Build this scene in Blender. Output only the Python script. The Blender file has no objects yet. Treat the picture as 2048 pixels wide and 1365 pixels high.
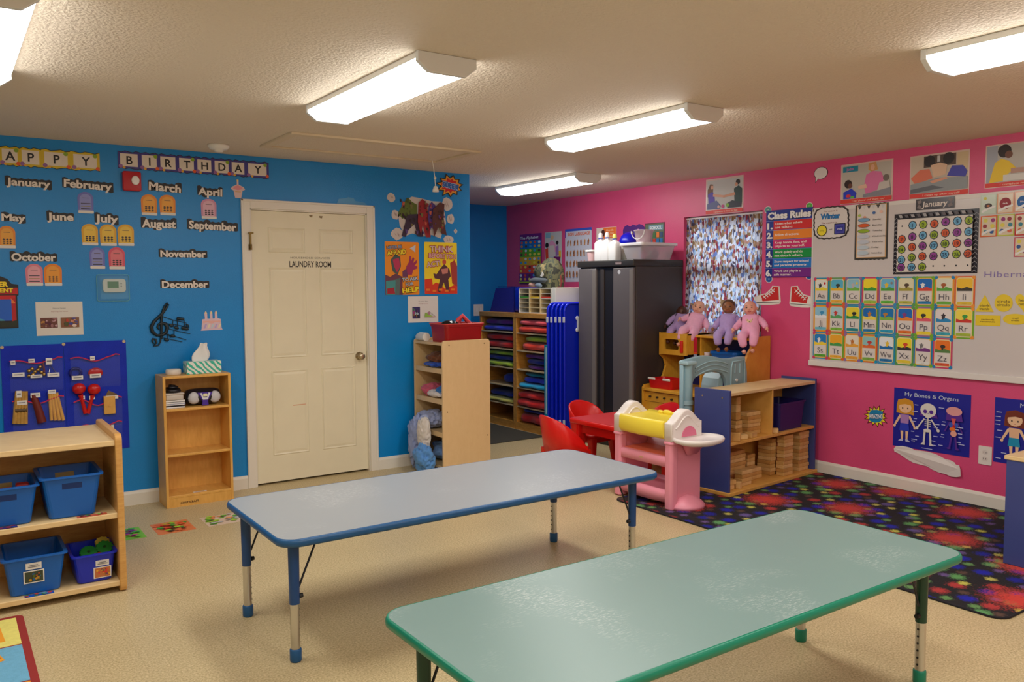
import bpy, bmesh, math, random
from mathutils import Matrix, Vector
random.seed(7)
PI = math.pi
SC = bpy.context.scene
COL = SC.collection

# ---------------------------------------------------------------- camera, world, exposure
F_PX, YAW, PITCH, ROLL, CAM_Z = 1654.763, 0.605387, 0.0675259, -0.0053817, 1.493623
YB, XP, YR, XE, HC = 6.087, 5.668, 8.29, 3.778, 2.44      # blue wall, pink wall, alcove wall, end of blue wall, ceiling
fw = Vector((math.sin(YAW)*math.cos(PITCH), math.cos(YAW)*math.cos(PITCH), -math.sin(PITCH)))
rr = Vector((math.cos(YAW), -math.sin(YAW), 0)); uu = rr.cross(fw)
r2 = rr*math.cos(ROLL) + uu*math.sin(ROLL); u2 = -rr*math.sin(ROLL) + uu*math.cos(ROLL)
CP = Vector((0, 0, CAM_Z))
cam = bpy.data.objects.new('camera', bpy.data.cameras.new('camera')); COL.objects.link(cam)
cam.data.sensor_width = 36; cam.data.lens = F_PX/2048*36; cam.data.clip_start = 0.05
cam.matrix_world = Matrix(((r2.x, u2.x, -fw.x, 0), (r2.y, u2.y, -fw.y, 0), (r2.z, u2.z, -fw.z, CAM_Z), (0, 0, 0, 1)))
SC.camera = cam
SC.view_settings.view_transform = 'Standard'; SC.view_settings.look = 'None'
SC.view_settings.exposure = 0.0; SC.view_settings.gamma = 1; SC.view_settings.use_curve_mapping = False
LAMP = 17.0          # radiance of the lamp diffusers
w = bpy.data.worlds.new('world'); SC.world = w; w.use_nodes = True
w.node_tree.nodes['Background'].inputs[0].default_value = (0.75, 0.87, 1, 1)
w.node_tree.nodes['Background'].inputs[1].default_value = 4.6

def pix(px, py, ax, val):
    "the point a photo pixel shows when it lies on the plane axis=val"
    d = fw*F_PX + r2*(px-1024) - u2*(py-682.5)
    t = (val-CP[ax])/d[ax]
    return CP + d*t

# ---------------------------------------------------------------- materials
def lin(c):
    return tuple((x/255/12.92 if x/255 <= .04045 else ((x/255+.055)/1.055)**2.4) for x in c)
_M = {}
def mat(name, rgb, rough=.5, metal=0, var=0, vs=20, bump=0, bs=60, coat=0, trans=0, alpha=1, emis=0, stretch=None, sheen=0):
    if name in _M: return _M[name]
    m = bpy.data.materials.new(name); m.use_nodes = True; nt = m.node_tree; p = nt.nodes['Principled BSDF']
    c = lin(rgb)
    p.inputs['Base Color'].default_value = (*c, 1); p.inputs['Roughness'].default_value = rough
    p.inputs['Metallic'].default_value = metal; p.inputs['Coat Weight'].default_value = coat
    p.inputs['Transmission Weight'].default_value = trans; p.inputs['Alpha'].default_value = alpha
    if sheen: p.inputs['Sheen Weight'].default_value = sheen
    if emis: p.inputs['Emission Color'].default_value = (*c, 1); p.inputs['Emission Strength'].default_value = emis
    if var or bump:
        tc = nt.nodes.new('ShaderNodeTexCoord'); mp = nt.nodes.new('ShaderNodeMapping')
        nt.links.new(tc.outputs['Object'], mp.inputs[0])
        if stretch: mp.inputs['Scale'].default_value = stretch
    if var:
        n = nt.nodes.new('ShaderNodeTexNoise'); n.inputs['Scale'].default_value = vs; n.inputs['Detail'].default_value = 5
        nt.links.new(mp.outputs[0], n.inputs['Vector'])
        r = nt.nodes.new('ShaderNodeValToRGB')
        r.color_ramp.elements[0].position = .3; r.color_ramp.elements[1].position = .7
        r.color_ramp.elements[0].color = (*[max(0, x*(1-var)) for x in c], 1)
        r.color_ramp.elements[1].color = (*[min(1, x*(1+var)) for x in c], 1)
        nt.links.new(n.outputs['Fac'], r.inputs[0]); nt.links.new(r.outputs[0], p.inputs['Base Color'])
    if bump:
        n = nt.nodes.new('ShaderNodeTexNoise'); n.inputs['Scale'].default_value = bs; n.inputs['Detail'].default_value = 3
        nt.links.new(mp.outputs[0], n.inputs['Vector'])
        b = nt.nodes.new('ShaderNodeBump'); b.inputs['Strength'].default_value = bump; b.inputs['Distance'].default_value = .004
        nt.links.new(n.outputs['Fac'], b.inputs['Height']); nt.links.new(b.outputs[0], p.inputs['Normal'])
    _M[name] = m; return m
def ink(rgb, rough=.45):
    "plain print colour"
    return mat('ink_%02x%02x%02x' % tuple(int(v) for v in rgb), rgb, rough)

# ---------------------------------------------------------------- mesh builder
class B:
    def __init__(s, m=None, M=None):
        s.V = []; s.F = []; s.I = []; s.S = []; s.mats = []; s.M = M or Matrix(); s.sm = False; s.k = 0
        s.lay = 0
        if m: s.m(m)
    def m(s, m):
        if m not in s.mats: s.mats.append(m)
        s.k = s.mats.index(m); return s
    def raw(s, V, F, smooth=None):
        o = len(s.V); M = s.M
        s.V += [M @ Vector(v) for v in V]
        s.F += [tuple(i+o for i in f) for f in F]; s.I += [s.k]*len(F)
        s.S += [s.sm if smooth is None else smooth]*len(F); return s
    def box(s, x0, y0, z0, x1, y1, z1, bev=0, seg=2):
        x0, x1 = sorted((x0, x1)); y0, y1 = sorted((y0, y1)); z0, z1 = sorted((z0, z1))
        V = [(x0,y0,z0),(x1,y0,z0),(x1,y1,z0),(x0,y1,z0),(x0,y0,z1),(x1,y0,z1),(x1,y1,z1),(x0,y1,z1)]
        F = [(3,2,1,0),(4,5,6,7),(0,1,5,4),(1,2,6,5),(2,3,7,6),(3,0,4,7)]
        if not bev: return s.raw(V, F, False)
        bm = bmesh.new(); vs = [bm.verts.new(v) for v in V]
        for f in F: bm.faces.new([vs[i] for i in f])
        bev = min(bev, .49*min(x1-x0, y1-y0, z1-z0))
        bmesh.ops.bevel(bm, geom=list(bm.edges), offset=bev, segments=seg, affect='EDGES', profile=.5)
        return s.frombm(bm, seg > 2)
    def frombm(s, bm, smooth=False):
        bm.verts.index_update()
        s.raw([v.co.copy() for v in bm.verts], [tuple(v.index for v in f.verts) for f in bm.faces], smooth); bm.free(); return s
    def prism(s, pts, w0, w1, ax='z', bev=0, seg=2):
        def P(u, v, w): return (u, v, w) if ax == 'z' else ((u, w, v) if ax == 'y' else (w, u, v))
        n = len(pts)
        V = [P(u, v, w0) for u, v in pts] + [P(u, v, w1) for u, v in pts]
        F = [tuple(range(n-1, -1, -1)), tuple(range(n, 2*n))] + [(i, (i+1) % n, n+(i+1) % n, n+i) for i in range(n)]
        if not bev: return s.raw(V, F, False)
        bm = bmesh.new(); vs = [bm.verts.new(v) for v in V]
        fs = [bm.faces.new([vs[i] for i in f]) for f in F]
        bm.normal_update()
        ed = list(set(list(fs[0].edges)+list(fs[1].edges)))
        bmesh.ops.bevel(bm, geom=ed, offset=bev, segments=seg, affect='EDGES', profile=.5)
        return s.frombm(bm, seg > 2)
    def cyl(s, p0, p1, r0, r1=None, n=14, caps=True, smooth=True):
        return s.tube([p0, p1], [r0, r0 if r1 is None else r1], n, caps=caps, smooth=smooth)
    def tube(s, pts, r, n=8, closed=False, caps=True, smooth=True):
        P = [Vector(p) for p in pts]; N = len(P); R = r if isinstance(r, (list, tuple)) else [r]*N
        V = []; up = None
        for i in range(N):
            if closed: t = P[(i+1) % N]-P[i-1]
            else: t = P[min(i+1, N-1)]-P[max(i-1, 0)]
            if t.length < 1e-9: t = Vector((0, 0, 1))
            t.normalize()
            if up is None:
                up = Vector((0, 0, 1)) if abs(t.z) < .9 else Vector((1, 0, 0))
            a = (up - t*up.dot(t)); a.normalize(); up = a; b = t.cross(a)
            for j in range(n):
                q = 2*PI*j/n; V.append(P[i]+(a*math.cos(q)+b*math.sin(q))*R[i])
        F = []
        for i in range(N if closed else N-1):
            k = (i+1) % N
            for j in range(n): F.append((i*n+j, i*n+(j+1) % n, k*n+(j+1) % n, k*n+j))
        s.raw(V, F, smooth)
        if caps and not closed:
            s.raw(V[:n], [tuple(range(n-1, -1, -1))], False); s.raw(V[-n:], [tuple(range(n))], False)
        return s
    def lathe(s, prof, c=(0, 0, 0), n=20, sx=1, sy=1, a0=0, a1=2*PI):
        V = []; full = abs(a1-a0-2*PI) < 1e-6; m = n if full else n+1
        for r, z in prof:
            for j in range(m):
                q = a0+(a1-a0)*j/n; V.append((c[0]+r*math.cos(q)*sx, c[1]+r*math.sin(q)*sy, c[2]+z))
        F = []
        for i in range(len(prof)-1):
            for j in range(n):
                k = (j+1) % m if full else j+1
                F.append((i*m+j, i*m+k, (i+1)*m+k, (i+1)*m+j))
        return s.raw(V, F, True)
    def ell(s, c, r, n=14, k=9):
        r = (r, r, r) if not isinstance(r, (list, tuple)) else r
        V = [(c[0], c[1], c[2]-r[2])]
        for i in range(1, k):
            t = PI*i/k - PI/2
            for j in range(n):
                q = 2*PI*j/n; V.append((c[0]+r[0]*math.cos(t)*math.cos(q), c[1]+r[1]*math.cos(t)*math.sin(q), c[2]+r[2]*math.sin(t)))
        V.append((c[0], c[1], c[2]+r[2])); F = []
        for j in range(n): F.append((0, 1+(j+1) % n, 1+j)); F.append((len(V)-1, 1+(k-2)*n+j, 1+(k-2)*n+(j+1) % n))
        for i in range(k-2):
            for j in range(n): F.append((1+i*n+j, 1+i*n+(j+1) % n, 1+(i+1)*n+(j+1) % n, 1+(i+1)*n+j))
        return s.raw(V, F, True)
    def loft(s, rings, closed=True, caps=True, smooth=True):
        n = len(rings[0]); V = [v for r in rings for v in r]; F = []
        for i in range(len(rings)-1):
            for j in range(n if closed else n-1): F.append((i*n+j, i*n+(j+1) % n, (i+1)*n+(j+1) % n, (i+1)*n+j))
        s.raw(V, F, smooth)
        if caps and closed:
            s.raw(rings[0], [tuple(range(n-1, -1, -1))], False); s.raw(rings[-1], [tuple(range(n))], False)
        return s
    # flat print (frame XY plane), each call a hair above the last
    def lift(s): s.lay += .00035; return s.lay
    def P(s, pts, m=None, z=None):
        if m: s.m(m)
        z = s.lift() if z is None else z
        return s.raw([(u, v, z) for u, v in pts], [tuple(range(len(pts)))], False)
    def text(s, body, cx, cy, h, m, wid=None, bold=0, spacing=1, al='c', z=None, rot=0, ital=0):
        V, F, bb = glyphs(body, bold, spacing)
        if not V: return s
        s.m(m); z = s.lift() if z is None else z
        k = h/.73; kx = k
        if wid and (bb[1]-bb[0])*kx > 1e-6:
            kx = min(wid/(bb[1]-bb[0]), k*1.6)
        mx = (bb[0]+bb[1])/2 if al == 'c' else bb[0]
        ca, sa = math.cos(rot), math.sin(rot); out = []
        for x, y in V:
            X = (x-mx)*kx + (y-.36)*k*ital; Y = (y-.36)*k
            out.append((cx+X*ca-Y*sa, cy+X*sa+Y*ca, z))
        return s.raw(out, F, False)

_G = {}
def glyphs(body, bold=0, spacing=1):
    key = (body, bold, spacing)
    if key in _G: return _G[key]
    cu = bpy.data.curves.new('t', 'FONT'); cu.body = body; cu.size = 1; cu.offset = bold; cu.resolution_u = 3
    cu.space_character = spacing
    ob = bpy.data.objects.new('t', cu); COL.objects.link(ob)
    me = bpy.data.meshes.new_from_object(ob)
    V = [(v.co.x, v.co.y) for v in me.vertices]; F = [tuple(p.vertices) for p in me.polygons]
    bpy.data.objects.remove(ob); bpy.data.curves.remove(cu); bpy.data.meshes.remove(me)
    bb = (min([v[0] for v in V] or [0]), max([v[0] for v in V] or [0]))
    _G[key] = (V, F, bb); return _G[key]

def rrect(x0, y0, x1, y1, r, n=4):
    out = []
    for cx, cy, a in ((x1-r, y1-r, 0), (x0+r, y1-r, 90), (x0+r, y0+r, 180), (x1-r, y0+r, 270)):
        for i in range(n+1):
            q = math.radians(a+90*i/n); out.append((cx+r*math.cos(q), cy+r*math.sin(q)))
    return out
def circ(cx, cy, rx, ry=None, n=20, a=0):
    ry = rx if ry is None else ry
    return [(cx+rx*math.cos(a+2*PI*i/n), cy+ry*math.sin(a+2*PI*i/n)) for i in range(n)]
def star(cx, cy, ro, ri, n, a=PI/2, sx=1, sy=1, jit=0, rnd=None):
    out = []
    for i in range(2*n):
        r = (ro if i % 2 == 0 else ri)*(1+(rnd.uniform(-jit, jit) if rnd and i % 2 == 0 else 0))
        q = a+PI*i/n; out.append((cx+r*math.cos(q)*sx, cy+r*math.sin(q)*sy))
    return out

# ---------------------------------------------------------------- objects
def mesh_obj(name, b, inv=None):
    me = bpy.data.meshes.new(name)
    V = b.V if inv is None else [inv @ v for v in b.V]
    me.from_pydata([tuple(v) for v in V], [], b.F)
    for m in b.mats: me.materials.append(m)
    me.polygons.foreach_set('material_index', b.I); me.polygons.foreach_set('use_smooth', b.S)
    me.update()
    o = bpy.data.objects.new(name, me); COL.objects.link(o); return o
def tag(o, label=None, cat=None, group=None, kind=None):
    if label: o['label'] = label
    if cat: o['category'] = cat
    if group: o['group'] = group
    if kind: o['kind'] = kind
    return o
class T:
    "a thing: an empty at its base with parts"
    def __init__(s, name, label, cat, loc=(0, 0, 0), rot=0, group=None):
        s.o = bpy.data.objects.new(name, None); COL.objects.link(s.o); s.o.empty_display_size = .05
        s.o.location = loc; s.o.rotation_euler = (0, 0, rot); tag(s.o, label, cat, group)
        s.inv = (Matrix.Translation(loc) @ Matrix.Rotation(rot, 4, 'Z')).inverted()
    def add(s, name, b, parent=None, label=None, kind=None):
        o = mesh_obj(name, b, s.inv); o.parent = parent or s.o
        if label: o['label'] = label
        if kind: o['kind'] = kind
        return o
def solo(name, label, cat, b, loc=None, group=None, kind=None):
    "a thing that is one mesh"
    if loc is None:
        xs = [v.x for v in b.V]; ys = [v.y for v in b.V]; zs = [v.z for v in b.V]
        loc = ((min(xs)+max(xs))/2, (min(ys)+max(ys))/2, min(zs))
    o = mesh_obj(name, b, Matrix.Translation(loc).inverted()); o.location = loc
    return tag(o, label, cat, group, kind)
def struct(name, b, parent=None, label=None):
    o = mesh_obj(name, b)
    if parent: o.parent = parent
    o['kind'] = 'structure'
    if label: o['label'] = label
    return o
def copy_tree(o, parent=None):
    c = o.copy(); COL.objects.link(c); c.parent = parent
    for ch in list(o.children): copy_tree(ch, c)
    return c
def place(root, loc, rot=0, label=None, first=False, group=None):
    c = root if first else copy_tree(root)
    c.location = loc; c.rotation_euler = (0, 0, rot)
    if label: c['label'] = label
    if group: c['group'] = group
    return c

def wallM(wall, off=0):
    if wall == 'B': return Matrix(((1,0,0,0),(0,0,-1,YB-off),(0,1,0,0),(0,0,0,1)))
    if wall == 'R': return Matrix(((1,0,0,0),(0,0,-1,YR-off),(0,1,0,0),(0,0,0,1)))
    return Matrix(((0,0,-1,XP-off),(-1,0,0,0),(0,1,0,0),(0,0,0,1)))
def wuv(wall, px, py, off=0):
    if wall == 'B': q = pix(px, py, 1, YB-off); return q.x, q.z
    if wall == 'R': q = pix(px, py, 1, YR-off); return q.x, q.z
    q = pix(px, py, 0, XP-off); return -q.y, q.z
class Sheet:
    "a flat thing on a wall; drawing coordinates run 0..1 from its top left corner like in a photo"
    def __init__(s, wall, tl, br, name, label, cat, group=None, off=0.001, tr=None):
        c = (tl[0]+br[0])/2
        u0 = wuv(wall, tl[0], (tl[1]+br[1])/2, off)[0]; u1 = wuv(wall, br[0], (tl[1]+br[1])/2, off)[0]
        v1 = wuv(wall, c, tl[1], off)[1]; v0 = wuv(wall, c, br[1], off)[1]
        s.w = u1-u0; s.h = v1-v0; s.M = wallM(wall, off) @ Matrix.Translation((u0, v0, 0))
        base = s.M @ Vector((s.w/2, 0, 0))
        s.t = T(name, label, cat, base, 0, group); s.b = None
    def part(s, name=None, th=None):
        s.flush(); s.b = B(M=s.M); s.pn = name; s.b.lay = getattr(s, 'top', 0); return s
    def flush(s):
        if s.b and s.b.V:
            s.last = s.t.add(s.pn, s.b); s.top = s.b.lay
        s.b = None; return s
    def X(s, p): return (p[0]*s.w, (1-p[1])*s.h)
    def base(s, m, name='sheet', th=.0012, r=0, pts=None):
        s.part(name)
        if pts: q = [s.X(p) for p in pts]
        else: q = rrect(0, 0, s.w, s.h, r) if r else [(0, 0), (s.w, 0), (s.w, s.h), (0, s.h)]
        s.b.m(m).prism(q, 0, th); s.b.lay = th; return s
    def R(s, x0, y0, x1, y1, m, r=0):
        a = s.X((x0, y1)); c = s.X((x1, y0))
        s.b.P(rrect(a[0], a[1], c[0], c[1], r) if r else [a, (c[0], a[1]), c, (a[0], c[1])], m); return s
    def E(s, cx, cy, rx, ry, m, n=18):
        c = s.X((cx, cy)); s.b.P(circ(c[0], c[1], rx*s.w, ry*s.h, n), m); return s
    def C(s, cx, cy, r, m, n=18):
        c = s.X((cx, cy)); s.b.P(circ(c[0], c[1], r*s.h, r*s.h, n), m); return s
    def G(s, pts, m): s.b.P([s.X(p) for p in pts], m); return s
    def L(s, x0, y0, x1, y1, wd, m):
        a = Vector(s.X((x0, y0))); c = Vector(s.X((x1, y1))); d = (c-a).normalized(); n = Vector((-d.y, d.x))*wd/2
        s.b.P([a-n, c-n, c+n, a+n], m); return s
    def TX(s, txt, x, y, h, m, wid=None, bold=0, al='c', ital=0, rot=0, sp=1):
        c = s.X((x, y)); s.b.text(txt, c[0], c[1], h*s.h, m, None if wid is None else wid*s.w, bold, sp, al, ital=ital, rot=rot); return s
WHITE = ink((238, 236, 232)); BLACK = ink((22, 22, 24)); RED = ink((205, 30, 34)); ORANGE = ink((245, 130, 25)); YELLOW = ink((250, 220, 30))
GREEN = ink((60, 165, 60)); LIME = ink((165, 205, 40)); BLUE = ink((25, 95, 200)); SKY = ink((110, 185, 230)); TEAL = ink((30, 150, 160)); NAVY = ink((25, 35, 110))
PURPLE = ink((120, 50, 150)); PINK = ink((235, 110, 160)); BROWN = ink((105, 60, 30)); SKIN = ink((240, 190, 150)); SKIN2 = ink((120, 75, 50)); GREY = ink((150, 150, 152)); CREAM = ink((245, 235, 205)); LGREY = ink((205, 207, 210))
# ---------------------------------------------------------------- room shell
def wall_mat(name, rgb, coat=.0, rough=.33):
    return mat(name, rgb, rough, var=.04, vs=3, bump=.25, bs=180)
M_BLUE = wall_mat('blue_wall_paint', (0, 136, 214))
M_PINK = wall_mat('pink_wall_paint', (222, 80, 128))
M_WTRIM = mat('white_trim_paint', (232, 226, 214), .35)
M_WALLW = mat('plain_wall_paint', (226, 214, 196), .6, bump=.2, bs=150)
def ceiling_mat():
    m = mat('textured_ceiling', (228, 214, 194), .75); nt = m.node_tree; p = nt.nodes['Principled BSDF']
    tc = nt.nodes.new('ShaderNodeTexCoord')
    n = nt.nodes.new('ShaderNodeTexNoise'); n.inputs['Scale'].default_value = 95; n.inputs['Detail'].default_value = 3; n.inputs['Roughness'].default_value = .55
    v = nt.nodes.new('ShaderNodeTexVoronoi'); v.feature = 'SMOOTH_F1'; v.inputs['Scale'].default_value = 75
    nt.links.new(tc.outputs['Object'], n.inputs['Vector']); nt.links.new(tc.outputs['Object'], v.inputs['Vector'])
    a = nt.nodes.new('ShaderNodeMath'); a.operation = 'MULTIPLY_ADD'; a.inputs[1].default_value = -.7
    nt.links.new(v.outputs['Distance'], a.inputs[0]); nt.links.new(n.outputs['Fac'], a.inputs[2])
    b = nt.nodes.new('ShaderNodeBump'); b.inputs['Strength'].default_value = .8; b.inputs['Distance'].default_value = .006
    nt.links.new(a.outputs[0], b.inputs['Height']); nt.links.new(b.outputs[0], p.inputs['Normal']); return m
def floor_mat():
    m = mat('speckled_floor', (190, 165, 120), .38); nt = m.node_tree; p = nt.nodes['Principled BSDF']
    tc = nt.nodes.new('ShaderNodeTexCoord')
    n = nt.nodes.new('ShaderNodeTexNoise'); n.inputs['Scale'].default_value = 120; n.inputs['Detail'].default_value = 4; n.inputs['Roughness'].default_value = .7
    nt.links.new(tc.outputs['Object'], n.inputs['Vector'])
    r = nt.nodes.new('ShaderNodeValToRGB'); e = r.color_ramp.elements
    e[0].position = .3; e[0].color = (*lin((158, 136, 92)), 1); e[1].position = .68; e[1].color = (*lin((226, 208, 168)), 1)
    x = e.new(.5); x.color = (*lin((202, 182, 138)), 1)
    nt.links.new(n.outputs['Fac'], r.inputs[0]); 
    br = nt.nodes.new('ShaderNodeTexBrick'); br.offset = 0; br.inputs['Scale'].default_value = 1; br.inputs['Brick Width'].default_value = .305; br.inputs['Row Height'].default_value = .305
    br.inputs['Mortar Size'].default_value = .0012; br.inputs['Color1'].default_value = (1, 1, 1, 1); br.inputs['Color2'].default_value = (.985, .98, .97, 1); br.inputs['Mortar'].default_value = (.86, .85, .83, 1)
    nt.links.new(tc.outputs['Object'], br.inputs['Vector'])
    mx = nt.nodes.new('ShaderNodeMix'); mx.data_type = 'RGBA'; mx.blend_type = 'MULTIPLY'; mx.inputs[0].default_value = 1
    nt.links.new(r.outputs[0], mx.inputs[6]); nt.links.new(br.outputs['Color'], mx.inputs[7]); nt.links.new(mx.outputs[2], p.inputs['Base Color'])
    b = nt.nodes.new('ShaderNodeBump'); b.inputs['Strength'].default_value = .12; b.inputs['Distance'].default_value = .002
    nt.links.new(n.outputs['Fac'], b.inputs['Height']); nt.links.new(b.outputs[0], p.inputs['Normal']); return m
X0, Y0, TH = -1.7, -2.4, .12
M_CEIL = ceiling_mat(); M_FLOOR = floor_mat()
struct('floor', B(M_FLOOR).box(X0, Y0, -.08, XP+TH, YR+TH, 0))
struct('ceiling', B(M_CEIL).box(X0, Y0, HC, XP+TH, YR+TH, HC+.08))
DX0, DX1, DZ = 1.893, 2.815, 2.062
b = B(M_BLUE).box(X0, YB, 0, DX0, YB+TH, HC).box(DX1, YB, 0, XE, YB+TH, HC).box(DX0, YB, DZ, DX1, YB+TH, HC)
struct('wall_back', b)
struct('wall_closet_side', B(M_BLUE).box(XE-TH, YB+TH, 0, XE, YR, HC))
struct('wall_alcove', B(M_BLUE).box(XE-TH, YR, 0, XP+TH, YR+TH, HC))
WY0, WY1, WZ0, WZ1 = 4.515, 5.40, .95, 2.105          # window opening
b = B(M_PINK).box(XP, Y0, 0, XP+TH, WY0, HC).box(XP, WY1, 0, XP+TH, YR, HC).box(XP, WY0, 0, XP+TH, WY1, WZ0).box(XP, WY0, WZ1, XP+TH, WY1, HC)
struct('wall_right', b)
struct('wall_left', B(M_WALLW).box(X0-TH, Y0, 0, X0, YB+TH, HC))
struct('wall_front', B(M_WALLW).box(X0-TH, Y0-TH, 0, XP+TH, Y0, HC))
# baseboards
def base_prof(b, p0, p1, n):
    "board along p0-p1, n = direction out of the wall"
    prof = [(0, 0), (.014, 0), (.014, .078), (.009, .092), (.004, .098), (0, .098)]
    R = [[(p[0]+n[0]*d, p[1]+n[1]*d, z) for d, z in prof] for p in (p0, p1)]
    return b.loft(R, True, True, False)
b = B(M_WTRIM); base_prof(b, (X0, YB), (DX0-.066, YB), (0, -1)); base_prof(b, (DX1+.066, YB), (XE, YB), (0, -1))
struct('baseboard_back', b)
b = B(M_WTRIM); base_prof(b, (XP, Y0), (XP, YR), (-1, 0)); struct('baseboard_right', b)
b = B(M_WTRIM); base_prof(b, (XE, YR), (XP, YR), (0, -1)); struct('baseboard_alcove', b)
# door
M_DOOR = mat('cream_door_paint', (236, 228, 200), .4, var=.02, vs=6)
ys = YB+.022
struct('wall_behind_door', B(M_WALLW).box(DX0, YB+TH+.005, 0, DX1, YB+TH+.02, DZ))
door = mesh_obj('door_1', B(M_DOOR).box(DX0+.008, ys, .016, DX1-.008, ys+.036, DZ-.01)); door['kind'] = 'structure'
def raised(b, x0, z0, x1, z1, y):
    "moulded door panel: sloped ring and raised field"
    def ring(i, d): return [(x0+i, y-d, z0+i), (x1-i, y-d, z0+i), (x1-i, y-d, z1-i), (x0+i, y-d, z1-i)]
    return b.loft([ring(0, 0), ring(.006, .005), ring(.016, .001), ring(.034, .0045), ring(.036, .0045)], True, True, False)
for i, (x0, x1) in enumerate(((2.03, 2.315), (2.425, 2.705))):
    for z0, z1 in ((1.745, 1.93), (.955, 1.635), (.215, .86)):
        q = mesh_obj('door_panel', raised(B(M_DOOR), x0, z0, x1, z1, ys)); q.parent = door; q['kind'] = 'structure'
M_NICK = mat('brushed_nickel', (190, 178, 150), .3, 1)
b = B(M_NICK); kx, kz = 2.742, .936
b.M = Matrix(((1,0,0,kx),(0,0,-1,ys),(0,1,0,kz),(0,0,0,1)))
b.lathe([(.0, .0), (.032, .0), (.033, .006), (.013, .009), (.012, .028), (.022, .036), (.029, .05), (.026, .062), (.012, .068), (0, .068)], n=20)
q = mesh_obj('door_knob', b); q.parent = door; q['label'] = 'round brushed metal knob'; q['kind'] = 'structure'
for hz in (1.08, .27):
    b = B(M_NICK).box(DX0+.001, ys-.004, hz-.045, DX0+.010, ys+.002, hz+.045, .001).cyl((DX0+.004, ys-.006, hz-.045), (DX0+.004, ys-.006, hz+.045), .005, n=8)
    q = mesh_obj('hinge', b); q.parent = door; q['kind'] = 'structure'
b = B(M_NICK).box(DX1-.009, ys-.004, .90, DX1-.001, ys+.001, .97, .001); q = mesh_obj('strike_plate', b); q.parent = door; q['kind'] = 'structure'
b = B(mat('door_scuff', (150, 132, 100), .8))
for sx, sz in ((2.35, 2.035), (2.43, 2.032)): b.raw([(sx, ys-.0006, sz), (sx+.03, ys-.0006, sz), (sx+.025, ys-.0006, sz-.018), (sx+.006, ys-.0006, sz-.015)], [(0, 1, 2, 3)])
b.m(mat('door_crayon', (225, 175, 140), .8)); b.raw([(2.19, ys-.006, .59), (2.29, ys-.006, .592), (2.29, ys-.006, .585), (2.19, ys-.006, .583)], [(0, 1, 2, 3)])
q = mesh_obj('scuff_mark', b); q.parent = door; q['kind'] = 'structure'
# casing
b = B(M_WTRIM); ca = .066
def cas(b, x0, z0, x1, z1): b.box(x0, YB-.014, z0, x1, YB, z1, .003); 
cas(b, DX0-ca, 0, DX0, DZ+ca); cas(b, DX1, 0, DX1+ca, DZ+ca); cas(b, DX0, DZ, DX1, DZ+ca)
b.box(DX0-ca, YB-.02, 0, DX0-ca+.016, YB-.013, DZ+ca, .003).box(DX1+ca-.016, YB-.02, 0, DX1+ca, YB-.013, DZ+ca, .003).box(DX0-ca, YB-.02, DZ+ca-.016, DX1+ca, YB-.013, DZ+ca, .003)
b.box(DX0, YB-.002, 0, DX0+.008, YB+TH, DZ).box(DX1-.008, YB-.002, 0, DX1, YB+TH, DZ).box(DX0, YB-.002, DZ-.008, DX1, YB+TH, DZ)
struct('trim_1', b)
b = B(mat('tarnished_brass', (120, 100, 60), .35, 1)).box(1.878, YB-.032, 1.765, 1.892, YB-.02, 1.885, .002).box(1.868, YB-.042, 1.875, 1.905, YB-.03, 1.888, .002).cyl((1.885, YB-.036, 1.76), (1.885, YB-.036, 1.80), .008)
b.box(1.872, YB-.026, 1.76, 1.897, YB-.02, 1.80, .001)
solo('door_guard', 'small metal swing latch at top left of the white door frame', 'latch', b)
# window
M_VIN = mat('white_vinyl', (235, 235, 232), .35)
wx = XP+.048
b = B(M_VIN)
for y0, y1, z0, z1 in ((WY0, WY0+.04, WZ0, WZ1), (WY1-.04, WY1, WZ0, WZ1), (WY0, WY1, WZ0, WZ0+.04), (WY0, WY1, WZ1-.04, WZ1)): b.box(wx, y0, z0, wx+.05, y1, z1, .003)
win = struct('window_1', b)
zm = 1.60
for z0, z1, dx in ((WZ0+.04, zm+.045, .0), (zm-.045, WZ1-.04, .018)):
    b = B(M_VIN); y0, y1 = WY0+.04, WY1-.04; X = wx+.006+dx
    for a, c, d, e in ((y0, y0+.035, z0, z1), (y1-.035, y1, z0, z1), (y0, y1, z0, z0+.06), (y0, y1, z1-.06, z1)): b.box(X, a, d, X+.018, c, e, .002)
    sash = struct('window_sash', b, win)
    struct('window_pane', B(mat('clear_glass', (245, 250, 250), .02, trans=1)).box(X+.007, y0+.03, z0+.03, X+.011, y1-.03, z1-.03), sash)
struct('window_sill', B(M_WTRIM).box(XP-.01, WY0-.0, WZ0-.02, wx, WY1, WZ0, .003), win)
# attic hatch in the ceiling with its pull cord
t = T('attic_hatch', 'white framed attic ladder hatch in the ceiling above the door', 'hatch', (2.5, 5.3, HC-.02))
hx0, hx1, hy0, hy1 = 1.82, 3.2, 4.99, 5.6; M_HT = mat('hatch_trim', (222, 204, 172), .5)
b = B(M_HT)
for a in ((hx0, hy0, hx1, hy0+.055), (hx0, hy1-.055, hx1, hy1), (hx0, hy0+.05, hx0+.055, hy1-.05), (hx1-.055, hy0+.05, hx1, hy1-.05)): b.box(a[0], a[1], HC-.014, a[2], a[3], HC, .002)
t.add('frame', b); t.add('panel', B(M_CEIL).box(hx0+.065, hy0+.065, HC-.005, hx1-.065, hy1-.065, HC))
M_CORD = mat('white_cord', (235, 230, 220), .7)
b = B(M_CORD).tube([(3.10, 5.52, HC-.004), (3.11, 5.52, 2.38), (3.12, 5.52, 2.30), (3.125, 5.52, 2.24)], .0035, 6); b.ell((3.122, 5.52, 2.305), .010)
c = t.add('pull_cord', b)
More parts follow.
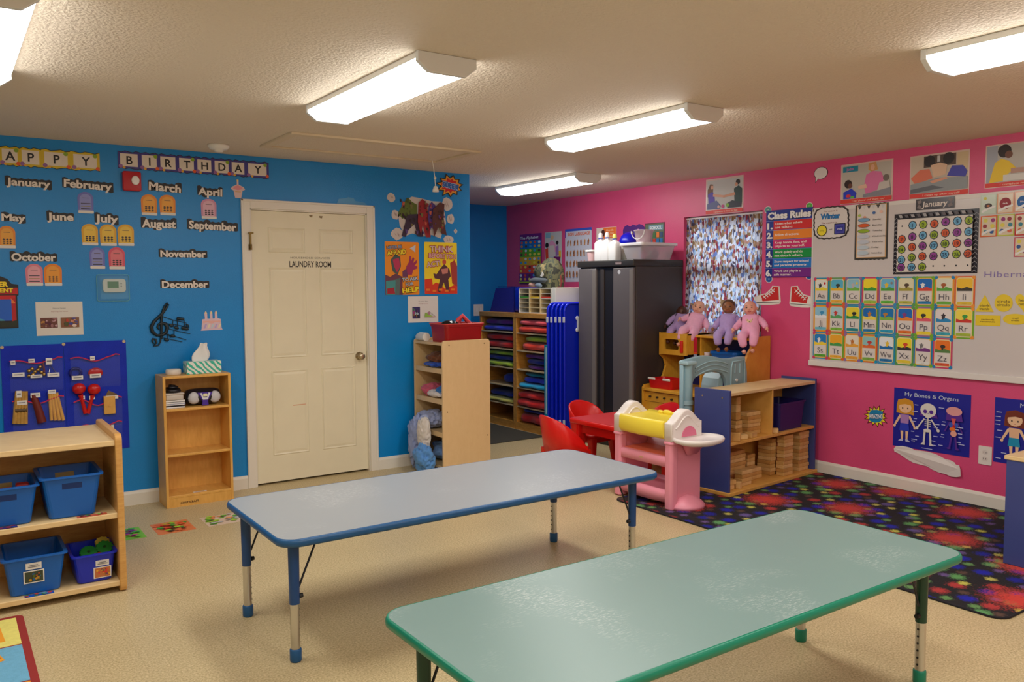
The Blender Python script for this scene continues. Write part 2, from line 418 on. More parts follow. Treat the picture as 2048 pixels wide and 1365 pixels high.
t.add('cord_bell', B(mat('white_plastic', (236, 234, 228), .4)).lathe([(.005, .035), (.014, .03), (.024, .0), (.024, -.01), (.0, -.012)], (3.125, 5.52, 2.21)), c)
# smoke detector
b = B(mat('white_plastic', (236, 234, 228), .4)).lathe([(0, 0), (.068, 0), (.07, -.012), (.055, -.03), (.03, -.034), (.028, -.046), (.01, -.05), (0, -.05)], (1.584, 5.724, HC), 28)
solo('smoke_detector', 'round off-white smoke detector on the ceiling by the blue wall', 'smoke detector', b)
# lamps: wraparound fluorescent fixtures
def lamp_mat():
    m = mat('lamp_diffuser', (255, 255, 250), .4); p = m.node_tree.nodes['Principled BSDF']
    p.inputs['Emission Color'].default_value = (1, .985, .945, 1); p.inputs['Emission Strength'].default_value = LAMP; return m
M_DIF = lamp_mat(); M_CAP = mat('lamp_end_cap', (225, 225, 222), .45); M_HOUS = mat('lamp_housing', (232, 230, 224), .45)
def make_lamp():
    t = T('ceiling_lamp', 'lamp', 'ceiling lamp', (0, 0, 0), 0, 'fluorescent ceiling lamps')
    L, W, H = 1.24, .27, .075
    prof = [(-W/2, -.026), (-W/2+.004, -.040), (-W/2+.05, -H), (W/2-.05, -H), (W/2-.004, -.040), (W/2, -.026)]
    rg = [[(x, y, z) for x, z in prof] for y in (-L/2+.022, L/2-.022)]
    t.add('housing', B(M_HOUS).box(-W/2, -L/2+.02, -.028, W/2, L/2-.02, 0, .003))
    V = rg[0]+rg[1]; n = len(prof)
    t.add('diffuser', B(M_DIF).raw(V, [(i, i+1, n+i+1, n+i) for i in range(n-1)], False))
    for s in (-1, 1):
        q = [(-W/2-.004, 0), (-W/2-.004, -.040), (-W/2+.048, -H-.004), (W/2-.048, -H-.004), (W/2+.004, -.040), (W/2+.004, 0)]
        t.add('end_cap', B(M_CAP).prism(q, s*(L/2-.026), s*L/2, 'y', .003))
    return t.o
lamp = make_lamp(); first = True
for x, y, lab in ((1.765, 3.62, 'long white fluorescent ceiling lamp above the blue-edged table'), (3.39, 3.70, 'long white fluorescent ceiling lamp above the pink toy changing table'),
                  (4.60, 6.10, 'farthest fluorescent ceiling lamp, above the cubby cabinets in the alcove'), (3.47, 1.26, 'fluorescent ceiling lamp cut by the right edge of the photo'),
                  (.165, 3.66, 'fluorescent ceiling lamp at the upper left corner of the photo'), (1.785, .85, 'fluorescent ceiling lamp overhead, before the green-edged table'),
                  (.165, .85, 'fluorescent ceiling lamp overhead, nearest the camera on the left'), (1.785, -1.1, 'fluorescent ceiling lamp behind the camera, left of two'), (3.47, -1.1, 'fluorescent ceiling lamp behind the camera, right of two')):
    place(lamp, (x, y, HC-.0005), 0, lab, first); first = False
# ---------------------------------------------------------------- activity tables
M_CHROME = mat('chrome', (205, 205, 205), .18, 1)
def worn_top(name, c1, c2, seed):
    "laminate with the pale worn and rubbed patches of long use"
    m = mat(name, c1, .34); nt = m.node_tree; p = nt.nodes['Principled BSDF']
    tc = nt.nodes.new('ShaderNodeTexCoord'); mp = nt.nodes.new('ShaderNodeMapping'); mp.inputs['Location'].default_value = (seed, seed*.7, 0); mp.inputs['Rotation'].default_value = (0, 0, .5)
    nt.links.new(tc.outputs['Object'], mp.inputs[0])
    a = nt.nodes.new('ShaderNodeTexNoise'); a.inputs['Scale'].default_value = 3.2; a.inputs['Detail'].default_value = 2
    mp2 = nt.nodes.new('ShaderNodeMapping'); mp2.inputs['Scale'].default_value = (22, 60, 1); nt.links.new(tc.outputs['Object'], mp2.inputs[0])
    c = nt.nodes.new('ShaderNodeTexNoise'); c.inputs['Scale'].default_value = 2.2; c.inputs['Detail'].default_value = 5; c.inputs['Roughness'].default_value = .75
    nt.links.new(mp.outputs[0], a.inputs['Vector']); nt.links.new(mp2.outputs[0], c.inputs['Vector'])
    ra = nt.nodes.new('ShaderNodeValToRGB'); ra.color_ramp.elements[0].position = .53; ra.color_ramp.elements[1].position = .70
    rc = nt.nodes.new('ShaderNodeValToRGB'); rc.color_ramp.elements[0].position = .5; rc.color_ramp.elements[1].position = .66
    nt.links.new(a.outputs['Fac'], ra.inputs[0]); nt.links.new(c.outputs['Fac'], rc.inputs[0])
    mu = nt.nodes.new('ShaderNodeMath'); mu.operation = 'MULTIPLY'; nt.links.new(ra.outputs[0], mu.inputs[0]); nt.links.new(rc.outputs[0], mu.inputs[1])
    mu2 = nt.nodes.new('ShaderNodeMath'); mu2.operation = 'MULTIPLY'; mu2.inputs[1].default_value = .55; nt.links.new(mu.outputs[0], mu2.inputs[0])
    mx = nt.nodes.new('ShaderNodeMix'); mx.data_type = 'RGBA'; mx.inputs[6].default_value = (*lin(c1), 1); mx.inputs[7].default_value = (*lin(c2), 1)
    nt.links.new(mu2.outputs[0], mx.inputs[0]); nt.links.new(mx.outputs[2], p.inputs['Base Color']); return m
def table(name, label, x0, y0, x1, y1, z, top, edge, leg, feet):
    cx, cy = (x0+x1)/2, (y0+y1)/2
    t = T(name, label, 'table', (cx, cy, 0))
    t.add('tabletop', B(top).prism(rrect(x0+.004, y0+.004, x1-.004, y1-.004, .076, 8), z-.024, z, bev=.002))
    # rounded rubber rim
    rim = rrect(x0+.004, y0+.004, x1-.004, y1-.004, .076, 8); n = len(rim)
    c = Vector((cx, cy)); prof = [(0, .0), (.006, -.003), (.010, -.012), (.009, -.024), (.0, -.033), (-.02, -.034), (-.02, -.024), (-.006, -.0245)]
    rings = []
    for i in range(n):
        a, d = Vector(rim[i-1]), Vector(rim[(i+1) % n]); q = d-a; nn = Vector((q.y, -q.x)).normalized()
        rings.append([(rim[i][0]+nn.x*o, rim[i][1]+nn.y*o, z+.0006+h) for o, h in prof])
    rings.append(rings[0]); t.add('edge_band', B(edge).loft(rings, True, False))
    for fx, fy in feet:
        sx = 1 if fx > cx else -1; sy = 1 if fy > cy else -1
        b = B(leg).cyl((fx, fy, z-.034), (fx, fy, .235), .0225, .0205, 20)
        b.m(edge).box(fx-.035, fy-.035, z-.037, fx+.035, fy+.035, z-.03)
        L = t.add('leg', b)
        b = B(M_CHROME).cyl((fx, fy, .24), (fx, fy, .045), .0185, .0185, 18); ins = t.add('leg_insert', b, L)
        b2 = B(ink((30, 30, 30)))
        for k in range(6): b2.cyl((fx-sx*.0182, fy, .075+k*.027), (fx-sx*.0195, fy, .075+k*.027), .0042, n=8)
        t.add('adjustment_hole', b2, L)
        t.add('foot_cap', B(edge).lathe([(0, 0), (.021, 0), (.0235, .006), (.0235, .048), (.021, .052), (.0185, .052)], (fx, fy, 0), 18), L)
        # bent wire brace to the underside and locking knob
        b = B(ink((25, 30, 40), .3)).tube([(fx-sx*.02, fy, .30), (fx-sx*.045, fy, .36), (fx-sx*.10, fy, z-.04), (fx-sx*.125, fy, z-.034)], .0045, 7)
        t.add('brace', b, L)
        t.add('knob', B(ink((20, 20, 22), .4)).cyl((fx-sx*.02, fy, .262), (fx-sx*.034, fy, .262), .011, .009, 10), L)
    return t
ZT = .525
M_GT = worn_top('grey_laminate_blue', (156, 162, 168), (215, 218, 218), 3.1)
M_GG = worn_top('grey_laminate_green', (122, 150, 146), (222, 228, 224), 9.3)
M_BE = mat('blue_rubber_edge', (18, 84, 138), .38, var=.06, vs=30); M_BL = mat('blue_leg_paint', (18, 68, 126), .3)
M_GE = mat('green_rubber_edge', (0, 128, 100), .34); M_GL = mat('green_leg_paint', (10, 66, 48), .3)
table('activity_table', 'long low children\'s table with grey top and blue edge and legs', 1.03, 3.025, 3.035, 3.805, ZT, M_GT, M_BE, M_BL, ((1.112, 3.135), (1.095, 3.70), (2.89, 3.76), (2.93, 3.14)))
table('activity_table', 'long low children\'s table with worn grey top and green edge, nearest the camera', 1.035, 1.465, 3.01, 2.205, ZT, M_GG, M_GE, M_GL, ((1.13, 1.58), (1.125, 2.09), (2.91, 2.09), (2.955, 1.605)))

# ---------------------------------------------------------------- wood
def wood(name, c, c2, sc=(1, 1, 12), rough=.38, f=5):
    m = mat(name, c, rough); nt = m.node_tree; p = nt.nodes['Principled BSDF']
    tc = nt.nodes.new('ShaderNodeTexCoord'); mp = nt.nodes.new('ShaderNodeMapping'); mp.inputs['Scale'].default_value = sc
    n = nt.nodes.new('ShaderNodeTexNoise'); n.inputs['Scale'].default_value = f; n.inputs['Detail'].default_value = 6; n.inputs['Roughness'].default_value = .6
    nt.links.new(tc.outputs['Object'], mp.inputs[0]); nt.links.new(mp.outputs[0], n.inputs['Vector'])
    r = nt.nodes.new('ShaderNodeValToRGB'); r.color_ramp.elements[0].position = .35; r.color_ramp.elements[1].position = .65
    r.color_ramp.elements[0].color = (*lin(c2), 1); r.color_ramp.elements[1].color = (*lin(c), 1)
    nt.links.new(n.outputs['Fac'], r.inputs[0]); nt.links.new(r.outputs[0], p.inputs['Base Color']); return m
M_MAPLE = wood('maple_laminate', (232, 202, 150), (222, 190, 136), (2, 2, 14)); M_MEDGE = wood('maple_edge', (218, 168, 96), (204, 150, 80), (3, 3, 20))
M_BIRCH = wood('birch_ply', (232, 178, 92), (220, 164, 78), (8, 2, 2)); M_PINE = wood('amber_pine', (222, 158, 70), (200, 134, 52), (3, 3, 18))
M_PANEL = wood('pale_birch_panel', (230, 198, 148), (226, 193, 142), (5, 5, 2)); M_HONEY = wood('honey_maple', (238, 180, 62), (226, 164, 46), (10, 3, 3)); M_ORWOOD = wood('orange_side_panel', (224, 156, 62), (214, 144, 52), (4, 4, 2))

# left storage shelf with the baskets
LX0, LX1, LY0, LY1 = -.56, .705, 4.355, 4.955
t = T('storage_shelf', 'low pale wooden storage shelf holding blue baskets, at the lower left', 'shelf', ((LX0+LX1)/2, (LY0+LY1)/2, 0))
for x in (LX0, LX1-.032):
    side = rrect(LY0, 0, LY1, .782, .03, 5); side = [(u, max(v, 0)) for u, v in side]
    t.add('side_panel', B(M_MEDGE).prism(side, x, x+.032, 'x', .006))
for z, nm in ((.725, 'top_board'), (.368, 'shelf_board'), (.03, 'bottom_board')): t.add(nm, B(M_MAPLE).box(LX0+.03, LY0+.008, z, LX1-.03, LY1-.008, z+.027, .004))
t.add('back_panel', B(M_MEDGE).box(LX0+.03, 4.76, .05, LX1-.03, 4.772, .73))
def basket(cx, cy, z, wt, wb, dt, db, h, m, label, lip=.012, slot=True, group=None):
    t = T('storage_basket', label, 'basket', (cx, cy, z), 0, group)
    def ring(w, d, zz, r=.02): return [(cx+u, cy+v, z+zz) for u, v in rrect(-w/2, -d/2, w/2, d/2, r, 3)]
    b = B(m); th = .004
    b.loft([ring(wb-.012, db-.012, .0), ring(wb, db, .006), ring(wt, dt, h-.008), ring(wt+2*lip, dt+2*lip, h-.008), ring(wt+2*lip, dt+2*lip, h), ring(wt-2*th, dt-2*th, h), ring(wb-2*th, db-2*th, .008)], True, True, False)
    t.add('body', b)
    if slot:
        for s in (-1,):
            w, zz0, zz1 = .085, h-.062, h-.034
            f = lambda zz: (wb+(wt-wb)*zz/h, db+(dt-db)*zz/h)
            y0 = cy+s*f(zz0)[1]/2; y1 = cy+s*f(zz1)[1]/2
            dk = B(mat('basket_slot', (20, 50, 110), .8)); q = []
            dk.raw([(cx-w/2, y0+s*.001, z+zz0), (cx+w/2, y0+s*.001, z+zz0), (cx+w/2, y1+s*.001, z+zz1), (cx-w/2, y1+s*.001, z+zz1)], [(0, 1, 2, 3)])
            t.add('handle_slot', dk)
            y0 = cy-s*f(zz0)[1]/2+s*.006; y1 = cy-s*f(zz1)[1]/2+s*.006
            dk = B(mat('slot_light', (168, 138, 84), .8)); dk.raw([(cx-w/2, y0, z+zz0), (cx+w/2, y0, z+zz0), (cx+w/2, y1, z+zz1), (cx-w/2, y1, z+zz1)], [(0, 1, 2, 3)])
            t.add('handle_slot', dk)
    return t
M_BSK = mat('blue_plastic', (10, 96, 186), .36); M_RBLUE = mat('royal_blue_plastic', (16, 40, 190), .3)
basket(.485, 4.53, .3955, .250, .195, .30, .25, .205, M_BSK, 'empty blue plastic basket, right one on the upper shelf')
tb = basket(.215, 4.53, .3955, .250, .195, .30, .25, .185, M_BSK, 'blue plastic basket with red toys, left one on the upper shelf')
b = B(ink((215, 35, 35)))
tl = basket(.318, 4.53, .0575, .25, .205, .30, .25, .185, M_BSK, 'blue plastic basket with a picture tag on the bottom shelf', slot=False)
tr = basket(.570, 4.52, .0575, .185, .150, .26, .22, .145, M_RBLUE, 'small royal blue bin of green toys on the bottom shelf', slot=False, lip=.01)
def toy_obj(label, fn, cat='toy', name='plastic_toy', group=None):
    b = B(); fn(b); return solo(name, label, cat, b, None, group)
toy_obj('red plastic toy block on top of the left upper basket', lambda b: b.m(ink((215, 30, 34))).box(.19, 4.45, .52, .25, 4.52, .556, .006).box(.17, 4.46, .5, .23, 4.53, .53, .006))
toy_obj('second red plastic toy in the left upper basket, at its rim', lambda b: b.m(ink((190, 25, 34))).box(.265, 4.52, .525, .32, 4.58, .560, .006))
toy_obj('green plastic toy peeking from the left upper basket', lambda b: b.m(ink((40, 140, 50))).box(.145, 4.44, .50, .165, 4.50, .545, .006))
def gearfn(c, r, m, n):
    def f(b):
        b.m(m); b.M = Matrix.Translation(c) @ Matrix.Rotation(.6, 4, 'X'); b.prism(star(0, 0, r, r*.86, n), -.009, .009, bev=.002); b.m(ink((15, 60, 30))).cyl((0, 0, .0), (0, 0, .0105), r*.18); b.M = Matrix()
    return f
toy_obj('round green gear toy in the royal blue bin, left one', gearfn((.555, 4.475, .188), .042, ink((20, 125, 50)), 20), name='gear_toy')
toy_obj('toothed green gear toy in the royal blue bin, right one', gearfn((.628, 4.49, .197), .042, ink((30, 130, 50)), 12), name='gear_toy')
toy_obj('yellow gear toy behind the green gears in the blue bin', gearfn((.625, 4.53, .212), .036, ink((180, 160, 60)), 10), name='gear_toy')
toy_obj('small red toy piece between the green gears', lambda b: b.m(ink((200, 45, 40))).box(.575, 4.43, .165, .61, 4.47, .186, .004))
def stick_tag(par, cx, y, z0, w, h, cols, label, tilt=0, title=True):
    b = B(M=Matrix(((1, 0, 0, cx), (0, math.sin(tilt), -math.cos(tilt), y), (0, math.cos(tilt), math.sin(tilt), z0), (0, 0, 0, 1))))
    b.m(WHITE).prism([(-w/2, 0), (w/2, 0), (w/2, h*.62), (-w/2, h*.62)], 0, .0008); b.lay = .0009
    if title: b.m(WHITE).prism([(-w*.38, h*.68), (w*.38, h*.68), (w*.38, h), (-w*.38, h)], 0, .0008)
    rnd = random.Random(label); b.P([(-w*.44, h*.05), (w*.44, h*.05), (w*.44, h*.57), (-w*.44, h*.57)], ink(cols[0]))
    for k in range(14):
        b.P(circ(rnd.uniform(-.36, .36)*w, rnd.uniform(.12, .5)*h, rnd.uniform(.03, .09)*w, n=9), ink(cols[1+k % (len(cols)-1)]))
    if title: b.P([(-w*.28, h*.80), (w*.28, h*.80), (w*.28, h*.84), (-w*.28, h*.84)], ink((120, 120, 130))); b.P([(-w*.2, h*.88), (w*.2, h*.88), (w*.2, h*.92), (-w*.2, h*.92)], ink((120, 120, 130)))
    return par.add('picture_tag', b, label=label)
stick_tag(tl, .312, 4.392, .115, .085, .10, ((60, 70, 50), (200, 150, 40), (40, 100, 160), (180, 80, 40), (90, 110, 40)), 'picture tag with a dark photo', -.13)
stick_tag(tr, .603, 4.4065, .075, .078, .092, ((200, 120, 70), (230, 60, 60), (240, 180, 50), (60, 120, 90), (120, 60, 110)), 'picture tag with a colourful photo', -.135)
def shelf_card(x0, x1, y0, y1, z, cols, label):
    b = B(ink(cols[0])).box(x0, y0, z, x1, y1, z+.0008); b.lay = z+.0009; rnd = random.Random(label)
    for k in range(12): b.P(circ(rnd.uniform(x0+.008, x1-.008), rnd.uniform(y0+.006, y1-.006), rnd.uniform(.005, .012), n=8), ink(cols[1+k % (len(cols)-1)]))
    solo('picture_card', label, 'card', b)
shelf_card(.50, .63, 4.366, 4.402, .3955, ((200, 90, 60), (80, 190, 60), (120, 200, 70), (140, 40, 90), (90, 60, 50)), 'green and red picture card taped on the upper shelf edge')
shelf_card(.16, .255, 4.366, 4.402, .3955, ((60, 40, 110), (150, 40, 80), (40, 60, 160)), 'purple picture card taped below the left upper basket')
shelf_card(.27, .39, 4.366, 4.402, .0575, ((20, 80, 190), (200, 60, 60), (60, 150, 80), (120, 160, 200)), 'blue picture card taped on the bottom shelf edge')

# bookcase by the door
BX0, BX1, BY0, BY1, BZ = 1.205, 1.652, 5.838, 6.066, .895
t = T('bookcase', 'narrow light wooden bookcase standing left of the white door', 'bookcase', ((BX0+BX1)/2, (BY0+BY1)/2, 0))
for x in (BX0, BX1-.018): t.add('side_panel', B(M_BIRCH).box(x, BY0, 0, x+.018, BY1, BZ, .003))
t.add('top_board', B(M_BIRCH).box(BX0+.017, BY0, BZ-.018, BX1-.017, BY1, BZ, .003))
for z in (.655, .345, .062): t.add('shelf_board', B(M_BIRCH).box(BX0+.017, BY0+.002, z, BX1-.017, BY1, z+.018, .003))
t.add('back_panel', B(M_BIRCH).box(BX0+.017, BY1-.008, .06, BX1-.017, BY1-.002, BZ-.017))
t.add('kick_board', B(M_BIRCH).box(BX0+.017, BY0+.004, 0, BX1-.017, BY0+.02, .062))
b = B(M=Matrix(((1, 0, 0, 0), (0, 0, -1, BY0+.003), (0, 1, 0, 0), (0, 0, 0, 1)))); b.text('CHILDCRAFT', 1.355, .026, .014, ink((60, 35, 20)), .12, .02)
t.add('brand_stamp', b)
solo('card_label', 'small white printed label on the lowest bookcase shelf', 'label', B(WHITE).box(1.385, 5.86, .0802, 1.475, 5.882, .081).m(ink((60, 60, 60))).box(1.40, 5.868, .0811, 1.46, 5.873, .0813))
# things on and in the bookcase
b = B(mat('off_white_plastic', (228, 218, 205), .4)).lathe([(0, 0), (.046, 0), (.05, .006), (.05, .03), (.044, .038), (0, .038)], (1.30, 5.95, BZ), 24)
solo('round_speaker', 'small round white device on top of the bookcase, left of the tissues', 'speaker', b)
t = T('tissue_box', 'white and green patterned tissue box on top of the bookcase', 'tissue box', (1.49, 5.955, BZ), .0)
def tissue_mat():
    m = mat('tissue_box_print', (235, 238, 230), .5); nt = m.node_tree; p = nt.nodes['Principled BSDF']
    tc = nt.nodes.new('ShaderNodeTexCoord'); wv = nt.nodes.new('ShaderNodeTexWave'); wv.inputs['Scale'].default_value = 16; wv.inputs['Distortion'].default_value = 3.5; wv.inputs['Detail'].default_value = 1; wv.bands_direction = 'DIAGONAL'
    nt.links.new(tc.outputs['Object'], wv.inputs['Vector']); r = nt.nodes.new('ShaderNodeValToRGB'); r.color_ramp.interpolation = 'CONSTANT'
    r.color_ramp.elements[0].color = (*lin((238, 240, 234)), 1); r.color_ramp.elements[1].position = .55; r.color_ramp.elements[1].color = (*lin((60, 190, 165)), 1)
    nt.links.new(wv.outputs['Fac'], r.inputs[0]); nt.links.new(r.outputs[0], p.inputs['Base Color']); return m
t.add('carton', B(tissue_mat()).box(1.375, 5.885, BZ, 1.605, 6.0, BZ+.085, .003))
rg = []
for k in range(8):
    f = k/7; w = .05*(1-.25*f)+.015*math.sin(f*5); 
    rg.append([(1.475+.03*f+w*math.cos(a)*(1+.12*math.sin(4*a)), 5.945+.02*math.sin(a)*(1-.4*f)+.008*math.sin(3*a+f*3), BZ+.082+f*.118+.010*math.sin(2*a)*f) for a in [2*PI*i/18 for i in range(18)]])
t.add('tissue', B(mat('tissue_paper', (238, 236, 234), .9)).loft(rg))
t = T('cd_player', 'portable CD player with silver speakers in the bookcase, on its top shelf', 'CD player', (1.485, 5.95, .673))
M_DK = mat('black_plastic', (26, 26, 34), .35)
b = B(M_DK); rg = []
for x, s in ((1.37, .4), (1.38, .8), (1.40, .95), (1.44, 1), (1.53, 1), (1.57, .95), (1.595, .8), (1.605, .4)):
    rg.append([(x, 5.955+.07*s*math.cos(a), .673+.058+.057*s*math.sin(a)) for a in [2*PI*i/20 for i in range(20)]])
b.loft(rg); t.add('case', b)
for cx in (1.418, 1.558):
    b = B(mat('speaker_grille', (200, 200, 205), .45)); b.M = Matrix(((1, 0, 0, cx), (0, 0, -1, 5.893), (0, 1, 0, .728), (0, 0, 0, 1))); b.lathe([(0, .01), (.02, .009), (.036, .003), (.04, -.012)], n=22, sy=1.05); t.add('speaker', b)
b = B(ink((70, 40, 160))); b.M = Matrix(((1, 0, 0, 1.488), (0, 0, -1, 5.884), (0, 1, 0, .675), (0, 0, 0, 1))); b.prism([(-.022, 0), (.022, 0), (.018, .03), (.05, .09), (-.05, .09), (-.018, .03)], -.01, .004, bev=.002)
b.m(ink((225, 228, 235))).prism([(-.016, .04), (.016, .04), (.034, .085), (.022, .088), (.012, .055), (-.012, .055), (-.022, .088), (-.034, .085)], .004, .008)
b.m(ink((240, 235, 190))).prism(rrect(-.014, .062, .014, .082, .005), .004, .010); t.add('control_panel', b)
for k, (z, w, c, l) in enumerate(((.673, .125, (196, 196, 200), 'stack of clear disc cases at the left of the bookcase top shelf, bottom case'), (.692, .127, (120, 130, 170), 'blue disc case in the small stack in the bookcase'), (.703, .126, (190, 192, 198), 'grey disc case in the middle of the small stack in the bookcase'), (.716, .125, (226, 222, 218), 'white disc case near the top of the small stack in the bookcase'))):
    solo('disc_case', l if k else 'clear disc case at the bottom of the small stack in the bookcase', 'disc case', B(ink(c, .25)).box(1.226, 5.865, z, 1.226+w, 5.99, z+.0105, .002).m(ink((235, 235, 235))).box(1.226, 5.864, z+.002, 1.22+w, 5.866, z+.008), group=None)
b = B(mat('milky_plastic', (205, 196, 186), .35)).box(1.228, 5.865, .727, 1.342, 5.985, .765, .008, 3).box(1.224, 5.861, .763, 1.348, 5.989, .776, .005, 3)
solo('plastic_tub', 'shallow lidded plastic tub on the disc cases in the bookcase', 'tub', b)
b = B(M_DK); b.tube([(1.24, 5.9, .79), (1.25, 5.94, .80), (1.29, 5.95, .80), (1.325, 5.93, .792), (1.32, 5.89, .79), (1.28, 5.87, .79)], .013, 8, True); b.tube([(1.26, 5.9, .81), (1.27, 5.93, .82), (1.3, 5.93, .815), (1.31, 5.9, .81)], .012, 8, True)
solo('coiled_cable', 'coiled black cable lying on the plastic tub in the bookcase', 'cable', b)

# divider shelf with the pale end panel
VX0, VX1, VY0, VY1 = 3.206, 3.648, 5.585, 6.062
t = T('open_shelf', 'tall pale wooden open shelf with clothes, end panel towards the room', 'shelf', ((VX0+VX1)/2, (VY0+VY1)/2, 0))
for y in (VY0, VY1-.02):
    t.add('end_panel', B(M_PANEL).prism([(u, max(v, .0)) for u, v in rrect(VX0, -.03, VX1, 1.062, .028, 5)], y, y+.02, 'y', .003))
for z, nm in ((1.022, 'top_board'), (.80, 'shelf_board'), (.557, 'shelf_board'), (.295, 'shelf_board'), (.045, 'bottom_board')):
    t.add(nm, B(M_PANEL).box(VX0+.006, VY0+.019, z, VX1-.006, VY1-.019, z+(.04 if z < .9 and z > .1 else .02), .003))
t.add('back_panel', B(M_PANEL).box(VX1-.02, VY0+.019, .05, VX1-.010, VY1-.019, 1.03))
for sx, sz in ((VX0+.06, 1.025), (VX1-.055, 1.028), (VX0+.04, .50), (VX1-.03, .28)): t.add('screw', B(ink((120, 90, 60))).cyl((sx, VY0-.0012, sz), (sx, VY0+.001, sz), .005, n=10))
# ---------------------------------------------------------------- soft things
def sig(p, seed, f=9):
    x, y, z = p; s = seed*1.7
    return (math.sin(x*f+s)*math.sin(y*f*1.3+s*2)+.6*math.sin(z*f*1.7+x*f*.7+s*3)+.5*math.sin((x+y+z)*f*2.1+s*5)+.35*abs(math.sin((x-y)*f*3.3+s)))
def cloth_mat(name, rgb, rough=.85): return mat(name, rgb, rough, var=.05, vs=40, bump=.3, bs=300, sheen=.2)
def slab(b, x0, y0, z0, x1, y1, z1, seed=0, amp=.10, n=22, k=12):
    "soft folded cloth slab, ends along y"
    cx, cz, hx, hz = (x0+x1)/2, (z0+z1)/2, (x1-x0)/2, (z1-z0)/2; R = []
    for i in range(k+1):
        f = i/k; y = y0+(y1-y0)*f; e = min(1, .86+.14*min(1, 10*min(f, 1-f)))
        ring = []
        for j in range(n):
            a = 2*PI*j/n; c, s_ = math.cos(a), math.sin(a); q = .55
            u = math.copysign(abs(c)**q, c)*hx*e; v = math.copysign(abs(s_)**.6, s_)*hz*(.75+.25*e)
            v *= 1-amp*(.5+.5*math.sin(y*17+seed*2.3+u*7))*(1 if s_ > 0 else 0)
            ring.append((cx+u+.012*math.sin(y*23+seed), y, max(z0, cz+v)))
        R.append(ring)
    return b.loft(R)
from mathutils import noise as mnoise
def crumple(b, c, r, seed, amp=.16, n=34, k=20, f=9, floor=None):
    f *= .9
    V0 = len(b.V); b.ell((0, 0, 0), r, n, k)
    for i in range(V0, len(b.V)):
        v = b.V[i]; q = Vector((v.x, v.y, v.z))*f+Vector((seed*7.3, seed*1.9, -seed*3.1)); d = 1+amp*1.5*(mnoise.noise(q)*1.3+.9*(.45-abs(mnoise.noise(q*2.3)))*1.6+.25*mnoise.noise(q*5))
        z = v.z*d+c[2]
        b.V[i] = Vector((v.x*d+c[0], v.y*d+c[1], z if floor is None else max(z, floor)))
    return b

# ---------------------------------------------------------------- cubby cabinets with folded sheets
def cubby(y0, y1, label):
    x0, x1, H = 4.88, 5.60, 1.205; t = T('cubby_cabinet', label, 'cabinet', ((x0+x1)/2, (y0+y1)/2, 0))
    for y in (y0, y1-.03): t.add('side_panel', B(M_PINE).box(x0, y, 0, x1, y+.03, H, .003))
    t.add('top_board', B(M_PINE).box(x0-.004, y0, H-.045, x1, y1, H+.002, .003))
    for z in (1.0, .82, .625, .436, .24): t.add('shelf_board', B(M_MAPLE).box(x0+.004, y0+.03, z-.006, x1-.01, y1-.03, z+.006))
    t.add('bottom_board', B(M_PINE).box(x0+.002, y0+.03, .0, x1-.01, y1-.03, .075))
    t.add('back_panel', B(M_PINE).box(x1-.012, y0+.03, .07, x1-.004, y1-.03, H-.04))
cubby(7.005, 7.675, 'wooden cubby cabinet in the alcove corner, left one, with folded mats')
cubby(6.335, 7.003, 'wooden cubby cabinet in the alcove, right one, full of red and blue mats')
CC = dict(purple=(104, 28, 128), blue=(28, 52, 200), red=(226, 24, 20), lime=(170, 196, 40), navy=(18, 40, 140), yellow=(205, 195, 90), pinkred=(240, 84, 92), orange=(240, 62, 36), teal=(0, 130, 150), cyan=(0, 164, 206), dred=(196, 20, 20))
def fold(y0, y1, z, h, c, label, x0=4.90, dx=.52, seed=0):
    x0 -= .012; h *= 1.0
    b = B(cloth_mat('sheet_'+c, CC[c])); slab(b, x0, y0, z+.0005, x0+dx, y1, z+h-.0005, seed, .16)
    solo('folded_mat', label, 'mat', b, None, 'folded mats in the cubbies')
L0, L1 = 7.045, 7.635; R0, R1 = 6.375, 6.965
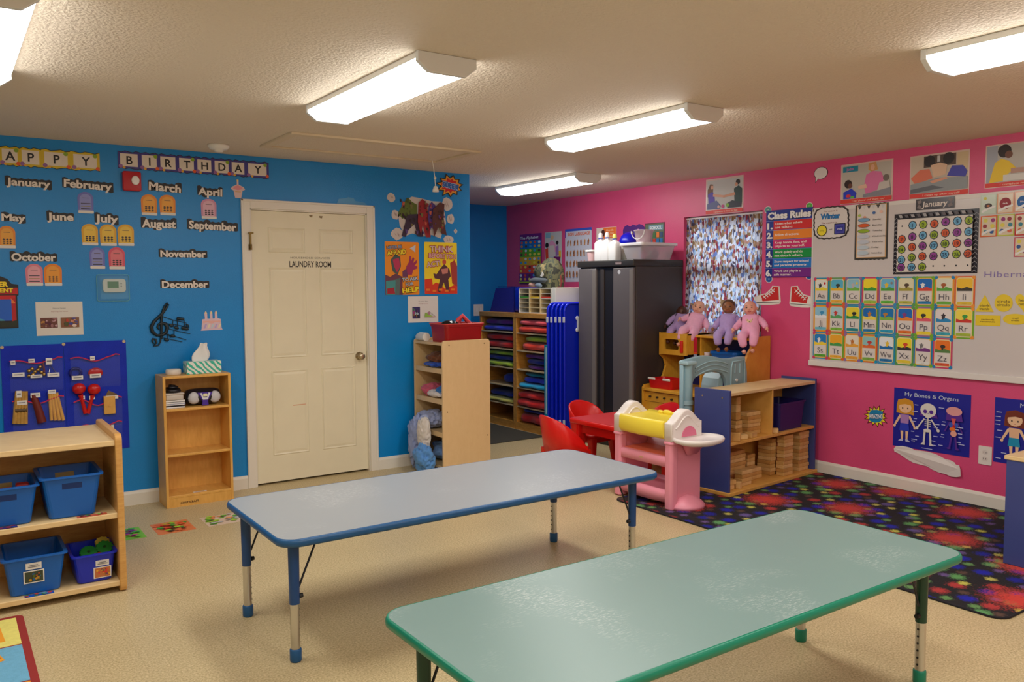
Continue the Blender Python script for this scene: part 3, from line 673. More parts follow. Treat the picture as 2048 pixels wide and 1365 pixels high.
for i, (y0, y1, z, h, c, lab, x0) in enumerate((
    (L0, L1, 1.007, .062, 'blue', 'folded blue mat on the top shelf of the left cubby, below the purple one', 4.90), (L0+.02, L1, 1.069, .066, 'purple', 'folded purple mat on the top shelf of the left cubby', 4.92),
    (L0, L1, .827, .075, 'dred', 'folded red mat, lower of two on the second shelf of the left cubby', 4.91), (L0, L1, .902, .07, 'red', 'folded red mat, upper of two on the second shelf of the left cubby', 4.92),
    (L0, L1, .632, .055, 'lime', 'folded lime green mat at the bottom of the third shelf of the left cubby', 4.90), (L0+.03, L1, .687, .058, 'navy', 'folded dark blue mat between two lime ones in the left cubby', 4.93), (L0, L1-.05, .745, .05, 'lime', 'folded lime green mat topmost on the third shelf of the left cubby', 4.92),
    (L0, 7.32, .443, .12, 'navy', 'folded dark blue mat alone on the fourth shelf of the left cubby', 4.96),
    (L0, L1, .247, .05, 'yellow', 'folded pale yellow mat near the bottom of the left cubby', 4.89), (L0, L1-.02, .297, .06, 'navy', 'folded dark blue mat lying on the pale yellow one', 4.95),
    (R0, R1, 1.007, .075, 'orange', 'folded orange-red mat on the top shelf of the right cubby', 4.885), (R0, R1, 1.082, .062, 'pinkred', 'folded pinkish red mat, topmost in the right cubby', 4.89),
    (R0, R1-.03, .827, .085, 'orange', 'folded orange-red mat under the lime one in the right cubby', 4.90), (R0, R1-.06, .912, .062, 'lime', 'folded lime green mat on the second shelf of the right cubby', 4.92),
    (R0, R1-.09, .632, .05, 'purple', 'folded purple mat at the bottom of the third shelf of the right cubby', 4.93), (R0, R1-.09, .682, .06, 'navy', 'folded dark blue mat between two purple ones in the right cubby', 4.93), (R0, R1-.06, .742, .05, 'purple', 'folded purple mat topmost on the third shelf of the right cubby', 4.94),
    (R0, R1, .443, .052, 'cyan', 'folded bright cyan mat at the bottom of the fourth shelf of the right cubby', 4.875), (R0, R1-.03, .495, .062, 'blue', 'folded blue mat lying on the cyan one in the right cubby', 4.92), (R0, R1-.04, .557, .045, 'teal', 'folded teal mat topmost on the fourth shelf of the right cubby', 4.93),
    (R0, R1, .247, .085, 'red', 'folded red mat, lower of two on the fifth shelf of the right cubby', 4.87), (R0, R1, .332, .07, 'red', 'folded red mat, upper of two on the fifth shelf of the right cubby', 4.88),
    (R0, R1-.02, .076, .105, 'dred', 'folded dark red mat on the bottom of the right cubby', 4.90), (R0, R1-.02, .181, .045, 'navy', 'folded dark blue mat lying on the lowest red one in the right cubby', 4.93))):
    fold(y0, y1, z, h, CC and c, lab, x0, .52, i)
# on top of the cubbies
b = B(mat('dark_blue_mesh', (36, 34, 130), .6, var=.12, vs=120)); z0 = 1.2085
b.raw([(4.97, 7.18, z0), (4.97, 7.60, z0), (5.06, 7.60, z0), (5.06, 7.18, z0), (5.02, 7.18, z0+.265), (5.02, 7.56, z0+.25), (5.06, 7.56, z0+.25), (5.06, 7.18, z0+.265)], [(3,2,1,0),(4,5,6,7),(0,1,5,4),(1,2,6,5),(2,3,7,6),(3,0,4,7)])
t = T('folding_screen', 'dark blue upright folder leaning in the alcove corner on the cubby', 'folder', (5.02, 7.38, z0)); t.add('cover', b)
t.add('edge_trim', B(mat('navy_binding', (20, 30, 120), .5)).box(5.0, 7.165, z0, 5.062, 7.18, z0+.27).box(5.045, 7.18, z0+.262, 5.062, 7.56, z0+.272))
b = B(M_RBLUE).box(4.97, 6.967, z0, 5.25, 7.14, z0+.26, .03, 4)
solo('blue_case', 'glossy royal blue plastic case behind the white paper sorter', 'case', b)
t = T('paper_sorter', 'white three-column paper sorter on the cubby cabinets', 'paper sorter', (5.05, 6.70, z0))
sx0, sx1, sy0, sy1, sz1 = 4.90, 5.20, 6.405, 6.955, z0+.245
M_SORT = mat('white_melamine', (232, 226, 210), .45); M_SEDGE = mat('sorter_edge', (232, 205, 150), .5)
for y in (sy0, sy1-.012): t.add('side_panel', B(M_SORT).box(sx0, y, z0, sx1, y+.012, sz1))
t.add('top_board', B(M_SORT).box(sx0, sy0, sz1, sx1, sy1, sz1+.010, .003)); t.add('bottom_board', B(M_SORT).box(sx0, sy0+.012, z0, sx1, sy1-.012, z0+.01))
t.add('back_panel', B(mat('sorter_back', (120, 95, 60), .8)).box(sx1-.012, sy0+.012, z0+.01, sx1-.004, sy1-.012, sz1))
cw = (sy1-sy0)/3
for k in (1, 2): t.add('divider', B(M_SEDGE).box(sx0, sy0+k*cw-.006, z0+.01, sx1-.012, sy0+k*cw+.006, sz1))
for k in range(3):
    for j in range(1, 5): t.add('tray_shelf', B(M_SEDGE if k else M_SORT).box(sx0+.002, sy0+k*cw+.012, z0+.01+j*.047-.003, sx1-.012, sy0+(k+1)*cw-.012, z0+.01+j*.047+.003))
for (k, j, c, l) in ((2, 3, (70, 150, 50), 'green paper sheets in the left column of the sorter'), (1, 3, (235, 190, 50), 'yellow paper sheets in the middle column of the sorter'), (0, 3, (225, 60, 40), 'red paper sheets in the right column of the sorter')):
    solo('paper_stack', l, 'paper', B(ink(c, .8)).box(sx0+.004, sy0+k*cw+.016, z0+.0135+j*.047, sx1-.05, sy0+(k+1)*cw-.016, z0+.028+j*.047))
solo('white_box', 'plain white box on the cubbies beside the paper sorter', 'box', B(M_SORT).box(4.90, 6.165+.175, z0, 5.25, 6.398, z0+.258, .004))
# camouflage backpack
t = T('backpack', 'camouflage green backpack sitting on top of the white paper sorter', 'backpack', (5.03, 6.62, sz1+.011))
def camo():
    m = mat('camouflage_cloth', (96, 96, 70), .8); nt = m.node_tree; p = nt.nodes['Principled BSDF']; tc = nt.nodes.new('ShaderNodeTexCoord')
    n = nt.nodes.new('ShaderNodeTexNoise'); n.inputs['Scale'].default_value = 14; n.inputs['Detail'].default_value = 2; nt.links.new(tc.outputs['Object'], n.inputs['Vector'])
    r = nt.nodes.new('ShaderNodeValToRGB'); r.color_ramp.interpolation = 'CONSTANT'; e = r.color_ramp.elements
    e[0].color = (*lin((45, 45, 34)), 1); e[1].position = .42; e[1].color = (*lin((98, 96, 66)), 1); x = e.new(.52); x.color = (*lin((70, 76, 62)), 1); x = e.new(.6); x.color = (*lin((140, 125, 84)), 1)
    nt.links.new(n.outputs['Fac'], r.inputs[0]); nt.links.new(r.outputs[0], p.inputs['Base Color']); return m
MC = camo(); zb = sz1+.011
b = B(MC); rg = []
for f in (0, .06, .2, .4, .6, .78, .9, .97, 1):
    s = math.sqrt(max(.02, 1-(max(0, f-.35)/.65)**2.2)) if f > .35 else .93+.07*f/.35
    rg.append([(5.05+.11*s*math.cos(a), 6.60+.155*s*math.copysign(abs(math.sin(a))**.8, math.sin(a)), zb+.30*f) for a in [2*PI*i/26 for i in range(26)]])
b.loft(rg); t.add('body', b)
b = B(MC); crumple(b, (4.945, 6.64, zb+.16), (.035, .10, .075), 3, .05); t.add('front_pocket', b)
t.add('lower_pocket', crumple(B(cloth_mat('slate_cloth', (78, 86, 92))), (4.935, 6.66, zb+.075), (.045, .13, .03), 5, .06))
t.add('round_badge', B(mat('pale_badge', (215, 208, 195), .6)).cyl((4.93, 6.585, zb+.135), (4.915, 6.585, zb+.135), .026, n=18))
t.add('strap', B(mat('red_strap', (120, 20, 30), .7)).tube([(5.05, 6.45, zb+.12), (5.04, 6.425, zb+.06), (5.02, 6.41, zb+.012), (5.01, 6.44, zb+.006)], .006, 6))
solo('stuffed_toy', 'small pinkish stuffed toy lying in front of the camouflage backpack', 'toy', crumple(B(cloth_mat('peach_plush', (214, 160, 140))), (4.925, 6.745, zb+.030), (.026, .06, .028), 2, .10, floor=zb))
solo('stuffed_toy', 'grey-blue stuffed toy lying below the camouflage backpack', 'toy', crumple(B(cloth_mat('greyblue_plush', (120, 135, 150))), (4.915, 6.63, zb+.026), (.022, .055, .026), 4, .12, floor=zb))

# ---------------------------------------------------------------- nap cots standing on end
def make_cot():
    t = T('nap_cot', 'cot', 'cot', (0, 0, 0), 0, 'blue nap cots standing on end')
    W, H, r = .56, 1.30, .07
    q = rrect(0, 0, W, H, r, 6); q.append(q[0])
    t.add('frame', B(mat('cot_blue_plastic', (4, 34, 205), .22)).tube([(u, 0, v) for u, v in q[:-1]], .0135, 8, True))
    t.add('sheet', B(mat('cot_blue_vinyl', (10, 36, 190), .3)).prism(rrect(.006, .006, W-.006, H-.006, r-.006, 6), -.006, .006, 'y'))
    for z in (.13, 1.12): t.add('corner_clip', B(mat('white_clip', (210, 214, 225), .4)).box(-.016, -.012, z, .002, .012, z+.055, .003))
    return t.o
cot = make_cot(); lab = ('nap cot nearest the dark cabinet, front of the standing row', 'second nap cot of the standing row, counted from the dark cabinet', 'third nap cot of the standing row, middle one', 'fourth nap cot of the standing row, towards the cubbies', 'fifth nap cot of the standing row, next to the cubbies')
for i in range(5): place(cot, (4.888-.027*i, 6.183+.03*i, .0136), 0, 'blue ' + lab[i], i == 0)
b = B(mat('teal_net', (0, 140, 165), .6)).box(4.752, 6.286, .22, 4.762, 6.327, .92, .003); b.m(ink((190, 215, 225))).box(4.7485, 6.29, .26, 4.752, 6.30, .90)
solo('cot_sheet', 'teal cloth hanging down at the left edge of the standing cots', 'sheet', b)
def bone(b):
    b.m(ink((225, 230, 240)))
    for z in (1.175, 1.06): b.ell((5.03, 6.168, z), (.02, .005, .02)); b.ell((5.052, 6.168, z+.0), (.018, .005, .016))
    b.box(5.03, 6.163, 1.06, 5.052, 6.1725, 1.175)
b = B(); bone(b); solo('white_hook', 'white bone-shaped hook on the front blue cot', 'hook', b)

# ---------------------------------------------------------------- tall dark cabinet
t = T('storage_cabinet', 'tall dark grey plastic storage cabinet against the pink wall', 'cabinet', (5.35, 5.77, 0))
M_DG = mat('grey_plastic_shaded', (64, 57, 54), .42, bump=.1, bs=300); M_MG = mat('grey_plastic_lit', (100, 93, 93), .38, bump=.1, bs=300)  # one plastic: front light put into the door colour, shade into the carcass
cx0, cx1, cy0, cy1, ch = 5.06, 5.645, 5.385, 6.155, 1.655
t.add('carcass', B(M_DG).box(cx0, cy0, .0, cx1, cy1, ch, .006))
for a, c in ((cy0+.004, 5.66), (5.895, cy1-.004)):
    d = B(M_MG).box(cx0-.028, a, .03, cx0-.002, c, ch-.012, .008, 3); D = t.add('door', d)
    e = a if a < 5.6 else c
    D2 = B(mat('light_grey_plastic', (126, 118, 112), .38)).box(cx0-.032, (a+.004 if a < 5.6 else a+.002), .05, cx0-.027, (a+.05 if a < 5.6 else a+.05), ch-.03, .002)
    t.add('door_edge', D2, D)
t.add('recess', B(mat('black_recess', (30, 26, 28), .5)).box(cx0-.012, 5.663, .03, cx0-.001, 5.892, ch-.012))
t.add('recess_rib', B(M_DG).box(cx0-.022, 5.79, .03, cx0-.012, 5.84, ch-.02, .003))
t.add('lid', B(mat('cabinet_lid', (52, 48, 44), .4)).box(cx0-.035, cy0-.004, ch, cx1, cy1+.004, 1.715, .008, 3))
b = B(M=Matrix(((0, 0, -1, cx0-.0355), (-1, 0, 0, 0), (0, 1, 0, 0), (0, 0, 0, 1)))); b.m(ink((120, 100, 100))).prism(rrect(-5.62, 1.672, -5.535, 1.698, .01), 0, .001); b.lay = .001; b.text('Rubbermaid', -5.578, 1.685, .009, ink((210, 200, 200)), .07)
t.add('brand_plate', b)
solo('round_sticker', 'small round pale sticker on the right door of the dark cabinet', 'sticker', B(ink((205, 205, 210))).cyl((cx0-.0282, 5.575, 1.605), (cx0-.0292, 5.575, 1.605), .019, n=20))
# things on top of the cabinet
zt = 1.7155
def milky(name, rgb, a=.75): return mat(name, rgb, .3, alpha=a)
t = T('storage_bin', 'wide clear plastic bin with a white lid on the dark cabinet', 'bin', (5.35, 5.46, zt))
def taper(b, x0, y0, x1, y1, z0, z1, g, lip=0, th=0):
    def rg(o, z): return [(u, v, z) for u, v in rrect(x0-o, y0-o, x1+o, y1+o, .03, 4)]
    rr_ = [rg(0, z0), rg(g, z1)]
    if lip: rr_ += [rg(g+lip, z1), rg(g+lip, z1+.02), rg(g-.004, z1+.02)]
    if th: rr_ += [rg(g-th, z1), rg(-th, z0+th)]
    return b.loft(rr_, True, True, False)
t.add('body', taper(B(milky('clear_plastic', (215, 208, 214), .55)), 5.16, 5.41, 5.52, 5.63, zt, zt+.125, .03))
t.add('lid', B(milky('frosted_lid', (236, 232, 232), .95)).prism(rrect(5.115, 5.362, 5.565, 5.68, .03), zt+.125, zt+.152, bev=.006))
for i, (c, p_) in enumerate((((200, 90, 160), (5.22, 5.46)), ((90, 90, 200), (5.26, 5.52)), ((235, 150, 80), (5.24, 5.58)), ((240, 240, 240), (5.36, 5.54)), ((150, 60, 140), (5.36, 5.46)))):
    solo('craft_item', ('pink', 'blue', 'orange', 'white', 'purple')[i]+' rounded craft item inside the clear bin on the dark cabinet', 'craft item', crumple(B(ink(c)), (p_[0], p_[1], zt+.05), (.035, .035, .042), i, .1, 16, 10, floor=zt+.004))
t = T('craft_bucket', 'translucent small bucket with a handle on the clear bin lid', 'bucket', (5.26, 5.47, zt+.153))
b = B(milky('bucket_plastic', (222, 196, 205), .8)); b.lathe([(0, 0), (.062, 0), (.066, .004), (.085, .105), (.09, .105), (.09, .115), (.082, .115), (.06, .006)], (5.26, 5.50, zt+.153), 26); t.add('body', b)
t.add('handle', B(mat('white_plastic', (236, 234, 228), .4)).tube([(5.185+.0, 5.50+.085*math.cos(a), zt+.26-.075*math.sin(a)) for a in [PI*i/12 for i in range(13)]], .004, 6))
def spray(x, y, h, label, cap, bw=.055):
    t = T('cleaning_bottle', label, 'bottle', (x, y, zt), 0, 'white cleaning bottles on the dark cabinet')
    b = B(mat('milky_bottle', (236, 234, 232), .35)); R = []
    for f, s in ((0, .95), (.03, 1), (.58, 1), (.64, .92), (.69, .6), (.73, .34), (.80, .30)):
        R.append([(x+u*s*bw/.055, y+v*s*bw/.055, zt+h*f) for u, v in rrect(-.04, -.055, .04, .055, .02, 4)])
    b.loft(R); t.add('body', b)
    t.add('cap', B(cap).lathe([(0, 0), (.02, 0), (.021, .01), (.019, h*.14), (.012, h*.18), (0, h*.18)], (x, y, zt+h*.79), 18))
    t.add('neck_band', B(ink((40, 60, 190))).cyl((x, y, zt+h*.775), (x, y, zt+h*.795), .022, n=18))
M_WC = mat('white_plastic', (236, 234, 228), .4)
spray(5.14, 5.955, .27, 'white cleaning bottle on the dark cabinet, leftmost', M_WC)
spray(5.13, 5.85, .27, 'white cleaning bottle on the dark cabinet, middle one', M_WC)
spray(5.13, 5.745, .25, 'white cleaning bottle on the dark cabinet, beside the clear bin', mat('pale_yellow_cap', (225, 225, 110), .4))
b = B(mat('milky_jug', (228, 226, 214), .4)).box(5.22, 5.70, zt, 5.34, 5.86, zt+.15, .02, 3); solo('white_jug', 'squat white jug standing behind the cleaning bottles', 'jug', b)
t = T('small_tub', 'small pinkish tub with a white lid at the left of the dark cabinet top', 'tub', (5.16, 6.08, zt)); t.add('body', taper(B(milky('pink_tub', (232, 190, 190), .9)), 5.11, 6.045, 5.21, 6.12, zt, zt+.09, .008)); t.add('lid', B(M_WC).prism(rrect(5.095, 6.03, 5.225, 6.137, .02), zt+.09, zt+.108, bev=.003))
b = B(mat('cobalt_plastic', (24, 30, 210), .3)); b.lathe([(0, 0), (.075, 0), (.078, .16), (.09, .17), (.092, .20), (.07, .25), (.03, .275), (0, .28)], (5.50, 5.96, zt), 26)
solo('blue_canister', 'cobalt blue domed canister behind the white bottles on the dark cabinet', 'canister', b)

# clothes on the open shelf
def clothes(lab, c, ctr, r, seed, amp=.14, floor=None, f=16): solo('folded_clothes', lab, 'clothes', crumple(B(cloth_mat('cloth_%d_%d_%d' % c, c)), ctr, r, seed, amp*1.5, 80, 50, f, floor))
clothes('brown crumpled cloth on the upper shelf of the open shelf', (110, 62, 36), (3.31, 5.80, .915), (.10, .13, .038), 1, .12, .875)
clothes('blue crumpled cloth hanging out under the brown one', (32, 80, 190), (3.30, 5.79, .865), (.11, .13, .024), 2, .10, .8405)
clothes('pink and red crumpled clothes on the middle shelf', (206, 90, 120), (3.29, 5.90, .65), (.09, .075, .045), 3, .10, .5975)
clothes('blue crumpled clothes on the middle shelf, beside the pink ones', (40, 110, 190), (3.33, 5.71, .66), (.09, .06, .055), 4, .10, .5975)
clothes('white crumpled clothes on the middle shelf, in front', (225, 220, 225), (3.245, 5.76, .63), (.035, .10, .030), 5, .10, .5975)
clothes('lavender blue blanket heaped on the second lowest shelf', (165, 178, 222), (3.28, 5.89, .41), (.12, .11, .065), 6, .12, .3355)
clothes('lavender blue blanket hanging down in front of the open shelf', (150, 165, 212), (3.14, 5.93, .25), (.045, .075, .18), 7, .13)
clothes('white knitted blanket hanging over the second lowest shelf', (216, 210, 206), (3.145, 5.785, .31), (.045, .075, .135), 8, .07)
clothes('light blue sheet crumpled at the foot of the open shelf', (90, 150, 218), (3.125, 5.75, .125), (.065, .10, .105), 9, .11, .003)
clothes('pale blue sheet on the lowest shelf, behind the hanging ones', (120, 160, 215), (3.42, 5.80, .15), (.14, .16, .075), 10, .12, .0655)
t = T('red_tub', 'dark red plastic tub on top of the open shelf', 'tub', (3.43, 5.77, 1.0425))
M_RT = mat('dark_red_plastic', (158, 12, 18), .35)
t.add('body', taper(B(M_RT), 3.27, 5.63, 3.60, 5.87, 1.0425, 1.165, .010, .006, .006)); t.add('rim', B(mat('red_rim', (206, 60, 56), .35)).tube([(u, v, 1.187) for u, v in rrect(3.252, 5.612, 3.618, 5.888, .03, 4)], .006, 6, True))
solo('black_mask', 'shiny black thing lying in the dark red tub', 'toy', crumple(B(mat('shiny_black', (25, 25, 28), .2)), (3.37, 5.74, 1.18), (.07, .05, .035), 2, .14))
b = B(mat('coral_plush', (232, 76, 84), .6)).tube([(3.42, 5.74, 1.17), (3.44, 5.73, 1.22), (3.48, 5.73, 1.25), (3.52, 5.73, 1.21), (3.56, 5.74, 1.18)], .016, 8); b.tube([(3.46, 5.77, 1.17), (3.49, 5.76, 1.24), (3.53, 5.76, 1.21), (3.58, 5.77, 1.17)], .014, 8)
solo('red_toy', 'coral red looped toy sticking out of the dark red tub', 'toy', b)
b = B(mat('white_plastic', (236, 234, 228), .4)).tube([(3.24, 5.90, 1.078), (3.24, 6.0, 1.078), (3.24, 6.035, 1.072)], [.034, .034, .028], 18)
solo('white_roll', 'white roll lying on the open shelf behind the dark red tub', 'roll', b)

# ---------------------------------------------------------------- play kitchen
t = T('play_kitchen', 'honey wood play kitchen with blue back against the pink wall', 'play kitchen', (5.40, 4.89, 0)); ky0, ky1 = 4.41, 5.372
for y in (4.405, 5.35):
    q = [(5.12, 0), (5.655, 0), (5.655, 1.062), (5.45, 1.062), (5.425, 1.05), (5.415, .97), (5.37, .92), (5.345, .86), (5.36, .76), (5.33, .68), (5.30, .62), (5.14, .605), (5.12, .58)] if y < 5 else [(5.12, 0), (5.655, 0), (5.655, 1.062), (5.33, 1.062), (5.33, .86), (5.38, .82), (5.40, .76), (5.37, .68), (5.33, .62), (5.14, .605), (5.12, .58)]
    t.add('end_panel', B(M_ORWOOD if y < 5 else M_HONEY).prism(q, y, y+.022, 'y', .003))
t.add('back_panel', B(mat('navy_board', (14, 30, 110), .45)).box(5.637, ky0+.015, .05, 5.650, ky1-.02, 1.04))
t.add('top_board', B(M_HONEY).box(5.41, ky0+.015, 1.03, 5.655, 5.02, 1.05, .003))
t.add('shelf_board', B(M_HONEY).box(5.42, ky0+.02, .835, 5.64, 4.96, .852, .002))
t.add('counter', B(M_HONEY).box(5.115, ky0+.015, .555, 5.64, ky1-.018, .58, .004))
t.add('base_front', B(M_HONEY).box(5.145, 4.955, .03, 5.16, ky1-.018, .556))
M_GAP = ink((120, 80, 25), .8)
for z in (.545, .46, .05): t.add('front_groove', B(M_GAP).box(5.1425, 4.97, z-.0015, 5.146, ky1-.02, z+.0015))
for k in range(4): t.add('stove_knob', B(ink((60, 50, 40))).cyl((5.146, 5.02+.087*k, .505), (5.128, 5.02+.087*k, .505), .009, n=10))
t.add('divider', B(M_HONEY).box(5.17, 4.935, .03, 5.64, 4.955, .556))
t.add('partition', B(M_HONEY).box(5.43, 4.955, .58, 5.64, 4.973, 1.03))
# small oven box
ov = t.add('oven', B(M_HONEY).box(5.335, 5.022, .868, 5.64, 5.035, 1.06).box(5.335, 5.337, .868, 5.64, 5.35, 1.06).box(5.335, 5.022, 1.048, 5.64, 5.35, 1.06).box(5.335, 5.022, .868, 5.64, 5.35, .88))
def frame_plate(b, M, x0, z0, x1, z1, ix0, iz0, ix1, iz1, th, r=.015):
    o = B(M=M); o.m(b)
    outer = rrect(x0, z0, x1, z1, .008, 4); inner = rrect(ix0, iz0, ix1, iz1, r, 4); n = len(outer)
    V = [(u, v, 0) for u, v in outer]+[(u, v, 0) for u, v in inner]+[(u, v, th) for u, v in outer]+[(u, v, th) for u, v in inner]; F = []
    for i in range(n):
        j = (i+1) % n; F += [(i, j, n+j, n+i), (2*n+i, 2*n+j, 3*n+j, 3*n+i), (i, j, 2*n+j, 2*n+i), (n+i, n+j, 3*n+j, 3*n+i)]
    o.raw(V, F, False); return o
MK = Matrix(((0, 0, -1, 5.334), (-1, 0, 0, 0), (0, 1, 0, 0), (0, 0, 0, 1)))
t.add('oven_door', frame_plate(M_HONEY, MK, -5.348, .87, -5.024, 1.058, -5.29, .915, -5.12, 1.008, .016), ov)
t.add('oven_handle', B(ink((220, 40, 25), .35)).box(5.295, 5.06, .895, 5.318, 5.085, 1.0, .006, 3), ov)
t.add('faucet', B(M_HONEY).tube([(5.22, 4.60, .58), (5.22, 4.60, .64), (5.22, 4.615, .662), (5.22, 4.65, .67), (5.22, 4.675, .66)], .013, 10))
t.add('tap_knob', B(ink((190, 25, 35))).cyl((5.21, 4.665, .58), (5.21, 4.665, .615), .022, .018, 16))
# things in and on the kitchen
t = T('play_basket', 'red plastic play basket with white handles on the play kitchen counter', 'basket', (5.27, 5.22, .581))
b = taper(B(ink((212, 18, 24), .35)), 5.165, 5.06, 5.35, 5.325, .5808, .665, .012, 0, .005); t.add('body', b)
for y in (5.28, 5.10): t.add('handle', B(M_WC).box(5.148, y-.045, .655, 5.156, y+.045, .674, .004, 3))
solo('tomato', 'round red play tomato behind the wooden play faucet', 'play food', B(ink((200, 28, 36), .3)).ell((5.30, 4.70, .604), (.026, .026, .0232)))
solo('blue_dish', 'bright blue play dish on the hutch shelf under the dolls', 'play dish', taper(B(ink((20, 100, 190), .35)), 5.45, 4.60, 5.60, 4.86, .8525, .90, .012, .004, .004))
solo('white_bowl', 'small white play bowl on the hutch shelf, right of the blue dish', 'play dish', B(M_WC).lathe([(0, 0), (.03, 0), (.05, .03), (.047, .032), (.028, .005), (0, .005)], (5.50, 4.53, .8525), 20))
solo('white_cup', 'small pale play cup on the hutch shelf, left of the blue dish', 'play dish', B(mat('pale_pink_plastic', (225, 205, 205), .4)).lathe([(0, 0), (.022, 0), (.027, .05), (.024, .05), (.02, .004), (0, .004)], (5.47, 4.925, .8525), 16))
b = B(ink((200, 24, 60), .5)).box(5.40, 4.98, .90, 5.404, 5.018, 1.03); b.m(ink((230, 90, 40))).box(5.3995, 4.98, .885, 5.404, 5.018, .90); b.m(ink((170, 180, 210))).box(5.3995, 4.98, .852, 5.404, 5.018, .882)
solo('play_sign', 'narrow red card beside the small play oven', 'card', b)

# ---------------------------------------------------------------- grey-blue plastic arch
t = T('play_arch', 'grey-blue plastic play arch standing behind the block shelf', 'play furniture', (4.85, 4.30, 0))
M_GB = mat('grey_blue_plastic', (140, 172, 184), .4); M_GBL = mat('grey_blue_rim', (158, 190, 200), .4)
q = [(4.505, 0), (4.61, 0), (4.61, .76), (4.63, .79), (4.69, .812), (4.78, .822), (4.86, .825), (4.93, .808), (4.975, .76), (4.995, .68), (5.0, .56), (4.995, 0), (5.215, 0), (5.215, .60), (5.225, .70), (5.222, .80), (5.205, .87), (5.195, .925), (5.12, .924), (5.03, .917), (4.94, .920), (4.87, .936), (4.79, .951), (4.72, .955), (4.66, .951), (4.60, .942), (4.50, .928)]
t.add('panel', B(M_GB).prism(q, 4.285, 4.325, 'y', .008, 3))
t.add('post', B(M_GB).tube([(4.545, 4.27, 0), (4.545, 4.27, .90)], .030, 14)); t.add('post_cap', B(M_GBL).box(4.495, 4.235, .895, 4.60, 4.33, .925, .010, 3))
t.add('post_collar', B(M_GBL).tube([(4.545, 4.27, .60), (4.545, 4.27, .63)], .036, 14))
for off, w_ in ((.012, .006), (.045, .004), (.075, .005)):
    t.add('arch_rib', B(M_GBL).tube([(4.63+.36*f, 4.283, .775+off+.058*math.sin(.25+f*PI*.78)) for f in [i/14 for i in range(15)]], w_, 6))
for x in (5.075, 5.13): t.add('groove_rib', B(M_GBL).tube([(x, 4.283, .80), (x, 4.283, .875)], .005, 6))
t.add('side_rib', B(M_GBL).tube([(5.03, 4.283, .60), (5.03, 4.283, .84), (5.045, 4.283, .89), (5.18, 4.283, .90), (5.19, 4.283, .62)], .006, 6))
t.add('dial', B(M_WC).cyl((5.09, 4.284, .745), (5.09, 4.276, .745), .012, n=16))
t.add('side_shelf', B(M_GBL).prism([(4.93, 0), (4.93, .70), (4.945, .76), (4.98, .80), (4.995, .80), (4.99, 0)], 4.33, 4.50, 'y', .006))

# ---------------------------------------------------------------- red table and chairs
M_REDP = mat('red_plastic', (222, 22, 18), .32); M_REDT = mat('red_table_top', (222, 56, 62), .42)
t = T('kids_table', 'red plastic children\'s table behind the pink toy changing table', 'table', (4.42, 4.76, 0))
tx0, tx1, ty0, ty1 = 4.035, 4.63, 4.43, 5.075
t.add('tabletop', B(M_REDP).prism(rrect(tx0, ty0, tx1, ty1, .05, 6), .412, .45, bev=.014, seg=4))
t.add('top_face', B(M_REDT).prism(rrect(tx0+.02, ty0+.02, tx1-.02, ty1-.02, .035, 6), .4495, .4512))
for x in (tx0+.065, tx1-.065):
    for y in (ty0+.065, ty1-.065):
        t.add('leg', B(M_REDP).loft([[(x+u*s, y+v*s, z) for u, v in rrect(-.045, -.045, .045, .045, .018, 4)] for z, s in ((0, .82), (.02, .88), (.40, 1), (.415, 1))]))
t.add('apron', B(mat('red_plastic_dark', (190, 18, 16), .4)).box(tx0+.05, ty0+.05, .34, tx1-.05, ty0+.065, .414).box(tx0+.05, ty1-.065, .34, tx1-.05, ty1-.05, .414).box(tx0+.05, ty0+.05, .34, tx0+.065, ty1-.05, .414).box(tx1-.065, ty0+.05, .34, tx1-.05, ty1-.05, .414))
def kid_chair():
    "faces +x, origin under the seat centre"
    t = T('kids_chair', 'chair', 'chair', (0, 0, 0), 0, 'red plastic chairs at the red table')
    b = B(M_REDP); rg = []      # seat shell
    t.add('seat', B(M_REDP).prism(rrect(-.13, -.145, .135, .145, .05, 6), .245, .272, bev=.010, seg=4))
    # curved wrap-around back
    n = 25; R = []
    for i in range(n):
        q = -1+2*i/(n-1); aq = abs(q); a = math.copysign(min(1, aq/.62), q)*PI/2; top = .275+.245*max(0, math.cos(aq*PI/2))**.75
        x = -.035-.105*math.cos(a)+(.125*(aq-.62)/.38 if aq > .62 else 0); y = .160*math.sin(a)
        def P(z, o): k = (z-.25)/.28; return (x-.050*k-o*math.cos(a), y*(1-.06*k)+o*math.sin(a), z)
        R.append([P(.23, 0), P(.23, .018), P((.23+top)/2, .018), P(top-.008, .018), P(top, .009), P(top-.008, 0), P((.23+top)/2, 0)])
    t.add('backrest', B(M_REDP).loft(R))
    for sx in (-1, 1):
        for sy in (-1, 1):
            t.add('leg', B(M_REDP).loft([[(sx*(.105+.025*k)+u, sy*(.115+.022*k)+v, z) for u, v in rrect(-s, -s, s, s, s*.4, 3)] for z, s, k in ((0, .020, 1), (.12, .025, .5), (.25, .032, 0))]))
    t.add('skirt', B(mat('red_plastic_dark', (190, 18, 16), .4)).box(-.11, -.12, .20, .11, .12, .246, .01))
    return t.o
ch = kid_chair()
place(ch, (3.885, 4.90, 0), -.12, 'red plastic child chair at the left end of the red table', True)
place(ch, (4.42, 5.215, 0), -PI/2+.1, 'red plastic child chair behind the red table, by the dark cabinet')
place(ch, (4.775, 4.86, 0), PI-.25, 'red plastic child chair at the far right of the red table, by the play kitchen')

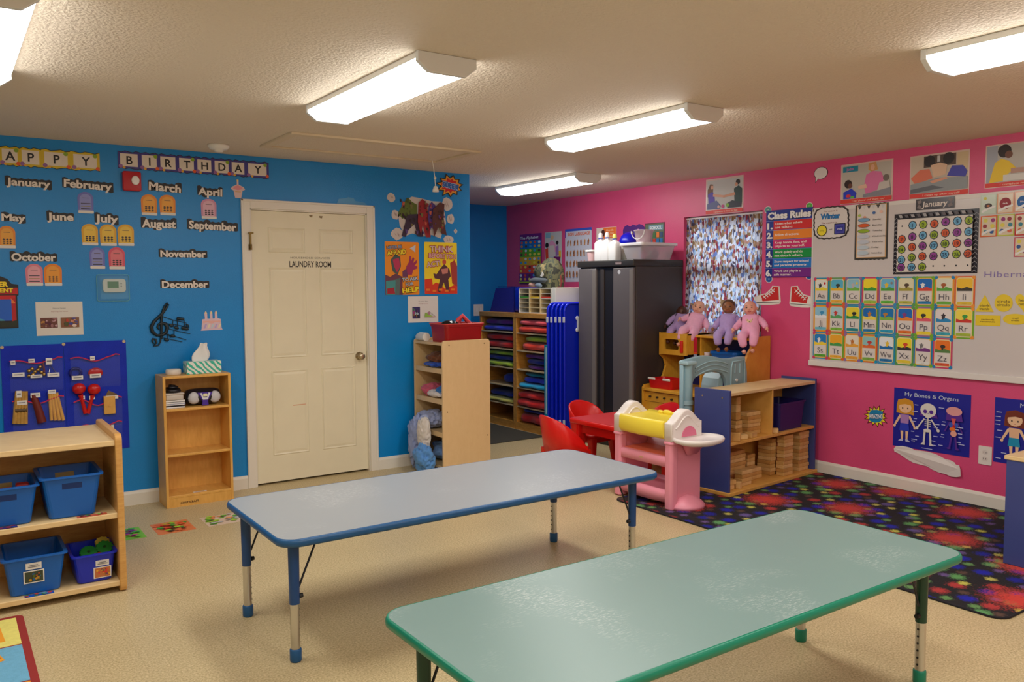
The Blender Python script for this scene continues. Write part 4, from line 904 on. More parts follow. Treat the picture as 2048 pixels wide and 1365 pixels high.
# ---------------------------------------------------------------- pink toy changing table
t = T('toy_changing_table', 'pink toy changing table with white tops and yellow tray', 'toy furniture', (4.05, 4.08, 0))
M_PK = mat('pink_plastic', (238, 150, 170), .42, var=.03, vs=5); M_PKD = mat('orange_pink_plastic', (238, 120, 90), .45); M_WP = mat('ivory_plastic', (238, 230, 226), .42); M_YL = mat('yellow_plastic', (248, 222, 70), .35)
zb0 = .0095; px0, px1 = 3.895, 4.185
for y0, y1, nm in ((3.805, 3.875, 'near'), (4.30, 4.37, 'far')):
    t.add('side_panel', B(M_PK).box(px0+.055, y0+.012, zb0, px1, y1-.012, .465, .006)); 
    t.add('front_post', B(M_PK).prism(rrect(px0, y0, px0+.075, y1, .024, 5), zb0, .462, bev=.004))
    t.add('post_collar', B(M_PK).prism(rrect(px0-.008, y0-.008, px0+.083, y1+.008, .028, 5), .44, .458, bev=.006))
    q = [(px0, .46), (px1, .46), (px1, .575)]+[(4.04+.145*(1-2*f), .580+.088*math.sin(PI*f)**1.6) for f in [i/20 for i in range(21)]]+[(px0, .575)]
    p_ = t.add('top_panel', B(M_WP).prism(q, y0-.002, y1+.002, 'y', .012, 3))
    yy = y0-.003 if nm == 'near' else y0-.003
    t.add('relief_arch', B(M_WP).tube([(4.04+.11*(1-2*f), yy, .545+.078*math.sin(PI*f)**1.4) for f in [i/20 for i in range(21)]], .006, 7), p_)
t.add('dome_recess', B(mat('deep_pink', (226, 120, 152), .45)).prism([(4.055+.068*math.cos(a), .487+.068*math.sin(a)) for a in [PI*i/14 for i in range(15)]], 3.797, 3.803, 'y', .002))
rg = []
for y in (3.876, 3.92, 4.0, 4.087, 4.18, 4.25, 4.299):
    bow = .022*math.sin(PI*(y-3.876)/.423)
    rg.append([(px0+.004-bow, y, .475), (px0-.012-bow, y, .50), (px0-.010-bow, y, .575), (px0+.004-bow, y, .592), (px0+.05, y, .585), (px1-.05, y, .585), (px1-.01, y, .60), (px1, y, .58), (px1, y, .475)])
t.add('changing_tray', B(M_YL).loft(rg)); t.add('tray_scallop', B(M_YL).ell((px1-.03, 4.10, .60), (.018, .045, .018)).ell((px1-.03, 4.03, .596), (.016, .03, .014)).ell((px1-.03, 4.165, .596), (.016, .03, .014)))
rg = [[(px0+.012, y, .285), (px0+.012, y, .345), (px0+.03, y, .352), (px1-.03, y, .352), (px1-.01, y, .40), (px1, y, .40), (px1, y, .285)] for y in (3.87, 4.305)]
t.add('middle_shelf', B(M_PK).loft(rg)); t.add('shelf_tray', B(M_PKD).box(px0+.04, 3.88, .3525, px1-.03, 4.30, .356))
rg = [[(px0+.02-.02*math.sin(PI*f), 3.87+.435*f, .045), (px0+.006-.02*math.sin(PI*f), 3.87+.435*f, .10), (px0+.02-.02*math.sin(PI*f), 3.87+.435*f, .13), (px0+.05, 3.87+.435*f, .12), (px1-.02, 3.87+.435*f, .12), (px1, 3.87+.435*f, .14), (px1, 3.87+.435*f, .045)] for f in [i/8 for i in range(9)]]
t.add('bottom_shelf', B(M_PK).loft(rg))
for i in range(0): t.add('scallop', B(M_PK).ell((px0+.016-.02*math.sin(PI*(i+.5)/11), 3.89+.0375*i, .052), (.010, .021, .013), 10, 6))
t.add('logo_badge', B(mat('badge_gold', (214, 150, 120), .5)).prism(circ(-4.10, .318, .018, .008), 0, .002, 'z') if False else B(mat('badge_tan', (214, 160, 130), .5), M=Matrix(((0, 0, -1, px0+.0115), (-1, 0, 0, 0), (0, 1, 0, 0), (0, 0, 0, 1)))).prism(circ(-4.10, .316, .019, .008), 0, .002))
# foot bulge and round sink tray on the near end
t.add('foot', B(M_PK).lathe([(0, .085), (.07, .07), (.115, .035), (.130, .018), (.132, .0), (0, 0)], (4.055, 3.818, zb0), 26, 1.0, .85, PI, 2*PI))
t.add('round_tray', B(M_WP).lathe([(0, 0), (.12, .0), (.168, .018), (.176, .034), (.17, .046), (.155, .046), (.145, .036), (0, .034)], (4.075, 3.735, .443), 34, 1.08, .86))
t.add('tray_bracket', B(M_PK).loft([[(4.04, 3.806, .36), (4.13, 3.806, .36), (4.13, 3.80, .36), (4.04, 3.80, .36)], [(3.99, 3.806, .444), (4.16, 3.806, .444), (4.16, 3.74, .444), (3.99, 3.74, .444)]]))

# ---------------------------------------------------------------- block shelf (turned a little from the wall)
BA = math.radians(5.4); BO = Vector((4.475, 3.822, 0)); MBK = Matrix.Translation(BO) @ Matrix.Rotation(BA, 4, 'Z')
BW_, BD, BH = 1.145, .30, .735; BZ0 = .0095
t = T('block_shelf', 'low wooden block shelf with dark blue ends, on the patterned rug', 'shelf', tuple(MBK @ Vector((BW_/2, BD/2, 0))), BA)
M_BLUEP = mat('slate_blue_laminate', (60, 72, 134), .42, var=.03, vs=8)
for x in (0, BW_-.022): t.add('end_panel', B(M_BLUEP, MBK).box(x, 0, BZ0+.02, x+.022, BD, BH+.018, .003))
t.add('top_board', B(M_BIRCH if 0 else M_MAPLE, MBK).box(.02, .002, BH-.022, BW_-.02, BD-.002, BH+.0, .003))
t.add('shelf_board', B(M_BIRCH, MBK).box(.022, .004, .362, BW_-.022, BD-.012, .384, .003))
t.add('bottom_board', B(M_BIRCH, MBK).box(-.012, -.016, BZ0, BW_+.006, BD, BZ0+.026, .004))
t.add('divider', B(M_BIRCH, MBK).box(.535, .006, .384, .553, BD-.012, BH-.022, .002))
t.add('back_panel', B(M_BIRCH, MBK).box(.022, BD-.012, BZ0+.026, BW_-.022, BD-.004, BH-.022))
for sy, sz in ((.06, .70), (.23, .70), (.16, .40)): t.add('bolt', B(M_NICK, MBK).cyl((-.0015, sy, sz), (.002, sy, sz), .006, n=10))
# wooden unit blocks
M_BLK = [wood('block_wood_%d' % i, c, d, (6, 6, 6), .6, 3) for i, (c, d) in enumerate((((226, 182, 112), (208, 160, 92)), ((212, 160, 90), (196, 142, 74)), ((236, 196, 134), (220, 176, 112))))]
blk_n = [0]
def block(x, y, z, lx, ly, lz, rz=0, label=None, tilt=0):
    m = M_BLK[blk_n[0] % 3]; blk_n[0] += 1
    M = MBK @ Matrix.Translation((x, y, z)) @ Matrix.Rotation(rz, 4, 'Z') @ Matrix.Rotation(tilt, 4, 'Y')
    b = B(m, M); b.box(-lx/2, -ly/2, 0, lx/2, ly/2, lz, .004)
    solo('wooden_block', label, 'block', b, tuple(MBK @ Vector((x, y, z))), 'wooden blocks on the block shelf')
rb = random.Random(3); zf = BZ0+.0265; ORD = ['lowest', 'second', 'third', 'fourth', 'fifth', 'sixth', 'seventh', 'eighth', 'ninth', 'tenth', 'eleventh', 'twelfth']
def stack(x, y, z, n, lx, ly, where, lz=.0275, jit=.004):
    for k in range(n):
        block(x+rb.uniform(-jit, jit), y+rb.uniform(-jit, jit), z+k*(lz+.0004), lx, ly, lz, rb.uniform(-.05, .05), '%s wooden block %s%s' % (ORD[k] if k < n-1 or n == 1 else 'topmost', 'of ' if n > 1 else '', where))
stack(.80, .055, zf, 11, .125, .065, 'the tall middle stack on the bottom shelf'); stack(1.045, .09, zf, 11, .135, .10, 'the tall stack by the right end on the bottom shelf')
stack(.715, .16, zf, 10, .065, .12, 'the darker stack behind the tall middle one'); stack(.885, .20, zf, 9, .12, .10, 'the stack at the back between the two tall ones')
stack(.29, .08, zf, 4, .125, .068, 'the short stack in the left bottom bay'); stack(.52, .15, zf, 3, .135, .07, 'the low stack right of the short front one'); stack(.33, .215, zf, 8, .25, .09, 'the long dark stack at the back of the bottom bay')
stack(.565, .235, zf, 6, .10, .08, 'the back stack near the middle of the bottom shelf')
block(.10, .10, zf, .06, .12, .034, .1, 'single wooden block beside the left blue end on the bottom shelf'); block(.11, .06, zf+.035, .06, .05, .034, -.2, 'small wooden block resting on the single one by the blue end'); block(.14, .185, zf, .10, .06, .0275, .1, 'wooden block lying flat behind the one by the blue end'); block(.165, .03, zf, .035, .035, .05, .2, 'small upright wooden block at the front left of the bottom shelf')
z2 = .3845
stack(.445, .13, z2, 6, .16, .075, 'the wide stack in the upper left bay'); stack(.305, .17, z2, 4, .075, .09, 'the stack under the upright block'); 
for k in range(3): block(.31, .17, z2+.116+k*.056, .055, .06, .055, .05*k, ('lowest', 'middle', 'top')[k]+' upright block of the little tower in the upper left bay')
block(.10, .06, z2, .03, .14, .06, .5, 'wooden block leaning by the blue end in the upper bay'); block(.20, .06, z2, .12, .055, .035, -.5, 'slanting wooden block lying in front of the little tower'); block(.33, .045, z2, .09, .055, .04, .12, 'wooden block in front of the wide stack'); block(.055, .05, z2, .032, .05, .07, .2, 'small rounded wooden block at the blue end of the upper bay')
block(.60, .05, z2, .035, .10, .035, .7, 'short wooden rod block right of the divider'); 
M2 = MBK @ Matrix.Translation((.84, .14, z2))
t = T('storage_bin', 'dark blue plastic bin on the right side of the block shelf', 'bin', tuple(M2 @ Vector((0, 0, 0))), BA)
def rgk(w, d, z): return [(u, v, z) for u, v in rrect(-w/2, -d/2, w/2, d/2, .02, 3)]
t.add('body', B(mat('indigo_plastic', (34, 30, 100), .4), M2).loft([rgk(.32, .21, 0), rgk(.36, .235, .20), rgk(.38, .25, .20), rgk(.38, .25, .212), rgk(.355, .23, .212), rgk(.31, .2, .01)], True, True, False))

# blue shelf unit at the right edge
t = T('storage_shelf', 'low shelf with dark blue end panel at the right edge of the photo', 'shelf', (5.1, 1.85, 0))
t.add('end_panel', B(M_BLUEP).box(4.578, 1.655, .0095, 4.60, 2.055, .565, .003)); t.add('end_panel', B(M_BLUEP).box(5.60, 1.655, .0095, 5.622, 2.055, .565, .003))
t.add('top_board', B(M_MAPLE).box(4.572, 1.645, .565, 5.628, 2.065, .588, .004)); t.add('shelf_board', B(M_BIRCH).box(4.60, 1.66, .29, 5.60, 2.04, .308)); t.add('bottom_board', B(M_BIRCH).box(4.60, 1.66, .03, 5.60, 2.04, .048)); t.add('back_panel', B(M_BLUEP).box(4.60, 2.04, .03, 5.60, 2.05, .565))

# ---------------------------------------------------------------- rugs, mat, floor pictures
def rug_mat():
    m = mat('dotted_rug', (20, 18, 24), .95); nt = m.node_tree; p = nt.nodes['Principled BSDF']; N = nt.nodes.new; L = nt.links.new
    tc = N('ShaderNodeTexCoord'); nz = N('ShaderNodeTexNoise'); nz.inputs['Scale'].default_value = 90; nz.inputs['Detail'].default_value = 3; L(tc.outputs['Object'], nz.inputs['Vector'])
    def math_(op, a, b=None, c=None):
        n = N('ShaderNodeMath'); n.operation = op
        for i, v in enumerate((a, b, c)):
            if v is None: continue
            if isinstance(v, (int, float)): n.inputs[i].default_value = v
            else: L(v, n.inputs[i])
        return n.outputs[0]
    def dots(scale, off, rad, soft, rnd, cols, fuzz):
        mp = N('ShaderNodeMapping'); mp.inputs['Location'].default_value = off; mp.inputs['Scale'].default_value = (1, 1, 0); L(tc.outputs['Object'], mp.inputs[0])
        v = N('ShaderNodeTexVoronoi'); v.voronoi_dimensions = '2D'; v.inputs['Scale'].default_value = scale; v.inputs['Randomness'].default_value = rnd; L(mp.outputs[0], v.inputs['Vector'])
        d = math_('MULTIPLY_ADD', nz.outputs['Fac'], fuzz, v.outputs['Distance']); d = math_('SUBTRACT', d, fuzz*.5)
        r = N('ShaderNodeMapRange'); r.inputs['From Min'].default_value = rad; r.inputs['From Max'].default_value = rad-soft; L(d, r.inputs[0])
        s = N('ShaderNodeSeparateColor'); L(v.outputs['Color'], s.inputs[0]); cr = N('ShaderNodeValToRGB'); cr.color_ramp.interpolation = 'CONSTANT'; e = cr.color_ramp.elements
        for i, c in enumerate(cols):
            q = e[i] if i < 2 else e.new(i/len(cols)); q.position = i/len(cols); q.color = (*lin(c), 1)
        L(s.outputs[0], cr.inputs[0]); return r.outputs[0], cr.outputs[0]
    base = N('ShaderNodeRGB'); base.outputs[0].default_value = (*lin((22, 20, 24)), 1); cur = base.outputs[0]
    for a in (dots(7.2, (0, 0, 0), .37, .22, .5, ((14, 22, 160), (90, 150, 84), (14, 20, 150), (170, 50, 50), (14, 22, 165), (96, 80, 140), (90, 150, 90), (12, 20, 140)), .5),
              dots(7.2, (.068, .068, 0), .24, .14, .5, ((190, 186, 80), (84, 60, 50), (96, 140, 80), (184, 176, 90), (100, 76, 130)), .4),
              dots(1.62, (.13, .05, 0), .30, .22, .55, ((206, 62, 52), (196, 60, 54)), .42)):
        mx = N('ShaderNodeMix'); mx.data_type = 'RGBA'; L(a[0], mx.inputs[0]); L(cur, mx.inputs[6]); L(a[1], mx.inputs[7]); cur = mx.outputs[2]
    L(cur, p.inputs['Base Color']); b = N('ShaderNodeBump'); b.inputs['Strength'].default_value = .5; b.inputs['Distance'].default_value = .004; L(nz.outputs['Fac'], b.inputs['Height']); L(b.outputs[0], p.inputs['Normal']); return m
t = T('patterned_rug', 'black rug with blurry red, blue, green and yellow dots along the pink wall', 'rug', (4.72, 3.0, 0))
ro = rrect(3.798, 1.695, 5.64, 4.262, .07, 6)
t.add('pile', B(rug_mat()).prism(ro, .0005, .009, bev=.002)); t.add('binding', B(ink((24, 22, 30), .9)).tube([(u, v, .0055) for u, v in ro], .0052, 6, True))
t = T('activity_rug', 'colourful play rug with a dark red border at the lower left corner', 'rug', (-.6, 3.3, 0))
AR = mat('rug_border', (150, 42, 40), .95); t.add('border', B(AR).prism(rrect(-1.5, 2.2, .255, 4.30, .03), .0005, .008, bev=.001))
gx = [-.115, .225]; rows = [(3.94, 4.27, (232, 222, 120)), (3.55, 3.93, (110, 175, 210)), (3.17, 3.54, (235, 160, 40)), (2.79, 3.16, (150, 190, 90)), (2.30, 2.78, (110, 175, 210))]
for i, (y0, y1, c) in enumerate(rows):
    for k, (x0, x1) in enumerate(((-1.47, -1.02), (-1.01, -.57), (-.56, -.13), (-.12, .225))):
        cc = c if k == 3 else rows[(i+3-k) % 5][2]
        t.add('patch', B(mat('rug_%d_%d_%d' % cc, cc, .95, var=.06, vs=60, bump=.3, bs=200)).box(x0, y0, .008, x1, y1, .0088))
b = B(mat('rug_orange', (238, 160, 40), .95), Matrix.Translation((0, 0, .0089))).P([(-.1, 3.99), (.17, 4.0), (.16, 4.18), (.07, 4.25), (-.1, 4.22)]); t.add('orange_motif', b)
b = B(mat('rug_orange', (238, 160, 40), .95)).tube([(.04, 3.78, .0085), (.08, 3.84, .0085), (.14, 3.85, .0085), (.15, 3.80, .0085), (.10, 3.78, .0085)], .009, 4); t.add('orange_squiggle', b)
solo('floor_mat', 'flat dark grey floor mat in front of the cubby cabinets', 'mat', B(mat('charcoal_mat', (66, 62, 52), .95, bump=.4, bs=250)).prism(rrect(3.86, 6.44, 4.85, 7.95, .02), .0004, .007, bev=.002))
def floor_pic(x0, x1, y0, y1, cols, label, bg):
    b = B(ink(bg)).box(x0, y0, .0003, x1, y1, .0011); b.lay = .0012; rnd = random.Random(label)
    for k in range(26):
        cx, cy = rnd.uniform(x0+.025, x1-.03), rnd.uniform(y0+.03, y1-.03); b.P(star(cx, cy, rnd.uniform(.012, .028), .014, 4, rnd.uniform(0, 3), 1.3), ink(cols[k % len(cols)]))
    solo('floor_picture', label, 'picture', b)
floor_pic(.80, .965, 5.245, 5.50, ((210, 60, 150), (60, 190, 60), (120, 210, 40), (120, 60, 150)), 'bright green and pink picture taped to the floor, leftmost, by the shelf', (130, 205, 60))
floor_pic(1.03, 1.25, 5.24, 5.50, ((235, 110, 60), (230, 70, 40), (60, 160, 60), (150, 210, 50), (60, 50, 40)), 'orange and green picture taped to the floor, middle of three', (228, 130, 80))
floor_pic(1.325, 1.56, 5.245, 5.475, ((160, 210, 60), (90, 170, 50), (230, 150, 90), (190, 190, 190)), 'pale pink and green picture taped to the floor before the bookcase', (225, 200, 178))
# ---------------------------------------------------------------- things on the blue wall
DARK = ink((24, 20, 22))
def banner(word, edges, y0, y1, label, rim, seed):
    S = Sheet('B', (edges[0], y0), (edges[-1], y1), 'letter_banner', label, 'banner', off=.002)
    X0_, X1_ = edges[0], edges[-1]; rnd = random.Random(seed)
    us = [wuv('B', e, (y0+y1)/2)[0] for e in edges]; U0 = us[0]; n = len(word)
    for i, ch in enumerate(word):
        a, b_ = (us[i]-U0)/S.w, (us[i+1]-U0)/S.w; w_ = b_-a
        S.part('letter_card'); S.b.m(DARK)
        top = [(a+w_*k/6, .02+.05*math.sin(k*2.1+i)) for k in range(7)]; bot = [(b_-w_*k/6, 1.0-.06*math.cos(k*2.4+i)*(1 if k % 2 else .4)) for k in range(7)]
        z = .002+.0008*(i % 2)
        S.b.prism([S.X(p) for p in top+bot], z-.001, z); S.b.lay = z
        S.G([(p[0], p[1]+.035) for p in top]+[(p[0], p[1]-.03) for p in bot], rim)
        S.R(a+w_*.10, .15, b_-w_*.10, .87, ink((228, 218, 205)))
        S.TX(ch, a+w_*.52, .5, .46, DARK, bold=.02)
        S.C(a+w_*.12, .86, .11, ink((150, 100, 160))); S.C(a+w_*.27, .93, .075, ink((225, 170, 50)))
        if i % 2 or i == n-1: S.C(b_-w_*.16, .20, .11, ink((140, 175, 40))); S.C(b_-w_*.08, .88, .10, ink((225, 90, 30)))
    S.flush()
banner('HAPPY', (-45, 0, 39, 82.5, 140.6, 199), 297, 335, 'yellow-bordered letter banner reading HAPPY near the ceiling', ink((214, 186, 30)), 1)
banner('BIRTHDAY', (236, 280, 317, 354.5, 391, 425.5, 460, 491, 537), 313, 347, 'purple-bordered letter banner reading BIRTHDAY near the ceiling', ink((66, 56, 140)), 2)
CR = ink((232, 222, 212))
for name, x0, x1, y0, y1, rot in (('January', 9, 104, 353, 378, -.02), ('February', 124, 227, 357, 383, -.04), ('March', 295, 364, 362, 388, -.05), ('April', 394, 446, 372, 396, -.03), ('May', 1, 53, 424, 447, -.02), ('June', 92, 149, 421, 446, .0),
                             ('July', 188, 238, 425, 450, -.03), ('August', 281, 354, 434, 461, .0), ('September', 374, 476, 439, 465, -.03), ('October', 19, 115, 502, 527, .0), ('November', 317, 415, 497, 519, .0), ('December', 320, 419, 558, 580, .0)):
    S = Sheet('B', (x0, y0), (x1, y1), 'month_sign', 'black and white cut-out word %s on the blue wall' % name, 'word sign', 'month signs on the blue wall')
    n = len(name); S.part('backing'); k = 2*n; pts = []
    tall = 'JFMASONDbdhlkt'; low = 'Jygp'
    for i, ch in enumerate(name):
        a = (i+.0)/n; t0 = .06 if (ch in tall or i == 0) else .20
        pts += [(a+.12/n, t0+.03), (a+.5/n, t0-.03), (a+.88/n, t0+.03)]
    for i, ch in reversed(list(enumerate(name))):
        a = i/n; t0 = .98 if ch in low and i else .84
        pts += [(a+.88/n, t0-.03), (a+.5/n, t0+.03), (a+.12/n, t0-.03)]
    sh = lambda p: (p[0]*1.02-.01, p[1]+rot*-2*(p[0]-.5))
    S.b.m(DARK).prism([S.X(sh(p)) for p in pts], 0, .002); S.b.lay = .0024
    S.part('lettering'); S.TX(name, .5, .50, .60, CR, wid=.93, bold=.035, rot=rot); S.flush()
def mitten(x0, x1, y0, y1, c, c2, lab, pat):
    S = Sheet('B', (x0, y0), (x1, y1), 'birthday_card', lab, 'card', 'mitten shaped birthday cards on the blue wall')
    S.part('card'); q = [(.02, .87), (.0, .30)]+[(.5-.5*math.cos(a), .30-.30*math.sin(a)) for a in [PI*i/12 for i in range(1, 12)]]+[(1.0, .30), (.98, .87)]
    S.b.m(ink(c)).prism([S.X(p) for p in q], 0, .0012); S.b.lay = .0014
    q2 = [(.14, .86), (.13, .34)]+[(.5-.37*math.cos(a), .34-.24*math.sin(a)) for a in [PI*i/10 for i in range(1, 10)]]+[(.87, .34), (.86, .86)]
    S.G(q2, ink(c2)); S.R(.30, .28, .70, .30, ink((90, 70, 70)))
    if pat:
        for i in range(3):
            for j in range(3): S.G([(.22+.2*i, .60+.09*j), (.30+.2*i, .56+.09*j), (.40+.2*i, .60+.09*j), (.30+.2*i, .64+.09*j)], ink((52, 44, 52)))
    else:
        S.R(.2, .52, .8, .56, ink((70, 60, 80))); S.R(.2, .66, .8, .69, ink((150, 140, 70))); S.R(.2, .77, .8, .82, ink((50, 44, 60)))
    S.part('cuff'); S.b.m(ink((228, 222, 216))).prism([S.X(p) for p in rrect(.02, .0, .98, .14, .04, 3)] and [S.X((u, 1-v)) for u, v in rrect(.03, .0, .99, .13, .04, 3)], .0012, .003); S.flush()
OR_, OR2 = (232, 140, 40), (238, 168, 60); YE, YE2 = (226, 170, 40), (236, 196, 70); PU, PU2 = (112, 116, 196), (140, 146, 208); PI_, PI2 = (222, 130, 150), (232, 165, 178)
for a in ((155, 187, 384, 427, PU, PU2, 'purple mitten card below the word February', 0), (282, 314, 389, 431, OR_, OR2, 'orange mitten card below the word March, left one', 1), (319, 351, 390, 431, OR_, OR2, 'orange mitten card below the word March, right one', 1),
          (402, 433, 398, 438, (214, 150, 180), (226, 180, 200), 'pale pink mitten card below the word April', 1), (-3, 31, 452, 497, OR_, OR2, 'orange mitten card below the word May, at the photo edge', 1),
          (163, 196, 448, 491, YE, YE2, 'yellow mitten card below July, leftmost of three', 1), (199.5, 233, 449, 492, YE, YE2, 'yellow mitten card below July, middle of three', 1), (235, 268, 449, 492, YE, YE2, 'yellow mitten card below July, rightmost of three', 1),
          (179, 210, 495, 538, PU, PU2, 'purple mitten card above the thermostat', 0), (217, 250, 495, 539, (218, 84, 110), (228, 120, 130), 'coral pink mitten card above the thermostat', 1),
          (51, 86, 528, 572, PI_, PI2, 'pink mitten card below the word October', 0), (88, 124, 528, 572, (236, 134, 28), (240, 160, 50), 'orange mitten card below the word October', 1)): mitten(*a)
# fire alarm
u0, v1 = wuv('B', 243, 343); u1, v0 = wuv('B', 281, 384); M_FA = mat('alarm_red', (186, 14, 30), .35)
t = T('fire_alarm', 'red fire alarm strobe on the blue wall below the banner', 'fire alarm', ((u0+u1)/2, YB-.001, v0))
WM = wallM('B', .001); t.add('housing', B(M_FA, WM).prism(rrect(u0, v0, u1, v1, .012), 0, .042, bev=.006, seg=3))
t.add('strobe_lens', B(mat('strobe_lens', (226, 220, 215), .15), WM).prism(circ((u0+u1)/2+.018, (v0+v1)/2+.004, .026, .032, 10), .042, .058, bev=.004))
# thermostat
u0, v1 = wuv('B', 194, 551); u1, v0 = wuv('B', 258, 601)
t = T('thermostat', 'white thermostat with green display under a clear cover', 'thermostat', ((u0+u1)/2, YB-.001, v0))
a0, b1 = wuv('B', 204, 558); a1, b0 = wuv('B', 251, 585)
t.add('housing', B(mat('thermostat_white', (226, 220, 206), .4), WM).prism(rrect(a0, b0, a1, b1, .02, 6), 0, .026, bev=.005, seg=3))
c0, d1 = wuv('B', 213.5, 563.5); c1, d0 = wuv('B', 236, 576.5)
t.add('display', B(ink((88, 122, 40), .3), WM).prism([(c0, d0), (c1, d0), (c1, d1), (c0, d1)], .0262, .0268)); t.add('button', B(ink((150, 146, 134)), WM).prism(circ(c1+.016, d1-.014, .005), .0262, .028)); t.add('button', B(ink((150, 146, 134)), WM).prism(circ(c1+.016, d0+.012, .005), .0262, .028))
cov = mat('clear_cover', (150, 215, 235), .08, alpha=.22, coat=1)
b = B(cov, WM); rr4 = lambda o, z: [(u, v, z) for u, v in rrect(u0+o, v0+o, u1-o, v1-o, .012, 4)]
b.loft([rr4(-.006, 0), rr4(0, .002), rr4(.004, .045), rr4(.012, .052)], True, False); b.raw([(*q,) for q in rr4(.012, .052)], [tuple(range(len(rr4(0, 0))))]); t.add('clear_cover', b)
t.add('cover_rim', B(mat('cover_rim', (120, 200, 225), .2, alpha=.7), WM).tube([(u, v, .002) for u, v in rrect(u0-.004, v0-.004, u1+.004, v1+.004, .014, 4)], .003, 6, True))
# cupcake and cake cut-outs
S = Sheet('B', (461, 358), (490, 396), 'cupcake_cutout', 'small pink cupcake cut-out with a candle, right of the word April', 'cut-out')
S.base(ink((226, 196, 196)), 'cutout', pts=[(.2, .62), (0, .55), (.12, .42), (.30, .36), (.44, .30), (.44, .04), (.56, .04), (.56, .30), (.72, .36), (.9, .42), (1, .55), (.82, .62), (.72, 1), (.3, 1)])
S.part('icing').G([(.15, .52), (.3, .40), (.5, .34), (.7, .40), (.86, .52), (.5, .60)], ink((232, 150, 160))); S.C(.5, .10, .05, ink((240, 220, 120))); S.R(.3, .66, .7, .70, ink((220, 180, 120))); S.flush()
S = Sheet('B', (400, 622), (445, 662), 'cake_cutout', 'iridescent birthday cake cut-out with three candles on the blue wall', 'cut-out')
S.base(ink((225, 196, 210)), 'cutout', pts=[(.02, .98), (.06, .90), (.10, .42), (.22, .40), (.20, .10), (.26, .0), (.32, .1), (.33, .40), (.45, .40), (.44, .10), (.5, -.02), (.55, .1), (.56, .40), (.66, .38), (.66, .08), (.72, -.02), (.77, .08), (.78, .38), (.92, .42), (.95, .88), (1, .96)])
S.part('icing').G([(.13, .50), (.9, .50), (.9, .60), (.7, .56), (.5, .64), (.3, .56), (.13, .62)], ink((238, 180, 170)))
for k in range(5): S.G([(.14+.16*k, .88), (.22+.16*k, .88), (.30+.16*k, .66), (.22+.16*k, .66)], ink(((190, 170, 220), (240, 225, 190), (200, 215, 225))[k % 3]))
for x in (.26, .5, .72): S.C(x, .1, .05, ink((246, 226, 160)))
S.flush()
# music decoration: treble clef with staff and notes
MM = mat('black_metal', (14, 34, 44), .45); t = None
def bp(px, py, o=.012): u, v = wuv('B', px, py); return (u, YB-o, v)
t = T('treble_clef_decoration', 'black metal treble clef with flying notes on the blue wall', 'wall decoration', bp(340, 692, .002))
cl = [(307, 688), (303, 682), (305, 678), (311, 679), (312, 686), (307, 692), (316, 691), (320, 684), (321, 672), (321, 655), (320, 645)]
cl2 = [(321, 670), (313, 671), (304, 664), (302, 654), (307, 644), (317, 634), (327, 624), (333, 614), (336, 609), (334, 606), (329, 611), (325, 622), (322, 636), (322, 652), (323, 678)]
cl3 = [(318, 660), (314, 655), (316, 649), (322, 646), (330, 648), (334, 655), (332, 664), (325, 670), (315, 671)]
b = B(MM); b.tube([bp(*q) for q in cl], [.004, .006, .007, .008, .007, .006, .005, .005, .005, .005, .004], 8); b.tube([bp(*q) for q in cl2], [.006, .009, .013, .013, .012, .010, .008, .008, .007, .006, .006, .008, .009, .008, .005], 8); b.tube([bp(*q) for q in cl3], [.005, .007, .007, .009, .012, .013, .012, .010, .009], 8); t.add('treble_clef', b)
for (a, c, d) in (((326, 634), (345, 640), (372, 646)), ((331, 647), (352, 650), (378, 655)), ((334, 657), (356, 663), (380, 668)), ((330, 668), (352, 674), (372, 680)), ((326, 676), (346, 680), (364, 684))):
    t.add('staff_line', B(MM).tube([bp(*q, .008) for q in (a, c, d)], .0022, 5))
def note(x, y, sx, sy, flag):
    b = B(MM); q = Vector(bp(x, y, .013)); b.M = Matrix.Translation(q) @ Matrix.Rotation(.35, 4, 'Y'); b.ell((0, 0, 0), (.018, .006, .011), 10, 6); b.M = Matrix()
    b.tube([bp(x+2.5, y, .013), bp(sx, sy, .013)], .0026, 5)
    if flag: b.tube([bp(sx, sy, .013), bp(sx+5, sy+3, .013), bp(sx+6, sy+8, .013)], [.004, .005, .002], 5)
    t.add('note', b)
for q in ((342, 651, 345, 640, 0), (352, 656, 353, 636, 0), (366, 657, 367, 637, 0), (372, 658, 371, 648, 1), (345, 672, 347, 661, 0), (332, 680, 334, 668, 1)): note(*q)
t.add('note_beam', B(MM).tube([bp(353, 637), bp(367, 638.5)], .010, 6))
# papers
def photo_patch(S, x0, y0, x1, y1, cols, seed, n=16):
    rnd = random.Random(seed); S.R(x0, y0, x1, y1, ink(cols[0]))
    for k in range(n):
        rx, ry = (x1-x0)*rnd.uniform(.06, .16), (y1-y0)*rnd.uniform(.08, .2); S.E(rnd.uniform(x0+rx, x1-rx), rnd.uniform(y0+ry, y1-ry), rx, ry, ink(cols[k % len(cols)]), 9)
S = Sheet('B', (72, 604), (166, 671), 'photo_sheet', 'white paper with two small photos taped on the blue wall at the left', 'paper'); S.base(ink((226, 220, 212)))
S.part('print').TX('Nature Center', .5, .19, .035, ink((70, 70, 75)), .28); S.TX('Exploring Our Senses', .5, .285, .03, ink((170, 110, 110)), .36)
photo_patch(S, .09, .47, .45, .77, ((110, 60, 50), (190, 130, 60), (205, 160, 170), (90, 30, 50), (160, 110, 110)), 5); photo_patch(S, .52, .47, .91, .77, ((140, 90, 60), (200, 60, 40), (80, 80, 40), (60, 70, 160), (225, 200, 190), (210, 150, 120)), 6); S.flush()
S = Sheet('B', (816, 593), (876, 645), 'photo_sheet', 'white paper with two pictures taped below the comic posters', 'paper'); S.base(ink((228, 224, 222)))
